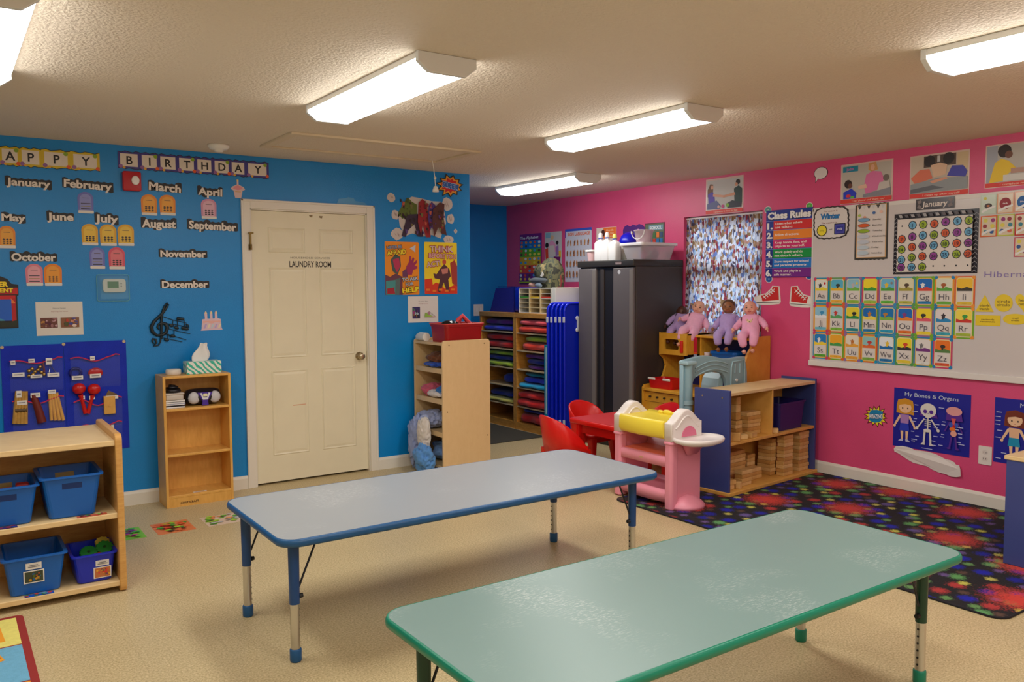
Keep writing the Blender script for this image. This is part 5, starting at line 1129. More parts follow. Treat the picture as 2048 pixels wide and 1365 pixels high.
S.part('print').TX('Dramatic Play', .5, .19, .035, ink((90, 90, 95)), .30); S.TX('Playing Pretend', .5, .28, .03, ink((170, 120, 120)), .34)
photo_patch(S, .14, .40, .39, .85, ((60, 50, 110), (150, 60, 130), (70, 120, 90), (170, 190, 200), (40, 50, 60), (140, 100, 50)), 7, 20); S.G([(.53, .80), (.55, .62), (.70, .72), (.86, .80)], ink((150, 190, 80))); S.L(.58, .66, .72, .56, .003, ink((150, 120, 130))); S.E(.68, .66, .04, .07, ink((180, 130, 150))); S.L(.72, .62, .88, .78, .003, ink((130, 130, 120))); S.R(.70, .78, .90, .81, ink((220, 170, 160))); S.flush()
S = Sheet('B', (-40, 553), (38, 658), 'student_frame', 'red paper frame with yellow SUPER STUDENT lettering at the left edge', 'paper frame')
S.base(DARK, 'backing', pts=[(0, .18), (.3, .04), (.55, .0), (.72, .05), (.82, .14), (1, .16), (1, .36), (.96, .38), (.96, 1), (0, 1)])
S.part('frame').R(.02, .22, .98, .345, ink((196, 18, 26))); S.R(.02, .365, .915, .46, ink((206, 20, 26))); S.R(.80, .42, .915, .9, ink((190, 14, 26))); S.R(.02, .42, .12, .9, ink((190, 14, 26)))
S.G([(.02, .97), (.02, .86), (.3, .9), (.5, .84), (.7, .88), (.93, .84), (.93, .97)], ink((30, 42, 26))); S.G([(.79, .42), (.90, .50), (.90, .52), (.80, .52)], ink((236, 120, 40)))
S.part('window').R(.12, .44, .80, .85, ink((20, 96, 205))); S.G([(.12, .85), (.12, .82), (.35, .78), (.6, .83), (.6, .85)], ink((60, 150, 190)))
S.part('lettering').TX('SUPER', .44, .15, .105, DARK, .62, .07); S.TX('SUPER', .44, .15, .095, YELLOW, .60, .05); S.TX('STUDENT', .46, .265, .095, DARK, .82, .07); S.TX('STUDENT', .46, .265, .085, YELLOW, .80, .05); S.flush()
# rubble decal with plain colour shapes and comic signs
RUB = ink((205, 196, 192)); RB2 = ink((160, 140, 136))
def rub(x0, x1, y0, y1, lab, seed, n=11):
    S = Sheet('B', (x0, y0), (x1, y1), 'wall_decal', lab, 'wall decal'); rnd = random.Random(seed)
    pts = [(.5+(.40+.10*rnd.random())*math.cos(2*PI*i/n), .5+(.38+.12*rnd.random())*math.sin(2*PI*i/n)) for i in range(n)]
    S.base(RUB, 'decal', .0006, pts=pts); S.part('crack')
    for k in range(3): a = rnd.uniform(.3, .6); S.L(a, rnd.uniform(.25, .5), a+.12, rnd.uniform(.5, .75), .004, RB2)
    S.flush()
rub(773, 792, 385, 406, 'small grey rubble decal, upper left of the comic decal', 1); rub(782, 800, 419, 441, 'grey rubble decal at the left side of the comic decal', 2); rub(781, 808, 455, 482, 'grey rubble decal at the lower left of the comic decal', 3)
rub(882, 907, 394, 424, 'grey rubble decal at the upper right of the comic decal', 4); rub(893, 909, 427, 449, 'grey rubble decal at the right side of the comic decal', 5); rub(886, 908, 470, 490, 'grey rubble decal just above the yellow poster', 6); rub(907, 915, 458, 468, 'tiny pale rubble decal right of the comic decal', 7)
S = Sheet('B', (794, 393), (892, 478), 'comic_decal', 'wall decal of plain green, red, purple and brown shapes above the posters', 'wall decal')
S.base(RUB, 'backing', .0006, pts=[(.02, .45), (.1, .3), (.2, .1), (.3, .02), (.5, .05), (.7, .1), (.9, .1), (.97, .35), (1, .6), (.93, .8), (.88, .98), (.7, .9), (.5, .95), (.3, .88), (.15, .95), (.05, .7)])
for nm, c, q in (('green_shape', (92, 112, 40), [(.02, .42), (.12, .20), (.22, .04), (.30, .14), (.40, .20), (.40, .45), (.22, .48), (.10, .55)]), ('dark_shape', (52, 36, 62), [(.20, .45), (.42, .42), (.48, .70), (.52, .95), (.40, .95), (.34, .66), (.22, .80), (.16, .97), (.08, .95), (.14, .70)]),
                 ('red_shape', (150, 26, 36), [(.42, .16), (.50, .06), (.58, .16), (.62, .5), (.66, .96), (.56, .96), (.50, .66), (.46, .92), (.40, .60)]), ('violet_shape', (74, 50, 130), [(.62, .22), (.68, .12), (.76, .2), (.72, .6), (.64, .8), (.60, .5)]),
                 ('brown_shape', (84, 40, 36), [(.70, .30), (.84, .12), (.94, .16), (.92, .5), (.98, .9), (.86, .86), (.80, .72), (.72, .96), (.68, .6)])):
    S.part(nm).G(q, ink(c)); rd = random.Random(nm); xs = [p[0] for p in q]; ys_ = [p[1] for p in q]
    for k in range(16):
        cx, cy = rd.uniform(min(xs)+.04, max(xs)-.04), rd.uniform(min(ys_)+.06, max(ys_)-.05); r_ = rd.uniform(.02, .05)
        S.G([(cx-r_*.5, cy-r_), (cx+r_*.6, cy-r_*.6), (cx+r_*.3, cy+r_*1.3), (cx-r_*.4, cy+r_*.8)], ink(((60, 30, 40), (150, 40, 40), (40, 24, 30), (120, 110, 60), (90, 60, 130), (190, 90, 70))[rd.randrange(6)] if k % 3 else tuple(int(v*.75) for v in c)))
S.flush()
def burst(S, cols, n, seed, word, wc, rot=0, tw=.5, band=None):
    rnd = random.Random(seed); R_ = [rnd.uniform(.82, 1) for _ in range(n)]
    def pts(k, inner=.62): return [(.5+.5*k*(R_[i//2] if i % 2 == 0 else inner)*math.cos(2*PI*i/(2*n)-1.3), .5+.5*k*(R_[i//2] if i % 2 == 0 else inner)*math.sin(2*PI*i/(2*n)-1.3)) for i in range(2*n)]
    S.base(ink(cols[0]), 'starburst', .001, pts=pts(1.0)); S.part('rays').G(pts(.86), ink(cols[1]))
    if len(cols) > 2: S.G(pts(.66), ink(cols[2]))
    S.part('lettering')
    if band: S.G(band[1], ink(band[0]))
    S.TX(word, .5, .5, .20, ink(wc[0]), tw*1.03, .075, rot=rot); S.TX(word, .5, .5, .18, ink(wc[1]), tw, .04, rot=rot); S.flush()
S = Sheet('B', (869, 345), (931, 398), 'comic_starburst', 'red, yellow and blue comic starburst in the corner above the decal', 'wall sign', off=.003)
burst(S, ((30, 30, 28), (230, 160, 40), (206, 30, 30)), 11, 4, 'SUPER', ((200, 215, 240), (20, 100, 190)), -.12, .5, ((20, 96, 180), [(.24, .32), (.78, .46), (.74, .70), (.28, .56)]))
S = Sheet('B', (770, 484), (838, 590), 'comic_poster', 'orange comic poster reading NEVER BE AFRAID TO ASK FOR HELP', 'poster'); S.base(ink((244, 148, 30)), 'sheet', r=.01)
S.part('picture').G([(0, .62), (.14, .66), (.3, .60), (.5, .66), (.5, 1), (0, 1)], ink((110, 60, 80))); S.G([(.02, .74), (.3, .72), (.36, 1), (.02, 1)], ink((70, 150, 150))); S.G([(.05, .88), (.25, .86), (.28, .98), (.05, .98)], ink((170, 30, 50))); S.G([(.30, .70), (.44, .68), (.40, 1), (.28, 1)], ink((90, 110, 110)))
S.G([(.16, .34), (.30, .24), (.44, .28), (.46, .46), (.36, .62), (.22, .56)], ink((70, 90, 90))); S.G([(.22, .34), (.40, .30), (.44, .46), (.34, .58), (.26, .46)], ink((190, 50, 90)))
S.G([(.58, .62), (.62, .46), (.70, .38), (.72, .26), (.76, .27), (.76, .37), (.82, .28), (.86, .31), (.82, .40), (.92, .34), (.94, .38), (.86, .45), (.94, .46), (.94, .50), (.82, .53), (.78, .62)], ink((160, 44, 96)))
S.G([(.5, .56), (.62, .50), (.66, .66), (.5, .66)], ink((110, 60, 100))); S.G([(.72, .12), (.90, .05), (.88, .20), (.82, .16)], ink((205, 205, 215)))
S.part('lettering')
for tx, x, y, h, c, wd in (('NEVER BE', .27, .10, .055, (150, 160, 190), .44), ('AFRAID', .33, .20, .085, (250, 220, 40), .56), ('TO ASK', .72, .70, .065, (190, 205, 225), .48), ('FOR', .70, .795, .06, (180, 190, 210), .24), ('HELP', .73, .905, .09, (250, 226, 40), .50)):
    S.part('lettering'); S.TX(tx, x, y, h*1.1, DARK, wd*1.04, .08, rot=.10); S.TX(tx, x, y, h, ink(c), wd, .035, rot=.10)
S.flush()
S = Sheet('B', (849, 485), (914, 588), 'comic_poster', 'yellow comic poster reading THINK BEFORE YOU ACT', 'poster'); S.base(ink((246, 218, 40)), 'sheet', r=.01)
S.part('picture').G([(.0, .72), (.22, .70), (.24, .82), (.34, .78), (.5, .82), (.6, .90), (.8, .86), (1, .8), (1, 1), (0, 1)], ink((222, 60, 30))); S.G([(.78, .40), (.92, .34), (1, .46), (1, .86), (.84, .80)], ink((170, 60, 50)))
S.G([(.46, .52), (.60, .42), (.76, .52), (.80, .66), (.72, .72), (.76, .96), (.66, .94), (.58, .78), (.46, .98), (.38, .94), (.46, .72), (.30, .70), (.26, .60), (.36, .62)], ink((88, 50, 60))); S.G([(.50, .52), (.72, .50), (.70, .60), (.54, .62)], ink((205, 130, 120))); S.E(.60, .38, .06, .05, ink((200, 80, 60)))
for k in range(5): S.R(.04+.19*k, .90+.02*(k % 2), .15+.19*k, .94+.02*(k % 2), ink((240, 130, 40)))
S.part('lettering')
for tx, x, y, h, c, wd, r_ in (('THINK', .52, .13, .11, (216, 190, 190), .72, .0), ('BEFORE YOU', .54, .265, .085, (220, 170, 170), .82, -.03), ('ACT!', .26, .42, .10, (216, 190, 190), .42, .12)):
    S.part('lettering'); S.TX(tx, x, y, h*1.08, ink((170, 30, 40)), wd*1.03, .075, rot=r_); S.TX(tx, x, y, h, ink(c), wd, .035, rot=r_)
S.flush()
S = Sheet('B', (672, 395), (736, 411), 'paint_patch', 'pale scuffed tape mark on the blue wall above the door', 'mark'); S.base(ink((70, 150, 205), .3), 'mark', .0004, pts=[(.02, .95), (.08, .3), (.3, .15), (.38, .0), (.55, .1), (.6, .45), (.9, .6), (1, 1), (.5, .9)]); S.flush()
S = Sheet('R', (947, 609), (966, 632), 'switch_plate', 'white light switch plate on the blue alcove wall', 'light switch'); S.base(ink((232, 228, 222), .35), 'plate', .006, r=.004)
S.part('switch'); S.b.m(ink((240, 238, 232), .3)).prism([S.X(p) for p in ((.2, .3), (.4, .3), (.4, .7), (.2, .7))], .006, .012); S.part('switch'); S.b.m(ink((240, 238, 232), .3)).prism([S.X(p) for p in ((.6, .3), (.8, .3), (.8, .7), (.6, .7))], .006, .012); S.flush()
S = Sheet('B', (634, 522), (636, 540), 'x', 'x', 'x') if False else None
# sign on the door
dM = Matrix(((1, 0, 0, 0), (0, 0, -1, ys-.0006), (0, 1, 0, 0), (0, 0, 0, 1))); ua, va = pix(578, 534, 1, ys)[0], pix(578, 534, 1, ys)[2]; ub = pix(663, 534, 1, ys)[0]; vt = pix(620, 513, 1, ys)[2]; vb = pix(620, 536, 1, ys)[2]
b = B(ink((58, 50, 40)), dM); b.text('LAUNDRY ROOM', (ua+ub)/2, vb+.028, .047, ink((58, 50, 40)), (ub-ua)*.98, .014, z=.0005); b.text('HOUSEHOLD SERVICES', (ua+ub)/2, vt-.012, .014, ink((120, 112, 95)), (ub-ua)*.98, 0, z=.0005)
solo('door_lettering', 'thin black lettering LAUNDRY ROOM on the white door', 'sign', b)

# ---------------------------------------------------------------- blue hanging pocket chart with instruments
cu0, cv1, cu1, cv0 = .306, 1.137, 1.03, .402
t = T('pocket_chart', 'royal blue hanging pocket chart with musical instruments', 'pocket chart', ((cu0+cu1)/2, YB-.002, cv0))
M_PC = mat('blue_canvas', (10, 44, 188), .8, var=.08, vs=10, bump=.4, bs=200); M_PIP = mat('red_piping', (206, 26, 84), .6); FILM = mat('clear_vinyl', (190, 215, 245), .05, alpha=.06, coat=.6)
WB2 = wallM('B', .002)
for x0, x1, z1 in ((cu0-.0, .655, 1.128), (.657, cu1, 1.137)): t.add('backing', B(M_PC, WB2).prism([(x0, cv0), (x1, cv0), (x1, z1), (x0, z1)], 0, .005))
for x, z in ((.315, 1.12), (.657, 1.125), (1.018, 1.128)): t.add('grommet', B(M_NICK, WB2).prism(circ(x, z, .010), .005, .008))
def pocket(x0, x1, z0, z1, sag):
    pts = [(x0+(x1-x0)*f, z1+sag*math.sin(f*PI*3)*.4-.012*math.sin(PI*f)+(.012 if f > .9 else 0)) for f in [i/12 for i in range(13)]]
    t.add('piping', B(M_PIP, WB2).tube([(u, v, .022) for u, v in pts], .0045, 6))
    b = B(FILM, WB2); b.loft([[(u, z0, .006) for u, v in pts], [(u, z0+.02, .024) for u, v in pts], [(u, v, .026) for u, v in pts]], False, False); t.add('clear_pocket', b)
pocket(.35, .645, .83, 1.03, .02); pocket(.69, .985, .83, 1.03, .03); pocket(.355, .645, .53, .775, .03); pocket(.70, .99, .56, .74, .05); pocket(.73, .985, .42, .575, .04); pocket(.36, .66, .30+.12, .50, .02)
IM = lambda px, py, o=.02: Vector((*[pix(px, py, 1, YB-o)[i] for i in range(3)],))
def tagl(px, py, w, h, lab):
    q = IM(px, py, .034); b = B(WHITE, Matrix.Translation(q) @ Matrix.Rotation(PI/2, 4, 'X')).prism([(-w/2, -h/2), (w/2, -h/2), (w/2, h/2), (-w/2, h/2)], -.0006, .0006); b.lay = .001
    b.P([(-w*.35, -h*.1), (w*.35, -h*.1), (w*.35, h*.12), (-w*.35, h*.12)], ink((140, 140, 150))); solo('pocket_label', lab, 'label', b)
for i, (px, py, w, h, l) in enumerate(((37, 750, .066, .026, 'under the left top pocket'), (73, 753, .066, .020, 'on the jingle bells pocket'), (107, 750, .068, .026, 'on the third pocket of the top row'), (155, 756, .066, .026, 'under the small blue tambourine'), (191, 752, .066, .026, 'on the red bowl pocket'),
                                      (26, 726, .026, .026, 'small, at the upper left pocket'), (63, 722, .034, .024, 'small, above the jingle bells'), (98, 723, .036, .042, 'tall, at the third top pocket'), (185, 717, .028, .028, 'small square, above the red bowl'), (44, 806, .054, .028, 'across the bundled wood'), (38, 789, .028, .044, 'tall, at the top of the bundled wood'),
                                      (71, 791, .055, .03, 'on the dark red guiro'), (104, 784, .045, .026, 'at the top of the rhythm sticks'), (165, 796, .028, .024, 'under the left maraca head'), (184, 796, .034, .024, 'under the right maraca head'), (224, 795, .075, .022, 'across the wood block'))): tagl(px, py, w, h, 'white pocket chart label ' + l)
def inst(name, lab, fn, cat='instrument', group=None): b = B(); fn(b); solo(name, lab, cat, b, None, group)
for i, (px, py) in enumerate(((58, 742), (64, 738), (70, 744), (76, 740), (83, 745), (66, 750), (88, 749), (80, 734), (58, 752))):
    if i < 9: inst('jingle_bell', ('leftmost', 'upper left', 'centre', 'upper', 'right', 'lower', 'rightmost', 'topmost', 'lowest left')[i]+' golden jingle bell in the top row pocket', lambda b, px=px, py=py: b.m(mat('brass', (190, 160, 100), .25, 1)).ell(tuple(IM(px, py, .02)), .0125, 12, 8), group='jingle bells in the pocket chart')
inst('red_shaker', 'round red instrument in the upper right pocket', lambda b: b.m(ink((186, 22, 30), .3)).ell(tuple(IM(191, 746, .022)), (.045, .012, .034), 20, 10))
inst('blue_tambourine', 'small dark blue tambourine in the pocket left of the red one', lambda b: b.m(ink((22, 26, 120), .3)).tube([tuple(IM(151, 746, .02)+Vector((.032*math.cos(a), 0, .03*math.sin(a)))) for a in [2*PI*k/16 for k in range(16)]], .009, 8, True))
inst('metal_triangle', 'thin metal triangle in the third top pocket', lambda b: b.m(M_CHROME).tube([tuple(IM(*q, .02)) for q in ((100, 730), (117, 752), (98, 748))], .003, 6, True))
inst('beater', 'dark red beater stick between the top pockets', lambda b: b.m(ink((110, 26, 44))).tube([tuple(IM(86, 722, .02)), tuple(IM(89, 745, .02))], .006, 8))
def wb(b):
    b.m(mat('light_bundle_wood', (196, 150, 70), .6, var=.15, vs=40))
    for k, (xa, xb) in enumerate(((35, 29), (40, 36), (46, 43), (51, 51))): b.tube([tuple(IM(xa, 783, .018)), tuple(IM(xb, 848, .018))], .014, 8)
    b.m(ink((90, 66, 30))).tube([tuple(IM(30, 822, .018)), tuple(IM(54, 820, .018))], .0175, 8)
inst('wood_bundle', 'bundle of tan wooden claves in the left middle pocket', wb)
inst('guiro', 'dark red guiro stick leaning in the middle pocket', lambda b: b.m(mat('maroon_wood', (112, 30, 24), .5)).tube([tuple(IM(66, 790, .02)), tuple(IM(77, 820, .02)), tuple(IM(84, 845, .02))], [.018, .024, .027], 12))
for i, (xa, xb) in enumerate(((99, 103), (103, 111), (108, 119), (113, 127))): inst('rhythm_stick', ('leftmost', 'second', 'third', 'rightmost')[i]+' tan rhythm stick fanned out in the pocket chart', lambda b, xa=xa, xb=xb: b.m(M_BIRCH).tube([tuple(IM(xa, 786, .018)), tuple(IM(xb, 841, .018))], .0105, 8), group='rhythm sticks in the pocket chart')
for i, (hx, hy, tx, ty) in enumerate(((158, 778, 171, 827), (188, 779, 176, 827))):
    tm = T('maraca', ('left', 'right')[i]+' red maraca hanging head up in the pocket chart', 'instrument', tuple(IM(tx, ty, .02)), 0, 'red maracas in the pocket chart'); MR = mat('maraca_red', (205, 26, 26), .25)
    tm.add('head', B(MR).ell(tuple(IM(hx, hy, .03)), (.040, .030, .037), 20, 12)); tm.add('handle', B(MR).tube([tuple(IM(hx+(3 if i == 0 else -3), hy+12, .028)), tuple(IM((hx+tx)/2, (hy+ty)/2, .026)), tuple(IM(tx, ty, .026))], [.016, .011, .014], 12))
inst('wood_block_instrument', 'light wooden block instrument in the right middle pocket', lambda b: (b.m(M_BIRCH).box(IM(208, 830)[0], YB-.036, IM(220, 828)[2], IM(231, 830)[0], YB-.01, IM(220, 792)[2], .004), b.cyl(tuple(IM(220, 812, .036)), tuple(IM(220, 812, .045)), .006)))
inst('castanet', 'tan castanet card behind the wooden block instrument', lambda b: (setattr(b, 'M', Matrix.Translation(IM(221, 793, .009)) @ Matrix.Rotation(.5, 4, 'Y')), b.m(ink((120, 96, 60))).box(-.03, -.003, -.03, .03, .003, .03)))
inst('white_card', 'white printed card in the lower right chart pocket', lambda b: b.m(WHITE).box(IM(208, 855)[0], YB-.018, IM(215, 868)[2], IM(228, 855)[0], YB-.016, IM(215, 851)[2]))
# ---------------------------------------------------------------- window curtain
def curtain_mat():
    m = mat('print_curtain', (220, 220, 225), .85); nt = m.node_tree; N = nt.nodes.new; L = nt.links.new; p = nt.nodes['Principled BSDF']
    tc = N('ShaderNodeTexCoord'); mp = N('ShaderNodeMapping'); mp.inputs['Scale'].default_value = (1, 1, .5); L(tc.outputs['Object'], mp.inputs[0])
    cur = None
    for sc_, seedv, cols in ((66, 0, ((222, 224, 236), (160, 124, 90), (196, 202, 222), (150, 60, 74), (216, 218, 232), (110, 130, 190), (196, 178, 160), (140, 108, 76), (228, 230, 240), (86, 76, 96), (190, 140, 124), (160, 184, 214))),):
        v = N('ShaderNodeTexVoronoi'); v.inputs['Scale'].default_value = sc_; L(mp.outputs[0], v.inputs['Vector'])
        s = N('ShaderNodeSeparateColor'); L(v.outputs['Color'], s.inputs[0]); cr = N('ShaderNodeValToRGB'); cr.color_ramp.interpolation = 'CONSTANT'; e = cr.color_ramp.elements
        for i, c in enumerate(cols):
            q = e[i] if i < 2 else e.new(i/len(cols)); q.position = i/len(cols); q.color = (*lin(c), 1)
        L(s.outputs[0], cr.inputs[0]); cur = cr.outputs[0]
    L(cur, p.inputs['Base Color']); tr = N('ShaderNodeBsdfTranslucent'); L(cur, tr.inputs[0]); mx = N('ShaderNodeMixShader'); mx.inputs[0].default_value = .42
    L(p.outputs[0], mx.inputs[1]); L(tr.outputs[0], mx.inputs[2]); L(mx.outputs[0], nt.nodes['Material Output'].inputs[0]); return m
b = B(curtain_mat()); R = []
for i in range(131):
    f = i/130; y = 5.385-.872*f; R.append([(XP+.024+.009*math.sin(f*62)+.004*math.sin(f*151+z*3), y+(.012*(2.08-z) if f < .1 else 0), z) for z in [2.082-.092*k for k in range(13)]])
b.loft(R, False, False); t = T('curtain', 'sheer curtain with a busy small print hanging in the window recess', 'curtain', (XP+.03, 4.95, 1.07)); t.add('cloth', b)
t.add('rod', B(M_VIN).tube([(XP+.030, 4.516, 2.09), (XP+.030, 5.399, 2.09)], .007, 8))

# ---------------------------------------------------------------- dolls
def skin_mesh(V, E, R, sub=2):
    me = bpy.data.meshes.new('sk'); me.from_pydata(V, E, []); o = bpy.data.objects.new('sk', me); COL.objects.link(o)
    mo = o.modifiers.new('s', 'SKIN'); mo.use_smooth_shade = True
    for i, r in enumerate(R): me.skin_vertices[0].data[i].radius = (r, r)
    me.skin_vertices[0].data[0].use_root = True
    o.modifiers.new('u', 'SUBSURF').levels = sub
    dg = bpy.context.evaluated_depsgraph_get(); dg.update(); ev = o.evaluated_get(dg); m2 = ev.to_mesh()
    out = ([tuple(v.co) for v in m2.vertices], [tuple(p.vertices) for p in m2.polygons]); ev.to_mesh_clear()
    bpy.data.objects.remove(o); bpy.data.meshes.remove(me); return out
def doll(y, label, suit, skin, lean=0, hair=None, pose=0, emblem=False, z0=1.0505, arms=((-.10, -.03), (.10, -.03)), hd=None, turn=.55, size=1.05):
    t = T('baby_doll', label, 'doll', (5.47, y, z0)); M = Matrix.Translation((5.47, y, z0)) @ Matrix.Rotation(turn, 4, 'Z') @ Matrix.Rotation(lean, 4, 'X') @ Matrix.Scale(size, 4)
    MS = cloth_mat('suit_%d_%d_%d' % suit, suit); MK_ = mat('doll_skin_%d' % skin[0], skin, .45)
    k = pose
    V = [(.0, 0, .055), (.04, 0, .11), (.075, 0, .155), (.085, 0, .185),
         (.075, -.055, .150), (.030, arms[0][0]*.9, .10), (-.015, arms[0][0]*1.05, .10+arms[0][1]), (.075, .055, .150), (.030, arms[1][0]*.9, .10), (-.015, arms[1][0]*1.05, .10+arms[1][1]),
         (-.02, -.035, .042), (-.095, -.048+k*.02, .018), (-.108, -.034+k*.03, -.065), (-.02, .035, .042), (-.095, .048+k*.02, .018), (-.108, .030+k*.03, -.068)]
    Ed = [(0, 1), (1, 2), (2, 3), (2, 4), (4, 5), (5, 6), (2, 7), (7, 8), (8, 9), (0, 10), (10, 11), (11, 12), (0, 13), (13, 14), (14, 15)]
    Rr = [.058, .062, .050, .028, .030, .028, .022, .030, .028, .022, .042, .040, .029, .042, .040, .029]
    v, f = skin_mesh(V, Ed, Rr); t.add('sleepsuit', B(MS, M).raw(v, f, True))
    c = Vector((.088, 0, .232)) if hd is None else Vector(hd)
    b = B(MK_, M); V0 = len(b.V); b.ell(tuple(c), (.053, .050, .058), 24, 16)
    b.ell(tuple(c+Vector((-.051, 0, -.008))), (.008, .009, .008), 8, 6)                      # nose
    for s in (-1, 1): b.ell(tuple(c+Vector((.004, s*.050, -.006))), (.010, .006, .014), 8, 6); b.ell(tuple(c+Vector((-.034, s*.022, -.020))), (.016, .015, .014), 10, 6)
    h = t.add('head', b)
    for s in (-1, 1):
        t.add('eye', B(ink((40, 30, 26), .2), M).ell(tuple(c+Vector((-.048, s*.019, .006))), (.004, .009, .004), 8, 6), h)
        t.add('eyebrow', B(ink(tuple(int(q*.6) for q in skin)), M).tube([tuple(c+Vector((-.047, s*.010, .018))), tuple(c+Vector((-.045, s*.028, .020)))], .0018, 5), h)
    t.add('mouth', B(ink((190, 70, 80)), M).tube([tuple(c+Vector((-.047, -.012, -.026))), tuple(c+Vector((-.050, 0, -.029))), tuple(c+Vector((-.047, .012, -.026)))], .0028, 6), h)
    if hair: t.add('hair', B(mat('doll_hair_%d' % hair[0], hair, .7, bump=.5, bs=300), M).ell(tuple(c+Vector((.010, 0, .012))), (.054, .054, .054), 20, 12), h)
    for a, s in ((arms[0], -1), (arms[1], 1)):
        w = Vector((-.030, a[0]*1.12, .10+a[1]*1.25)); b = B(MK_, M).ell(tuple(w), (.014, .012, .016), 10, 7)
        for q in range(4): b.tube([tuple(w+Vector((-.006+.004*q-.002, s*.004, -.010))), tuple(w+Vector((-.012+.006*q, s*.006, -.026)))], .0036, 6)
        b.tube([tuple(w+Vector((-.008, -s*.006, 0))), tuple(w+Vector((-.016, -s*.012, -.010)))], .0036, 6); t.add('hand', b)
    for i in (12, 15):
        q = Vector(V[i]); b = B(MK_, M).ell(tuple(q+Vector((-.012, 0, -.030))), (.026, .016, .018), 12, 8)
        for j in range(5): b.ell(tuple(q+Vector((-.036, -.012+.006*j, -.030+.002*abs(2-j)))), (.005, .004, .005), 6, 5)
        t.add('foot', b)
    if emblem:
        b = B(ink((244, 214, 170), .8), M).ell((-.0, 0, .125), (.018, .022, .016), 12, 8); b.m(ink((70, 45, 30))).ell((-.018, 0, .127), (.004, .006, .004), 8, 6); b.m(ink((244, 214, 170), .8)).ell((.0, -.018, .142), (.010, .008, .008), 8, 6).ell((.0, .018, .142), (.010, .008, .008), 8, 6); t.add('bear_patch', b)
    return t
LAV, DPK = (186, 158, 216), (246, 172, 206)
doll(5.275, 'dark-skinned doll in lavender slumped at the left end of the play kitchen', LAV, (84, 46, 32), .25, None, .4, z0=1.0605, arms=((-.09, -.02), (.11, -.06)), hd=(.085, .03, .190), size=.95)
doll(5.12, 'fair-skinned doll in a pink sleepsuit leaning left, second from the left', (248, 184, 214), (238, 178, 150), .30, None, .6, arms=((-.12, -.01), (.11, .0)), hd=(.088, .02, .228))
doll(4.70, 'brown-skinned doll in a lavender sleepsuit, second from the right', LAV, (150, 96, 58), -.04, (96, 62, 42), .9)
doll(4.455, 'fair-skinned doll in a pink sleepsuit with a bear patch, rightmost', DPK, (240, 172, 150), -.10, None, .5, True, arms=((-.115, -.03), (.115, -.02)))
solo('lavender_doll_hat', 'small lavender and white doll cloth lying between the two middle dolls', 'doll clothes', crumple(B(cloth_mat('cloth_lav', (176, 160, 214))), (5.50, 4.895, 1.100), (.03, .045, .028), 4, .3, 40, 24, 20, 1.0515))

# ---------------------------------------------------------------- things on the pink wall
def photo(x0, x1, y0, y1, label, cap, fn, strip=(224, 60, 48)):
    S = Sheet('P', (x0, y0), (x1, y1), 'manners_poster', label, 'poster', 'manners photo posters along the pink wall'); S.base(ink((226, 196, 186), .25))
    S.part('photograph'); fn(S); S.part('caption_strip').R(.01, .885, .99, .985, ink(strip)); S.TX(cap, .55, .935, .045, ink((248, 225, 200)), .62); S.flush()
HAIR = ink((44, 30, 24)); DEN = ink((70, 84, 130)); WALLP = ink((200, 200, 196))
def f1(S):
    S.R(.04, .05, .97, .87, WALLP); S.G([(.05, .30), (.12, .14), (.2, .16), (.2, .4), (.12, .52), (.05, .5)], ink((120, 80, 50))); S.C(.17, .24, .055, ink((226, 170, 140)))
    S.G([(.06, .42), (.18, .36), (.24, .46), (.26, .72), (.08, .74)], ink((84, 60, 180))); S.G([(.2, .42), (.52, .50), (.52, .56), (.2, .50)], ink((222, 165, 135))); S.G([(.04, .70), (.3, .62), (.42, .78), (.38, .86), (.04, .86)], ink((92, 100, 150)))
    S.C(.86, .17, .075, HAIR); S.C(.82, .23, .05, ink((215, 155, 120))); S.G([(.76, .34), (.88, .27), (.97, .36), (.97, .74), (.78, .72)], ink((26, 56, 46))); S.G([(.78, .44), (.48, .50), (.48, .56), (.8, .52)], ink((215, 155, 120))); S.G([(.55, .74), (.72, .66), (.97, .74), (.95, .86), (.6, .86)], ink((44, 42, 54)))
    S.C(.36, .80, .045, ink((220, 170, 160))); S.C(.47, .80, .05, ink((196, 50, 130))); S.C(.60, .78, .055, ink((130, 190, 40)))
photo(1412, 1487, 355, 427, 'photo poster of two seated children holding hands, above the curtain', 'I cooperate to share and help', f1)
def f2(S):
    S.R(.03, .04, .97, .87, ink((196, 190, 178))); S.R(.04, .06, .34, .20, ink((30, 140, 170))); S.TX('jobs', .18, .125, .07, ink((200, 120, 190)), .14, .02)
    S.G([(.54, .04), (.68, .02), (.72, .22), (.60, .26), (.54, .2)], ink((214, 160, 100))); S.E(.62, .15, .04, .075, ink((232, 180, 150))); S.G([(.5, .32), (.62, .24), (.78, .28), (.84, .46), (.76, .70), (.5, .80), (.46, .60)], ink((226, 120, 170)))
    S.G([(.34, .58), (.5, .54), (.52, .64), (.36, .66)], ink((232, 190, 165))); S.C(.15, .50, .105, ink((50, 34, 30))); S.C(.19, .55, .06, ink((110, 66, 48))); S.G([(.06, .70), (.22, .62), (.32, .74), (.30, .87), (.06, .87)], ink((40, 60, 200))); S.E(.16, .80, .05, .04, ink((220, 50, 60))); S.E(.24, .84, .04, .03, ink((90, 190, 70)))
    S.C(.88, .44, .08, ink((120, 110, 100))); S.G([(.76, .54), (.94, .52), (.97, .80), (.7, .84)], ink((205, 196, 188))); S.G([(.45, .80), (.97, .68), (.97, .87), (.45, .87)], ink((140, 140, 150)))
photo(1682, 1786, 324, 405, 'photo poster of a woman in pink with children', 'I say \'please\' and \'thank you\'', f2)
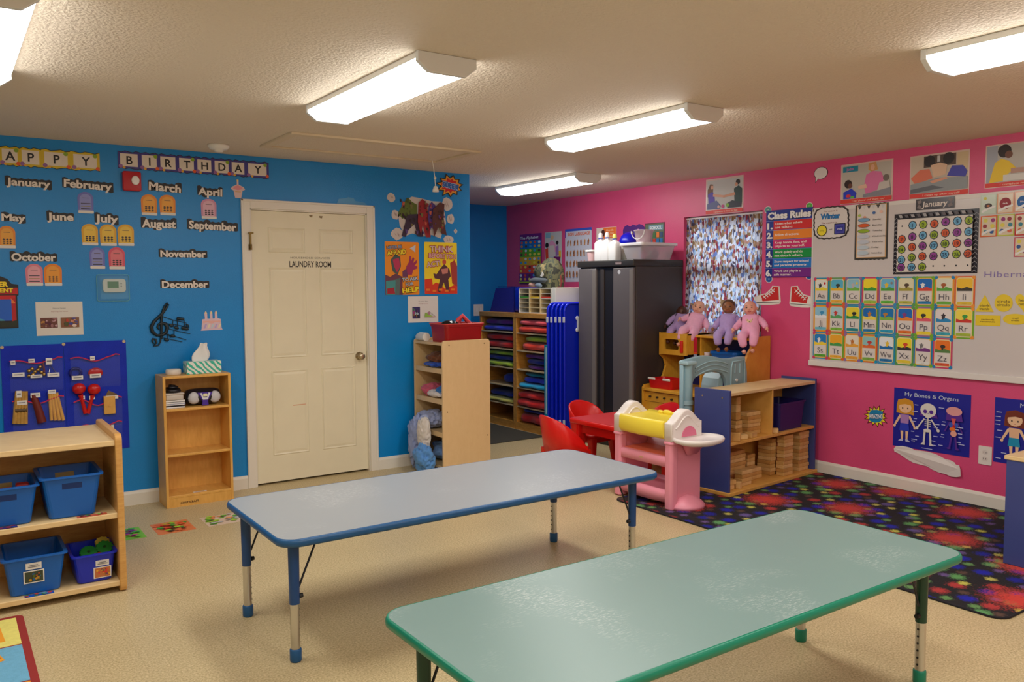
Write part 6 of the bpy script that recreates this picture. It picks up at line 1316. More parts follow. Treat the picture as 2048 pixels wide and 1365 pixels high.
def f3(S):
    S.R(.02, .04, .98, .88, ink((206, 190, 172))); S.R(.24, .04, .78, .30, ink((88, 70, 58))); S.R(.8, .04, .98, .40, ink((214, 190, 150))); S.C(.34, .16, .13, ink((42, 32, 34))); S.C(.66, .14, .13, ink((40, 34, 32))); S.R(.47, .06, .52, .2, ink((205, 205, 205)))
    S.G([(.02, .52), (.18, .34), (.34, .34), (.40, .56), (.1, .66)], ink((224, 120, 90))); S.G([(.36, .26), (.52, .22), (.64, .28), (.62, .50), (.42, .54)], ink((226, 190, 160))); S.G([(.64, .54), (.72, .32), (.9, .34), (.97, .48), (.94, .6)], ink((70, 70, 176)))
    S.G([(.02, .66), (.5, .56), (.98, .60), (.98, .86), (.02, .88)], ink((150, 156, 160))); S.G([(.35, .62), (.62, .56), (.66, .60), (.4, .68)], ink((224, 160, 130))); S.G([(.02, .78), (.4, .72), (.6, .8), (.02, .87)], ink((100, 104, 112)))
photo(1820, 1939, 306, 394, 'photo poster of two children at a table, above the calendar sign', 'I clean up after myself', f3)
def f4(S):
    S.R(.02, .03, .98, .88, ink((196, 192, 186))); S.R(.02, .03, .2, .88, ink((170, 176, 190))); S.C(.31, .17, .15, HAIR); S.C(.38, .26, .085, ink((120, 76, 56))); S.G([(.16, .42), (.26, .34), (.38, .40), (.50, .58), (.38, .70), (.30, .86), (.07, .88)], ink((240, 204, 40)))
    S.G([(.42, .58), (.98, .60), (.98, .68), (.42, .70)], ink((190, 150, 136))); S.R(.3, .72, .98, .86, ink((222, 220, 216)))
photo(1971, 2098, 284, 372, 'photo poster of a child in a yellow shirt, at the right edge', 'I complete my work', f4)
# speech bubble, sneakers, class rules
S = Sheet('P', (1628, 334), (1656, 365), 'speech_bubble', 'white speech bubble cut-out with black outline near the ceiling', 'cut-out')
bub = [(.5+.5*math.cos(a), .40-.40*math.sin(a)) for a in [-2.0+2*PI*.93*i/22 for i in range(23)]]+[(.10, 1.0)]
S.base(BLACK, 'cutout', pts=bub); S.part('face').G([(.5+(p[0]-.5)*.93, .40+(p[1]-.40)*.93) for p in bub], ink((234, 230, 226))); S.flush()
S = Sheet('P', (1532, 418.5), (1625, 555), 'rules_sign', 'Class Rules sign with six coloured numbered strips on the pink wall', 'sign', off=.004)
S.base(ink((34, 52, 148)), 'board', .0015)
strips = (((222, 40, 36), 'Listen when others', 'are talking.'), ((246, 140, 30), 'Follow directions.', ''), ((214, 36, 108), 'Keep hands, feet, and', 'objects to yourself.'), ((0, 150, 60), 'Work quietly and do', 'not disturb others.'), ((16, 120, 205), 'Show respect for school', 'and personal property.'), ((120, 26, 136), 'Work and play in a', 'safe manner.'))
S.part('title').TX('Class Rules', .51, .082, .105, DARK, .95, .06); S.TX('Class Rules', .5, .078, .10, ink((246, 244, 240)), .93, .05)
for i, (c, a, b_) in enumerate(strips):
    y0 = .155+i*.1405; S.part('rule_strip').R(.0, y0, 1, y0+.006, ink((130, 150, 220))); S.R(.17, y0+.006, 1, y0+.136, ink(c)); S.TX('%d.' % (i+1), .09, y0+.075, .085, ink((246, 244, 240)), .13, .06)
    if b_: S.TX(a, .21, y0+.045, .034, ink((250, 236, 226)), min(.74, .032*len(a)), .02, 'l'); S.TX(b_, .21, y0+.098, .034, ink((250, 236, 226)), min(.72, .032*len(b_)), .02, 'l')
    else: S.TX(a, .21, y0+.07, .036, ink((250, 236, 226)), .52, .02, 'l')
S.flush()
for x0, x1, y0, y1, c, l in ((1529, 1543, 413, 427, (90, 160, 150), 'teal button cut-out at the top left corner of the rules sign'), (1612, 1626, 405, 419, (90, 190, 70), 'green button cut-out at the top right corner of the rules sign'), (1531, 1545, 551, 566, (30, 90, 170), 'blue button cut-out at the bottom left corner of the rules sign'), (1611, 1626, 544, 560, (30, 90, 170), 'blue button cut-out at the bottom right corner of the rules sign')):
    S = Sheet('P', (x0, y0), (x1, y1), 'button_cutout', l, 'cut-out', off=.0025); S.base(ink((232, 226, 220)), 'cutout', .0008, pts=circ(.5, .5, .5)); S.part('button').E(.5, .5, .42, .42, ink(c)); S.E(.42, .5, .06, .06, ink((230, 230, 230))); S.E(.58, .5, .06, .06, ink((230, 230, 230))); S.flush()
def sneaker(x0, x1, y0, y1, flip, label):
    S = Sheet('P', (x0, y0), (x1, y1), 'sneaker_cutout', label, 'cut-out'); F_ = (lambda p: (1-p[0], p[1])) if flip else (lambda p: p)
    def g(pts, m): S.G([F_(p) for p in pts], m)
    out = [(.0, .72), (.04, .55), (.18, .46), (.42, .38), (.62, .12), (.66, .0), (.94, .02), (.97, .4), (1.0, .82), (.94, .93), (.5, .99), (.2, .99), (.03, .92)]
    S.base(ink((232, 226, 216)), 'cutout', pts=[F_(p) for p in out]); S.part('shoe')
    g([(.04, .78), (.95, .74), (.95, .88), (.5, .94), (.2, .94), (.05, .88)], ink((240, 236, 226))); g([(.24, .50), (.46, .42), (.66, .14), (.70, .04), (.90, .06), (.93, .72), (.3, .80), (.2, .66)], ink((208, 40, 34)))
    g([(.05, .70), (.08, .58), (.2, .51), (.26, .62), (.28, .80), (.06, .84)], ink((240, 236, 226))); g([(.05, .86), (.95, .82), (.95, .84), (.05, .89)], ink((40, 40, 40)))
    S.part('laces')
    for k in range(5): x, y = .30+.085*k, .50-.085*k; a, c = F_((x, y)), F_((x+.13, y+.16)); S.L(a[0], a[1], c[0], c[1], .007, ink((240, 236, 230))); a, c = F_((x+.02, y+.14)), F_((x+.13, y-.02)); S.L(a[0], a[1], c[0], c[1], .005, ink((240, 236, 230)))
    S.flush()
sneaker(1511, 1562, 572, 611, False, 'red and white sneaker cut-out pointing left below the rules sign'); sneaker(1579, 1628, 572, 616, True, 'red and white sneaker cut-out pointing right below the rules sign')
# whiteboard
zt_ = wuv('P', 1776, 405.5)[1]; wbL = wuv('P', 1625, 560)[0]; zb_ = wuv('P', 1830, 745.5)[1]; wbR = wbL+2.42
t = T('whiteboard', 'large whiteboard with aluminium edge and tray on the pink wall', 'whiteboard', (XP-.002, -(wbL+1.2), zb_)); WP0 = wallM('P', .001)
t.add('board', B(mat('whiteboard_surface', (214, 206, 204), .22), WP0).prism([(wbL, zb_), (wbR, zb_), (wbR, zt_), (wbL, zt_)], 0, .012))
M_AL = mat('white_aluminium', (228, 222, 216), .35)
t.add('top_rail', B(M_AL, WP0).prism([(wbL, zt_-.022), (wbR, zt_-.022), (wbR, zt_+.006), (wbL, zt_+.006)], 0, .0132, bev=.001)); t.add('tray', B(M_AL, WP0).prism([(wbL-.003, zb_-.012), (wbR, zb_-.012), (wbR, zb_+.030), (wbL-.003, zb_+.030)], 0, .030, bev=.003)); t.add('side_rail', B(M_AL, WP0).prism([(wbL-.003, zb_), (wbL+.008, zb_), (wbL+.008, zt_), (wbL-.003, zt_)], 0, .0132))
OB = .0145
def WS(x0, x1, y0, y1, *a, **k): return Sheet('P', (x0, y0), (x1, y1), *a, off=k.pop('off', OB), **k)
# handwriting
b = B(M=wallM('P', OB)); hu, hv = wuv('P', 1969, 549, OB); b.text('Hibernation', hu, hv, .040, ink((130, 110, 180)), .40, -.006, 1.1, 'l', z=.0004); solo('handwriting', 'purple marker handwriting on the whiteboard reading Hibernation', 'writing', b)
# winter card
S = WS(1626, 1699.5, 412, 479, 'season_card', 'white card with dark scalloped edge reading Winter on the whiteboard', 'card')
sc_ = []
for i in range(72):
    a = 2*PI*i/72; c, s_ = math.cos(a), math.sin(a); k = 1/max(abs(c)**4+abs(s_)**4, 1e-6)**.25; w_ = 1+.022*math.sin(a*22); sc_.append((.5+.485*k*c*w_, .5-.485*k*s_*w_))
S.base(ink((56, 46, 44)), 'border', pts=sc_); S.part('face').G([(.5+(p[0]-.5)*.92, .5+(p[1]-.5)*.92) for p in sc_], ink((226, 218, 212)))
S.TX('The season is', .48, .15, .045, ink((150, 90, 80)), .38, .01); S.TX('Winter', .48, .30, .16, ink((14, 50, 110)), .54, .06); S.TX('Winter', .48, .30, .15, ink((30, 130, 200)), .53, .03); S.TX('The weather is', .45, .50, .045, ink((150, 90, 80)), .42, .01); S.TX('and', .50, .70, .05, ink((80, 80, 80)), .08, .01)
S.part('yellow_circle').E(.26, .72, .145, .175, BLACK); S.E(.26, .72, .125, .15, ink((240, 220, 40))); S.TX('sunny', .26, .72, .05, ink((150, 130, 30)), .12)
S.part('blue_plaque').R(.60, .54, .90, .86, BLACK, .004); S.R(.62, .56, .88, .84, ink((70, 70, 170)), .004); S.R(.66, .62, .84, .78, ink((40, 44, 150))); S.TX('cold', .75, .70, .08, ink((220, 220, 240)), .13, .02); S.flush()
# days chart
S = WS(1710, 1776, 407, 520.5, 'days_chart', 'tall narrow days of the week chart on the whiteboard', 'chart'); S.base(ink((60, 54, 46)), 'border', pts=[(0, .01)]+[(i/16, .0+.010*(i % 2)) for i in range(1, 16)]+[(1, .01), (1, .985)]+[(1-i/16, 1-.012*(i % 2)) for i in range(1, 16)]+[(0, .985)])
S.part('face').R(.05, .02, .95, .955, ink((216, 170, 110))); S.R(.075, .03, .925, .945, ink((224, 214, 208)))
for k in range(6): S.G([(.08+.14*k, .03), (.20+.14*k, .03), (.14+.14*k, .10)], (ink((70, 64, 60)), ink((210, 205, 205)))[k % 2])
for x, y, c in ((.14, .20, (180, 200, 90)), (.30, .24, (230, 160, 130)), (.58, .17, (70, 110, 170)), (.8, .16, (235, 190, 170))): S.E(x, y, .05, .025, ink(c))
for i, (d, c) in enumerate((('Sunday', (120, 170, 205)), ('Monday', (222, 92, 28)), ('Tuesday', (150, 180, 30)), ('Wednesday', (196, 202, 214)), ('Thursday', (196, 202, 214)), ('Friday', (192, 206, 216)), ('Saturday', (192, 206, 216)))):
    y = .285+.098*i; S.part('day_tag').E(.28, y, .185, .036, ink((70, 80, 80)) if i < 3 else ink(c)); S.E(.28, y, .17, .031, ink(c)); S.TX(d, .55, y, .026, ink((80, 76, 80)), .05*len(d), .01, 'l')
S.flush()
# january sign and calendar
S = WS(1832, 1909, 396, 418, 'month_sign', 'dark chalkboard style sign reading January above the calendar', 'word sign', off=.020); S.base(ink((58, 50, 54), .2), th=.001); S.part('lettering').TX('January', .5, .5, .52, ink((226, 214, 206)), .66, .02, ital=.12)
S.part('scroll').G([(.03, .2), (.14, .08), (.16, .3), (.08, .5)], ink((130, 118, 118))); S.part('scroll').G([(.97, .2), (.86, .08), (.84, .3), (.92, .5)], ink((130, 118, 118))); S.part('scroll'); S.G([(.03, .8), (.14, .92), (.16, .7), (.08, .5)], ink((130, 118, 118))); S.part('scroll').G([(.97, .8), (.86, .92), (.84, .7), (.92, .5)], ink((130, 118, 118))); S.flush()
S = WS(1788, 1956.5, 423, 548, 'calendar', 'large black-bordered calendar poster with number tiles on the whiteboard', 'calendar'); S.base(ink((44, 38, 44), .25), 'border'); S.part('chevrons')
for k in range(14):
    y = .06+.068*k
    for x0 in (.0, .948): S.G([(x0, y+.03), (x0+.026, y), (x0+.052, y+.03), (x0+.052, y+.042), (x0+.026, y+.012), (x0, y+.042)], ink((150, 146, 150)))
for k in range(12): S.G([(.06+.075*k, .02), (.10+.075*k, .02), (.12+.075*k, .07), (.08+.075*k, .07)], ink(((170, 166, 168), (96, 90, 94))[k % 2]))
S.part('face').R(.055, .095, .945, .965, ink((224, 214, 206))); CS = S
for x in (.115,): S.E(x, .205, .010, .013, BLACK)
for x in (.545, .68, .815, .915): pass
S.flush()
TC = dict(b=((110, 180, 220), (20, 90, 160), 'blue'), g=((165, 190, 30), (80, 120, 20), 'green'), o=((226, 92, 30), (180, 30, 30), 'orange'), p=((158, 60, 160), (110, 20, 110), 'purple'))
seq = 'bgopbgopbgopbgopbgopbgopbgopbg'; seq = 'bgopbg' + 'opbgopb' + 'gopbgop' + 'bgopbgo' + 'pbg'
colx = [.115, .245, .375, .508, .640, .775, .905]; rowy = [.20, .375, .545, .715, .885]
NW = 'one two three four five six seven eight nine ten eleven twelve thirteen fourteen fifteen sixteen seventeen eighteen nineteen twenty'.split()
NW += ['twenty-'+q for q in NW[:9]]+['thirty']
def nxt(n):
    return ('first tile, beside the empty corner day' if n == 1 else 'showing %s, %s' % (NW[n-1], 'at the left end of row %s' % NW[n//7] if n % 7 == 0 else 'right after %s' % NW[n-2]))
for n in range(1, 31):
    i = n; col = i % 7; row = i//7; dy = .045 if col == 0 else (.012 if col == 1 else 0); c1, c2, nm = TC[seq[n-1]]
    cx = CS.w*colx[col]; cy = CS.h*(1-(rowy[row]+dy*(1 if row < 4 else 0)*(1 if row else .0)-.02*(col > 3)))
    M = CS.M @ Matrix.Translation((cx, cy, CS.top+.0004)); r = CS.h*.070
    t = T('number_tile', '%s tile %d of the calendar, %s' % (nm, n, nxt(n)), 'number tile', tuple(M.translation - Vector((0, 0, r))), 0, 'calendar number tiles')
    def ring(k): return [(k*r*math.cos(2*PI*j/24)*(1+.05*math.cos(8*2*PI*j/24)), k*r*math.sin(2*PI*j/24)*(1+.05*math.cos(8*2*PI*j/24))) for j in range(24)]
    b = B(ink((52, 56, 60)), M).prism(ring(1), 0, .0006); b.lay = .0008; b.P(ring(.80), ink(c1)); b.P(ring(.56), ink(tuple(int(v*.90) for v in c1))); t.add('tile', b)
    b = B(M=M); b.lay = .002; b.text(str(n), 0, -.002, r*.85, ink(tuple(int(v*.6) for v in c2)), None, .03); t.add('number', b)
b = B(M=CS.M); b.lay = CS.top+.0004
# small black dots of the empty days
for k, x in enumerate((.508, .640, .775, .905)): solo('calendar_dot', ('leftmost', 'second', 'third', 'rightmost')[k]+' small black dot on an empty calendar day of the bottom row', 'dot', B(BLACK, CS.M).prism(circ(CS.w*x, CS.h*.125, .006), CS.top+.0003, CS.top+.0007))
# alphabet cards
CT = ((0, 150, 190), (240, 150, 40), (60, 150, 200), (210, 60, 110), (90, 160, 90), (230, 100, 40), (120, 180, 40), (150, 110, 170), (30, 130, 190))
u_a = wuv('P', 1628, 583, OB)[0]; u_b = wuv('P', 1951, 583, OB)[0]; va = wuv('P', 1790, 553.5, OB)[1]; vb_ = wuv('P', 1790, 730, OB)[1]; cw_ = (u_b-u_a)/9; chh = (va-vb_)/3
pics = {0: [(235, 235, 225), (240, 220, 60), (50, 45, 50), (200, 40, 50)], 1: [(90, 185, 215), (240, 190, 40), (60, 70, 60)], 2: [(150, 200, 220), (120, 190, 70), (200, 190, 190), (235, 215, 80)], 3: [(250, 225, 40), (60, 160, 60)], 4: [(110, 190, 225), (80, 165, 60), (240, 200, 50), (140, 130, 130)], 5: [(232, 225, 190), (170, 160, 60), (90, 70, 50)],
        6: [(20, 110, 195), (220, 70, 50), (235, 235, 235)], 7: [(225, 225, 205), (90, 170, 60), (170, 90, 40)], 8: [(245, 195, 40), (60, 50, 40)], 9: [(150, 205, 230), (235, 240, 245), (60, 150, 200)], 10: [(180, 215, 225), (90, 170, 100), (210, 60, 50)], 11: [(240, 220, 50), (40, 150, 70), (40, 40, 40)], 12: [(20, 110, 190), (245, 225, 90), (200, 130, 50)], 13: [(20, 120, 190), (130, 190, 70), (190, 130, 60)],
        14: [(20, 110, 200), (240, 140, 40), (150, 60, 130)], 15: [(248, 222, 40), (230, 90, 110), (50, 50, 50)], 16: [(235, 225, 225), (40, 140, 200), (60, 50, 60)], 17: [(250, 225, 80), (210, 50, 40), (60, 160, 70)], 18: [(30, 130, 205), (245, 215, 60), (240, 240, 240)], 19: [(245, 175, 40), (70, 160, 80)], 20: [(238, 228, 210), (240, 170, 60), (200, 120, 50)], 21: [(150, 200, 200), (230, 110, 50), (200, 60, 60)], 22: [(235, 240, 245), (20, 110, 180), (240, 200, 60)], 23: [(248, 225, 40), (50, 50, 55), (220, 70, 40)], 24: [(232, 226, 222), (120, 50, 130), (120, 120, 120)], 25: [(240, 120, 30), (90, 130, 70), (60, 50, 40)]}
feet_c = [(40, 160, 200), (240, 180, 60), (150, 190, 60), (160, 200, 70), (100, 190, 60), (190, 190, 70), (30, 130, 190), (110, 180, 60), (230, 195, 60), (110, 190, 215), (130, 190, 60), (30, 140, 150), (30, 130, 190), (40, 160, 200), (236, 120, 40), (246, 220, 50), (60, 170, 190), (170, 190, 60), (90, 170, 50), (246, 180, 50), (240, 170, 60), (130, 180, 70), (30, 120, 180), (236, 210, 60), (230, 230, 225), (226, 90, 50)]
words = 'apple beach cloud dog elephant flower guitar horse insect jet kite lawn moon nest ocean plate quiet rainbow sailboat turtle umbrella van wave box yarn zebra'.split()
for i in range(26):
    r_, c_ = divmod(i, 9); L_ = chr(65+i); bc = CT[(i*4+r_) % 9]; ac = CT[(i*2+3) % 9]
    M = wallM('P', OB) @ Matrix.Translation((u_a+c_*cw_, va-(r_+1)*chh, 0)); W_, H_ = cw_*.985, chh*.99
    t = T('alphabet_card', 'alphabet card on the whiteboard with the letters %s%s' % (L_, L_.lower()), 'alphabet card', tuple(M @ Vector((W_/2, 0, 0))), 0, 'alphabet cards on the whiteboard')
    b = B(ink(bc), M).prism([(0, 0), (W_, 0), (W_, H_), (0, H_)], 0, .0008); b.lay = .001
    for k in range(4): b.P(circ((.08+.84*(k % 2))*W_, (.05+.9*(k//2))*H_, .10*W_, n=8), ink(ac))
    t.add('card', b); top = b.lay
    b = B(M=M); b.lay = top
    def oct_(x0, y0, x1, y1, c): return [(x0+c, y0), (x1-c, y0), (x1, y0+c), (x1, y1-c), (x1-c, y1), (x0+c, y1), (x0, y1-c), (x0, y0+c)]
    b.P(oct_(.08*W_, .045*H_, .92*W_, .955*H_, .10*W_), ink((240, 222, 160) if i % 3 else (236, 190, 80))); b.P(oct_(.12*W_, .075*H_, .88*W_, .925*H_, .09*W_), ink((226, 218, 212)))
    t.add('face', b); top = b.lay
    P = pics[i]; b = B(M=M); b.lay = top; x0, x1, y0, y1 = .12*W_, .88*W_, .52*H_, .925*H_; c = .08*W_
    b.P([(x0, y0), (x1, y0), (x1, y1-c), (x1-c, y1), (x0+c, y1), (x0, y1-c)], ink(P[0])); rr_ = random.Random(i*5+1)
    b.P([(x0, y0), (x1, y0), (x1, y0+.08*H_), (W_*.6, y0+.13*H_), (W_*.35, y0+.08*H_), (x0, y0+.12*H_)], ink(P[1]))
    if len(P) > 2:
        cx, cy = W_*rr_.uniform(.4, .6), y0+.20*H_; b.P(circ(cx, cy, .14*W_, .055*H_, 12) if i % 2 else star(cx, cy, .15*W_, .08*W_, 5), ink(P[2])); b.P(circ(cx-.02*W_, cy-.07*H_, .05*W_, .05*H_, 8), ink(P[2]))
    if len(P) > 3: b.P(circ(W_*.72, y0+.27*H_, .07*W_, n=10), ink(P[3]))
    t.add('picture', b); top = b.lay
    b = B(M=M); b.lay = top; b.P([(.14*W_, .085*H_), (.86*W_, .085*H_), (.86*W_, .175*H_), (.5*W_, .185*H_), (.14*W_, .175*H_)], ink(feet_c[i])); b.text(words[i], .5*W_, .13*H_, .028*H_, ink(tuple(int(v*.6) for v in feet_c[i])), .3*W_, .0); t.add('word_band', b); top = b.lay
    b = B(M=M); b.lay = top; gb = glyphs(L_+L_.lower(), .0)[2]; b.text(L_+L_.lower(), .5*W_, .335*H_, .20*H_, ink((96, 90, 98)), min(.64*W_, (gb[1]-gb[0])*.20*H_/.73*1.1), .0); t.add('letters', b)
# yellow shapes
YC = ink((236, 206, 36))
def shp(x0, x1, y0, y1, nm, pts, lab, lines, tw, ty=.5):
    S = WS(x0, x1, y0, y1, nm, lab, 'shape card'); S.base(YC, 'card', pts=pts); S.part('lettering')
    for k, tx in enumerate(lines): S.TX(tx, .5, ty+(k-.5)*.20, .15, ink((120, 96, 20)), tw, .02)
    S.flush()
shp(1951, 1988, 590, 624, 'triangle_card', [(.5, 0), (1, 1), (0, 1)], 'yellow triangle card on the whiteboard', ('triangle', 'triangulo'), .55, .72); shp(1989, 2025.5, 589, 624, 'circle_card', circ(.5, .5, .5, n=32), 'yellow circle card on the whiteboard', ('circle', 'circulo'), .72)
shp(2030, 2068, 588, 627, 'heart_card', [(.5+.5*math.sin(a)**3*1.0, .42-(13*math.cos(a)-5*math.cos(2*a)-2*math.cos(3*a)-math.cos(4*a))/30) for a in [2*PI*i/36 for i in range(36)]], 'yellow heart card cut by the right edge of the photo', ('heart', 'corazon'), .6, .42)
shp(1951, 2001, 631, 652, 'rectangle_card', [(0, 0), (1, 0), (1, 1), (0, 1)], 'yellow rectangle card on the whiteboard', ('rectangle', 'rectangulo'), .68); shp(2006, 2056, 628, 650, 'oval_card', circ(.5, .5, .5, n=32), 'yellow oval card at the right edge of the photo', ('oval', 'ovalo'), .42)
# colour cards in clear sleeves
cc = [((1961, 1993), (389, 429), 'cover'), ((1994, 2028), (386, 427), 'red'), ((2029, 2063), (382, 424), 'blue'), ((2064, 2098), (379, 422), 'green'), ((1961, 1994), (432, 474), 'd4'), ((1995, 2029), (429, 472), 'd6'), ((2030, 2064), (427, 471), 'd7'), ((2028, 2062), (474, 514), 'd8')]
CCn = ('pale green cover card of the colour card set, top left', 'colour card with a big red spot, at the top of the whiteboard', 'colour card with a big blue spot, at the top right edge', 'colour card with a green spot, beyond the blue one', 'orange-edged colour card with six spots, below the pale green cover card', 'yellow colour card with six spots, right of the orange-edged one', 'red-edged colour card with spots, at the right end of the second row', 'pale colour card with spots, alone below the rows of cards')
dc = [(226, 210, 80), (50, 130, 150), (30, 80, 150), (215, 100, 60), (220, 210, 90), (150, 40, 120), (150, 40, 50)]
for i, ((x0, x1), (y0, y1), k) in enumerate(cc):
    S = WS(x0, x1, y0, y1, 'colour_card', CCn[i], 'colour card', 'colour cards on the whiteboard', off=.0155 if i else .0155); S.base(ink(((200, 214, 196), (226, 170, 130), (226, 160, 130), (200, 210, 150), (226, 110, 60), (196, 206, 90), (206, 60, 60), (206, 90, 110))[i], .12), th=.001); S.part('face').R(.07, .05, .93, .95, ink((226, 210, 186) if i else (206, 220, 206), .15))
    if k == 'cover': S.E(.5, .58, .24, .13, ink((60, 46, 44))); S.E(.5, .58, .10, .05, ink((200, 120, 70))); S.E(.3, .2, .1, .08, ink((225, 215, 90)))
    elif k in ('red', 'blue', 'green'): S.E(.5, .52, .34, .29, ink({'red': (150, 26, 40), 'blue': (20, 96, 170), 'green': (60, 160, 60)}[k])); S.TX('dark' if k == 'red' else k, .5, .5, .08, ink((235, 225, 225)), .3, .02)
    else:
        for j in range(6): S.E(.28+.42*(j % 2)+.03*((j+i) % 3), .22+.27*(j//2), .13, .095, ink(dc[(j+i) % 7]))
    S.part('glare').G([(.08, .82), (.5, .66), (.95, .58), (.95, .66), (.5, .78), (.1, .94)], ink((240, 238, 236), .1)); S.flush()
# starburst, bones poster, outlet, cloud paper
S = Sheet('P', (1724.5, 809), (1779.5, 857), 'starburst_sign', 'yellow and blue starburst sign reading AMAZING low on the pink wall', 'wall sign'); burst(S, ((90, 20, 30), (246, 222, 40)), 14, 2, 'AMAZING', ((40, 60, 110), (226, 226, 232)), .10, .50, ((20, 130, 180), [(.25, .42), (.34, .26), (.55, .22), (.76, .28), (.74, .60), (.66, .72), (.46, .78), (.28, .72)]))
NB = ink((22, 28, 150)); LIN = ink((196, 200, 240))
def girl(S, cx, k, hair, top, bot, skin=(244, 200, 160), shirtless=False):
    hx = .115*k; X_ = lambda d: cx+d*k
    S.part('child_figure')
    if hair: S.G([(X_(-.115), .27), (X_(-.10), .20), (X_(0), .165), (X_(.10), .20), (X_(.115), .28), (X_(.12), .44), (X_(.06), .43), (X_(-.06), .43), (X_(-.12), .42)], ink(hair))
    S.E(cx, .32, .085*k, .095, ink(skin)); 
    if hair: S.G([(X_(-.09), .29), (X_(-.05), .22), (X_(.05), .215), (X_(.09), .28), (X_(.0), .265)], ink(hair))
    for d in (-.035, .035): S.E(X_(d), .335, .009*k, .014, ink((60, 40, 40)))
    S.G([(X_(-.012), .375), (X_(.012), .375), (X_(0), .385)], ink((190, 80, 80)))
    for s in (-1, 1): S.G([(X_(s*.05), .46), (X_(s*.06), .50), (X_(s*.125), .64), (X_(s*.15), .64), (X_(s*.13), .58), (X_(s*.075), .45)], ink(skin)); S.E(X_(s*.14), .65, .018*k, .022, ink(skin)); S.G([(X_(s*.015), .72), (X_(s*.055), .72), (X_(s*.045), .86), (X_(s*.020), .86)], ink(skin)); S.G([(X_(s*.015), .86), (X_(s*.05), .86), (X_(s*.085), .90), (X_(s*.02), .90)], ink((190, 190, 220)))
    S.G([(X_(-.06), .44), (X_(.06), .44), (X_(.055), .60), (X_(-.055), .60)], ink(top)); S.G([(X_(-.055), .59), (X_(.055), .59), (X_(.07), .72), (X_(-.07), .72)], ink(bot))
S = Sheet('P', (1787, 783), (1941, 904), 'body_poster', 'blue poster titled My Bones & Organs low on the pink wall', 'poster'); S.base(NB); S.part('title').TX('My Bones & Organs', .5, .09, .068, ink((206, 216, 226)), .70)
girl(S, .16, 1, (214, 150, 40), (176, 130, 190), (40, 60, 190)); S.part('skeleton_figure'); BN = ink((228, 222, 214)); VI = ink((90, 40, 150))
S.G([(.36, .42), (.38, .28), (.56, .28), (.60, .44)], VI); S.E(.475, .32, .105, .115, BN); S.R(.44, .38, .51, .445, BN); S.E(.435, .345, .026, .033, VI); S.E(.515, .345, .026, .033, VI); S.G([(.467, .375), (.483, .375), (.475, .36)], VI)
S.R(.467, .445, .483, .66, BN)
for k in range(4): S.R(.435, .475+.032*k, .515, .490+.032*k, BN)
for s in (-1, 1): S.L(.475+s*.045, .465, .475+s*.13, .62, .010, BN); S.E(.475+s*.14, .635, .02, .026, BN); S.L(.475+s*.035, .66, .475+s*.045, .86, .014, BN); S.G([(.475+s*.03, .86), (.475+s*.055, .86), (.475+s*.09, .90), (.475+s*.03, .90)], BN)
S.E(.475, .655, .05, .03, BN); S.part('organ_figure'); S.G([(.72, .30), (.90, .30), (.92, .44), (.71, .44)], VI); S.E(.81, .285, .10, .072, ink((230, 160, 160)))
for s in (-1, 1): S.L(.81+s*.05, .46, .81+s*.11, .62, .008, VI); S.L(.81+s*.025, .70, .81+s*.045, .88, .012, VI); S.E(.81+s*.055, .89, .025, .015, VI); S.E(.81+s*.03, .51, .028, .045, ink((60, 90, 190)))
S.G([(.78, .40), (.84, .40), (.82, .50), (.80, .50)], ink((220, 90, 90))); S.E(.815, .53, .02, .03, ink((200, 30, 40))); S.E(.80, .575, .04, .03, ink((236, 120, 40))); S.E(.815, .645, .04, .05, ink((238, 170, 150)))
S.part('captions'); rc = random.Random(8)
for x, y in ((.34, .25), (.31, .36), (.33, .48), (.30, .53), (.30, .70), (.36, .77), (.31, .83), (.31, .86), (.61, .53), (.60, .58), (.60, .73), (.57, .81), (.59, .88), (.66, .25), (.71, .47), (.70, .52), (.70, .68), (.69, .72), (.67, .86), (.90, .53), (.91, .63), (.92, .69), (.90, .77), (.92, .80), (.88, .57)): S.R(x-.035, y-.006, x+rc.uniform(.005, .04), y+.006, LIN)
S.R(.42, .945, .56, .955, LIN); S.flush()
S = Sheet('P', (1988, 803), (2150, 937), 'body_poster', 'blue poster with a child figure at the right edge of the photo', 'poster'); S.base(NB); S.part('title').TX('My Body', .5, .085, .068, ink((206, 216, 226)), .34); girl(S, .27, 1.15, (120, 46, 26), (240, 190, 150), (20, 150, 190)); S.part('captions')
for x, y in ((.06, .22), (.05, .29), (.05, .35), (.05, .41), (.08, .50), (.06, .61), (.14, .84), (.07, .93), (.52, .3), (.55, .45), (.52, .6)): S.R(x-.03, y-.006, x+.04, y+.006, LIN)
S.flush()
S = Sheet('P', (1957.5, 893), (1984, 930), 'wall_outlet', 'white double wall outlet between the two blue body posters', 'outlet'); S.base(ink((232, 224, 216), .35), 'plate', .005, r=.004); S.part('socket')
for y in (.34, .68): S.E(.5, y, .24, .13, ink((222, 212, 204))); S.R(.38, y-.05, .42, y+.04, ink((90, 80, 80))); S.R(.56, y-.05, .60, y+.04, ink((90, 80, 80)))
S.flush()
cl_ = [(.0, .18), (.03, .05), (.12, .0), (.24, .02), (.32, .10), (.40, .08), (.50, .07), (.62, .12), (.70, .20), (.76, .27), (.84, .28), (.90, .34), (.92, .42), (.97, .42), (.99, .6), (1.0, .9), (.94, .97), (.86, 1), (.78, .94), (.68, .93), (.58, .85), (.50, .74), (.40, .72), (.30, .70), (.20, .58), (.12, .46), (.06, .36), (.01, .32)]
S = Sheet('P', (1788, 901), (1925, 945), 'cloud_cutout', 'white cloud-shaped paper cut-out coming loose below the bones poster', 'cut-out', off=.004); S.part('paper'); b = S.b; b.m(ink((228, 220, 214)))
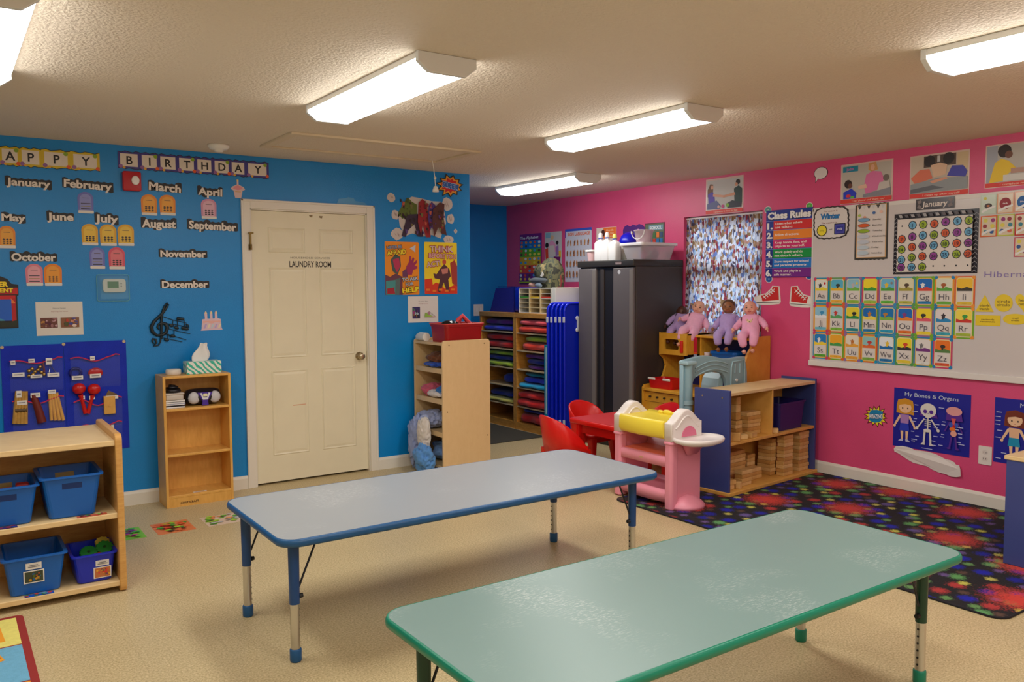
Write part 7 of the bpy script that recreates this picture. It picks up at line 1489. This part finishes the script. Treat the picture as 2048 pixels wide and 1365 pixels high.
fr = [S.X(p) for p in cl_]; n_ = len(fr); bow = lambda u: .016*max(0, (u/S.w-.6)/.4)**2+.006*max(0, (.12-u/S.w)/.12)
b.raw([(u, v, bow(u)) for u, v in fr]+[(u, v, bow(u)+.0012) for u, v in fr], [tuple(range(n_-1, -1, -1)), tuple(range(n_, 2*n_))]+[(i, (i+1) % n_, n_+(i+1) % n_, n_+i) for i in range(n_)], False); S.flush()
# posters around the alcove
S = Sheet('P', (1040, 468), (1083.5, 568), 'alphabet_poster', 'rainbow-banded alphabet poster at the corner of the pink wall', 'poster'); S.base(ink((120, 30, 130)))
S.part('picture')
for k, c in enumerate(((26, 120, 200), (90, 180, 40), (222, 180, 30), (226, 70, 50), (110, 30, 130))):
    S.R(.02, .13+.165*k, .98, .295+.165*k, ink(c)); rnd = random.Random(k+3)
    for j in range(10): S.E(.1+.2*(j % 5), .17+.165*k+.075*(j//5), .055, .026, ink(((240, 220, 80), (230, 80, 60), (235, 235, 235), (90, 60, 40), (240, 150, 60), (80, 160, 210))[rnd.randrange(6)]))
S.R(.02, .955, .98, .985, ink((170, 190, 40))); S.part('title').TX('The Alphabet', .5, .075, .055, ink((236, 230, 240)), .84, .03); S.flush()
S = Sheet('P', (1090, 464), (1123.5, 529), 'manners_poster', 'narrow photo poster of a woman in pink and children, behind the backpack', 'poster'); S.base(ink((206, 206, 200))); S.part('photograph')
S.R(.05, .02, .35, .18, ink((140, 190, 205))); S.E(.44, .17, .10, .07, ink((232, 190, 140))); S.G([(.25, .34), (.42, .25), (.64, .36), (.66, .62), (.26, .62)], ink((236, 160, 190))); S.G([(.28, .42), (.58, .42), (.62, .74), (.26, .74)], ink((222, 210, 196))); S.E(.13, .40, .10, .08, HAIR); S.G([(.02, .52), (.2, .48), (.22, .86), (.06, .88)], ink((220, 70, 40))); S.E(.75, .34, .08, .06, HAIR); S.G([(.66, .46), (.82, .42), (.84, .72), (.66, .76)], ink((160, 110, 170))); S.G([(.84, .60), (.97, .58), (.97, .80), (.84, .80)], ink((236, 190, 50))); S.G([(.55, .76), (.94, .78), (.9, 1), (.55, .98)], ink((120, 30, 100))); S.G([(.08, .86), (.3, .84), (.3, 1), (.08, 1)], ink((60, 60, 120))); S.flush()
S = Sheet('P', (1130.5, 457), (1183.5, 564), 'sign_language_poster', 'white sign language poster with rows of hands on the pink wall', 'poster'); S.base(ink((214, 216, 228))); S.part('border').R(0, 0, 1, .045, ink((60, 90, 200))); S.R(0, 0, .03, .16, ink((60, 90, 200))); S.R(.97, 0, 1, .06, ink((60, 90, 200)))
S.part('title').TX('SIGN LANGUAGE', .52, .10, .06, ink((230, 130, 100)), .84, .04); S.part('hand_signs')
for r_, n_ in enumerate((7, 7, 6, 6)):
    for k in range(n_):
        x, y = .10+.13*k, .26+.195*r_; rnd = random.Random(r_*9+k); a = rnd.uniform(-.02, .02); S.G([(x-.025, y+.06), (x+.02, y+.06), (x+.03+a, y-.02), (x+.015+a, y-.06), (x-.02+a, y-.03)], ink((214, 150, 90) if k % 2 else (180, 110, 60))); S.R(x-.015, y-.02, x+.005, y+.02, ink((90, 60, 40)))
S.flush()
S = Sheet('P', (1193, 455), (1233, 495), 'notice_poster', 'white and orange notice poster behind the cleaning bottles', 'poster'); S.base(ink((230, 214, 200))); S.part('picture').R(.36, .02, .98, .56, ink((240, 120, 44))); S.E(.34, .28, .09, .18, ink((80, 44, 34)))
S.part('lettering')
for k in range(3): S.TX(('Hands', 'are for', 'helping')[k], .68, .15+.15*k, .10, ink((250, 200, 160)), .44, .02)
S.flush()
S = Sheet('P', (1246, 449), (1290, 495), 'crayon_poster', 'dark purple scalloped poster behind the craft bucket', 'poster', off=.003); S.base(ink((86, 30, 120)), pts=[(0, .2), (.08, .05), (.2, .0), (.33, .08), (.46, .0), (.6, .06), (.74, .0), (.9, .06), (1, .2), (1, 1), (0, 1)]); S.part('picture').R(.04, .3, .96, .95, ink((60, 44, 150))); S.G([(.42, .45), (.46, .30), (.50, .45)], ink((240, 200, 40))); S.C(.7, .26, .06, ink((200, 120, 170))); S.flush()
S = Sheet('P', (1290, 446), (1329.5, 489), 'school_poster', 'dark framed poster titled SCHOOL beside the window', 'poster'); S.base(ink((96, 40, 60))); S.part('picture').R(.03, .04, .96, .96, ink((96, 110, 80))); S.R(.2, .10, .92, .34, ink((110, 150, 165))); S.part('title').TX('SCHOOL', .55, .22, .15, ink((230, 235, 235)), .60, .04)
S.part('picture')
for k in range(5): S.R(.06+.18*k, .44, .20+.18*k, .68, ink(((40, 90, 110), (220, 60, 30), (70, 110, 60), (230, 120, 40), (60, 80, 120))[k])); S.R(.06+.18*k, .74, .20+.18*k, .93, ink(((30, 120, 180), (30, 130, 190), (200, 50, 40), (40, 110, 170), (30, 120, 180))[k]))
S.flush()
